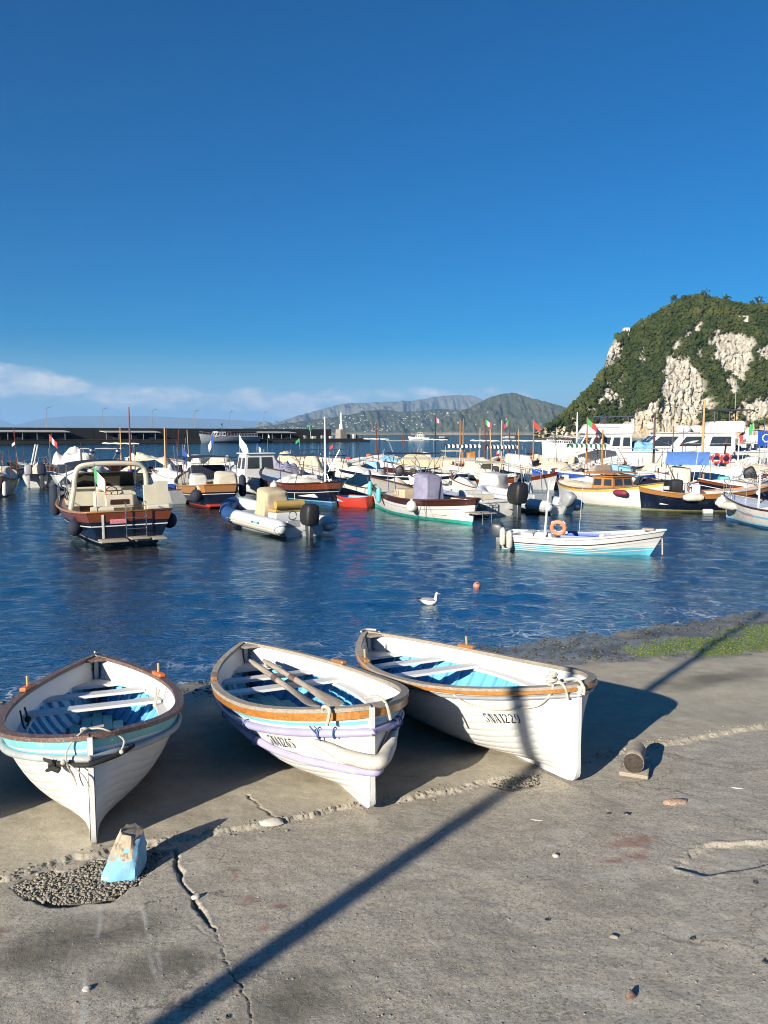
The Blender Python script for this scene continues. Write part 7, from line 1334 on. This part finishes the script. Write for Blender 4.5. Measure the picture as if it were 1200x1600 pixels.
# ================================================================ PIER, LIGHTHOUSE, DISTANT VESSELS, HAZE
pA, pB = at(-330, 697), at(578, 690); pA = Vector((pA.x, pA.y, 0)); pB = Vector((pB.x, pB.y, 0)); dirp = (pB - pA).normalized(); nrm = Vector((dirp.y, -dirp.x, 0)); PL = (pB - pA).length
if nrm.y > 0: nrm = -nrm
PA = math.atan2(dirp.y, dirp.x)
def pier_s(px): d = ray(px, 690); k_ = d[0] / d[1]; return (pA.y * k_ - pA.x) / (dirp.x - k_ * dirp.y)      # how far along the pier a photo column falls
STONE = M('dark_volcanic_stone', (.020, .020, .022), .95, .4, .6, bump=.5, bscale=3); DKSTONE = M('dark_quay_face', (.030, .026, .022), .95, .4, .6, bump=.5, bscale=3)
pier = empty('pier', (pA.x, pA.y, 0), PA); tag(pier, kind='structure')
s_end = PL
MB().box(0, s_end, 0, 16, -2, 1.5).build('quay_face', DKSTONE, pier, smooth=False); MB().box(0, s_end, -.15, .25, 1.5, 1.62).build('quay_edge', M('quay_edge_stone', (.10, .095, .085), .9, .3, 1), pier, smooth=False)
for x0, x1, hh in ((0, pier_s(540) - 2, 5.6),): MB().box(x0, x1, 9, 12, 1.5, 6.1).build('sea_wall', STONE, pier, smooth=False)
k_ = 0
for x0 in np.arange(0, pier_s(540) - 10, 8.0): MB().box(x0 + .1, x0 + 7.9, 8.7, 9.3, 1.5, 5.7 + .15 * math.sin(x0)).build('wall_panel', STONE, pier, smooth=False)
ROOFM = M('pale_corrugated_roof', (.42, .42, .40), .7, .15, .8)
for a, b, z, lab in ((-60, 112, 4.7, 'long open shed with pale roof edge at the left end of the pier'), (168, 254, 4.6, 'open shed with thin pale roof behind the red mast on the pier'), (398, 466, 4.5, 'open shed with sloping grey roof beside the grey ferry on the pier')):
    x0, x1 = pier_s(a), pier_s(b); t = empty('pier_shed', (pA.x + dirp.x * x0 , pA.y + dirp.y * x0, 1.5), PA); tag(t, lab, 'shed'); w = x1 - x0
    MB().add([(0, 1.6, z - 1.85), (w, 1.6, z - 1.85), (w, 8.4, z - 1.3), (0, 8.4, z - 1.3), (0, 1.6, z - 1.55), (w, 1.6, z - 1.55), (w, 8.4, z - 1.1), (0, 8.4, z - 1.1)], [(3, 2, 1, 0), (4, 5, 6, 7), (0, 1, 5, 4), (1, 2, 6, 5), (2, 3, 7, 6), (3, 0, 4, 7)]).build('roof', ROOFM, t, smooth=False)
    for x in np.arange(.3, w, 5.0): MB().box(x, x + .16, 1.9, 2.06, 0, z - 1.8).build('post', GREY, t, smooth=False)
    for i, x in enumerate(np.arange(4, w - 3, 7.3)): MB().box(x, x + 2.4, 4, 4.5, 0, 1.0 + .4 * (i % 2)).build('bench', (DARKGREY, DKMAHOG, GREYWOOD)[i % 3], t, smooth=False)
for k_, a in enumerate((-60, 88, 177, 256, 323, 378, 432)):
    x = pier_s(a); p = pA + dirp * x - nrm * 10.5; t = empty('street_lamp', (p.x, p.y, 6.0), PA); tag(t, ('curved lamp post on the pier wall beyond the left border', 'leftmost curved lamp post on the pier wall', 'curved lamp post on the pier wall above the cabin cruiser', 'curved lamp post on the pier wall right of the red mast', 'curved lamp post on the pier wall over the grey ferry bow', 'curved lamp post on the pier wall over the grey ferry stern', 'farthest curved lamp post, before the distant hills')[k_], 'street lamp', 'lamp posts along the pier')
    MB().tube(catmull([(0, 0, 0), (0, 0, 3.5), (0, 0, 6.2), (.35, 0, 7.4), (1.5, 0, 8.0)], 4), [.16] * 5 + [.12] * 12, 6).build('post', CHROME_POLE, t); MB().rbox(1.4, 2.2, -.15, .15, 7.9, 8.1, .05).build('lamp_head', GREY, t)
# lighthouse at the pier head
x = pier_s(545); p = pA + dirp * x - nrm * 6; t = empty('lighthouse', (p.x, p.y, 1.5), PA); tag(t, 'slender white beacon tower on a stone base at the pier head', 'lighthouse')
MB().box(-2.1, 2.1, -2.1, 2.1, 0, 4.6, .9, .9).build('base', M('grey_stone_base', (.26, .24, .20), .9, .3, .8, bump=.4, bscale=3), t, smooth=False); MB().tube([(0, 0, 4.6), (0, 0, 7.2)], [1.25, .85], 10).build('plinth', WHITE, t); MB().tube([(0, 0, 7.2), (0, 0, 11.0), (0, 0, 12.6)], [.62, .45, .40], 10).build('shaft', WHITE, t); MB().tube([(0, 0, 12.6), (0, 0, 13.2)], [.5, .3], 8).build('lantern', GREY, t)
x = pier_s(495); p = pA + dirp * x - nrm * 5; t = empty('beacon', (p.x, p.y, 1.5), PA); tag(t, 'small green harbour light on a mast before the pier wall end', 'beacon'); MB().tube([(0, 0, 0), (0, 0, 6.6)], .18, 7).build('pole', GREY, t); MB().box(-.6, .6, -.5, .5, 4.0, 6.4, .8, .8).build('green_lantern', GREEN, t)
rbx = random.Random(31)
for k_ in range(12):
    a = 482 + k_ * 8.0; x = pier_s(a); p = pA + dirp * x - nrm * rbx.uniform(3, 7); w = rbx.uniform(1.0, 2.2); hh = rbx.uniform(1.0, 2.4)
    if abs(a - 545) < 9: continue
    tag(MB().rbox(-w / 2, w / 2, -.6, .6, 0, hh, .08).build('crate', (GREY, DARKGREY, WHITE_OLD, STONE)[k_ % 4], loc=(p.x, p.y, 1.5), rot=(0, 0, PA)), 'small block standing on the low pier head beside the beacon tower', 'block', 'blocks standing on the pier head')
# grey ferry alongside the pier
L = 27.0; x = pier_s(352); p = pA + dirp * x + nrm * 4.2; s = Boat('ferry', 'grey ferry with white wheelhouse lying along the pier', 'ferry', L, 6.4, 2.5, 1.3, .0, .85, (p.x, p.y), PA + math.pi, None, rake=.9)
s.hull(M('grey_ship_paint', (.30, .33, .37), .5, .12, .6), None, None, gun=GREY, gr=.08); s.deck(GREY, .02, .03, .3, 1); s.cabin(.05, .60, 1.7, M('grey_ship_house', (.20, .22, .26), .5, .15, .6), 9, .86, DARKGREY, 2.5, .3); s.cabin(.62, .80, 2.2, WHITE, 3, .8, WHITE, 2.55, 1.2); zt = s.ctop
for i in range(10): MB().box(-L * .44 + i * 1.3, -L * .44 + i * 1.3 + .5, -2, 2, 4.2, 4.9).build('deck_seat', DKMAHOG, s.T, smooth=False)
MB().tube([(3.6, 0, zt), (3.6, 0, zt + 3.6)], .09, 6).build('mast', DARKGREY, s.T); s.flag('blue', 1.2, (3.6, 0, zt + 3.6)); s.rail(.7, 1, 1.0, GREY, 9, r=.04)
# vessels out in the bay and by the headland rocks
def vessel(label, px, wy, deg, L, top=WHITE, h=1.6, k_=2, cat='boat', cab=WHITE): s = Boat('motor_yacht', label, cat, L, L * .28, L * .11, L * .06, 0, .8, at(px, wy), R(deg), None, rake=L * .05); s.hull(top, None, None, gun=top, gr=.06); s.deck(WHITE, .02, .03, .3, .5); s.cabin(.25, .72, h, cab, 4, .76, cab, None, h * .5); return s
s = vessel('white tour boat crossing the bay below the wooded hills', 655, 687.2, 176, 13.5, WHITE, 1.8); s.cabin(.35, .6, 1.5, CREAM, 3, .6, WHITE, s.ctop, .4); s.mast(.45, 5, STEEL, .07, 0, s.ctop)
vessel('small dark motor boat in the bay right of the white tour boat', 691, 686.4, 8, 9, DARKGREY, 1.0); s = vessel('small white launch off the tip of the headland', 794, 684.5, 0, 12, WHITE, .7)
for a, b, d, lab in ((872, 697, 178, 'white cabin launch by the rocks at the headland foot, left one'), (888, 698, 4, 'white cabin launch by the rocks at the headland foot, right one')): vessel(lab, a, b, d, 6.2, WHITE, 1.1, cat='boat')
vessel('small white boat anchored close under the limestone cliff', 862, 692, 10, 8, WHITE_OLD, .8)
rk_i = []; rq = random.Random(12)
for k_ in range(90): a = rq.uniform(838, 935); p = at(a, 688.5 + rq.uniform(-1.2, .6)); rk_i.append((p.x, p.y, rq.uniform(-.5, .5), rq.uniform(1.2, 3.0), .6))
tag(scatter('breakwater_rocks', rk_i, M('dark_wet_rock', (.045, .042, .036), .8, .4, .5)), 'low dark breakwater rocks at the foot of the headland', 'rocks', kind='stuff')
# blue and white sign and quay rail at the right border
p = at(1192, 722); t = empty('sign', (p.x, p.y, 0)); tag(t, 'blue sign with white emblem on a post at the right border', 'sign'); MB().tube([(0, 0, -.5), (0, 0, 5.2)], .06, 7).build('post', STEEL, t); MB().rbox(-.8, 1.3, -.04, .04, 2.0, 4.0, .02).build('panel', COBALT, t)
MB().torus((.25, -.05, 3.05), .45, .07, 'y', 20, 6).build('emblem', WHITE, t); MB().rbox(.05, .45, -.06, -.045, 2.5, 2.62, .003).build('emblem_bar', WHITE, t)
# haze over the strait
hb_ = MB().box(-40000, 40000, -600, 46000, -9, 1000)
HZ = bpy.data.materials.new('sea_haze'); HZ.use_nodes = True; nt = HZ.node_tree; nt.nodes.clear(); pv = nd(nt, 'ShaderNodeVolumePrincipled'); pv.inputs['Color'].default_value = (.34, .62, 1.0, 1); pv.inputs['Density'].default_value = 4.2e-5; pv.inputs['Anisotropy'].default_value = 0.0
ho = nd(nt, 'ShaderNodeOutputMaterial'); nt.links.new(pv.outputs[0], ho.inputs['Volume']); tag(hb_.build('haze', HZ, smooth=False), kind='stuff')
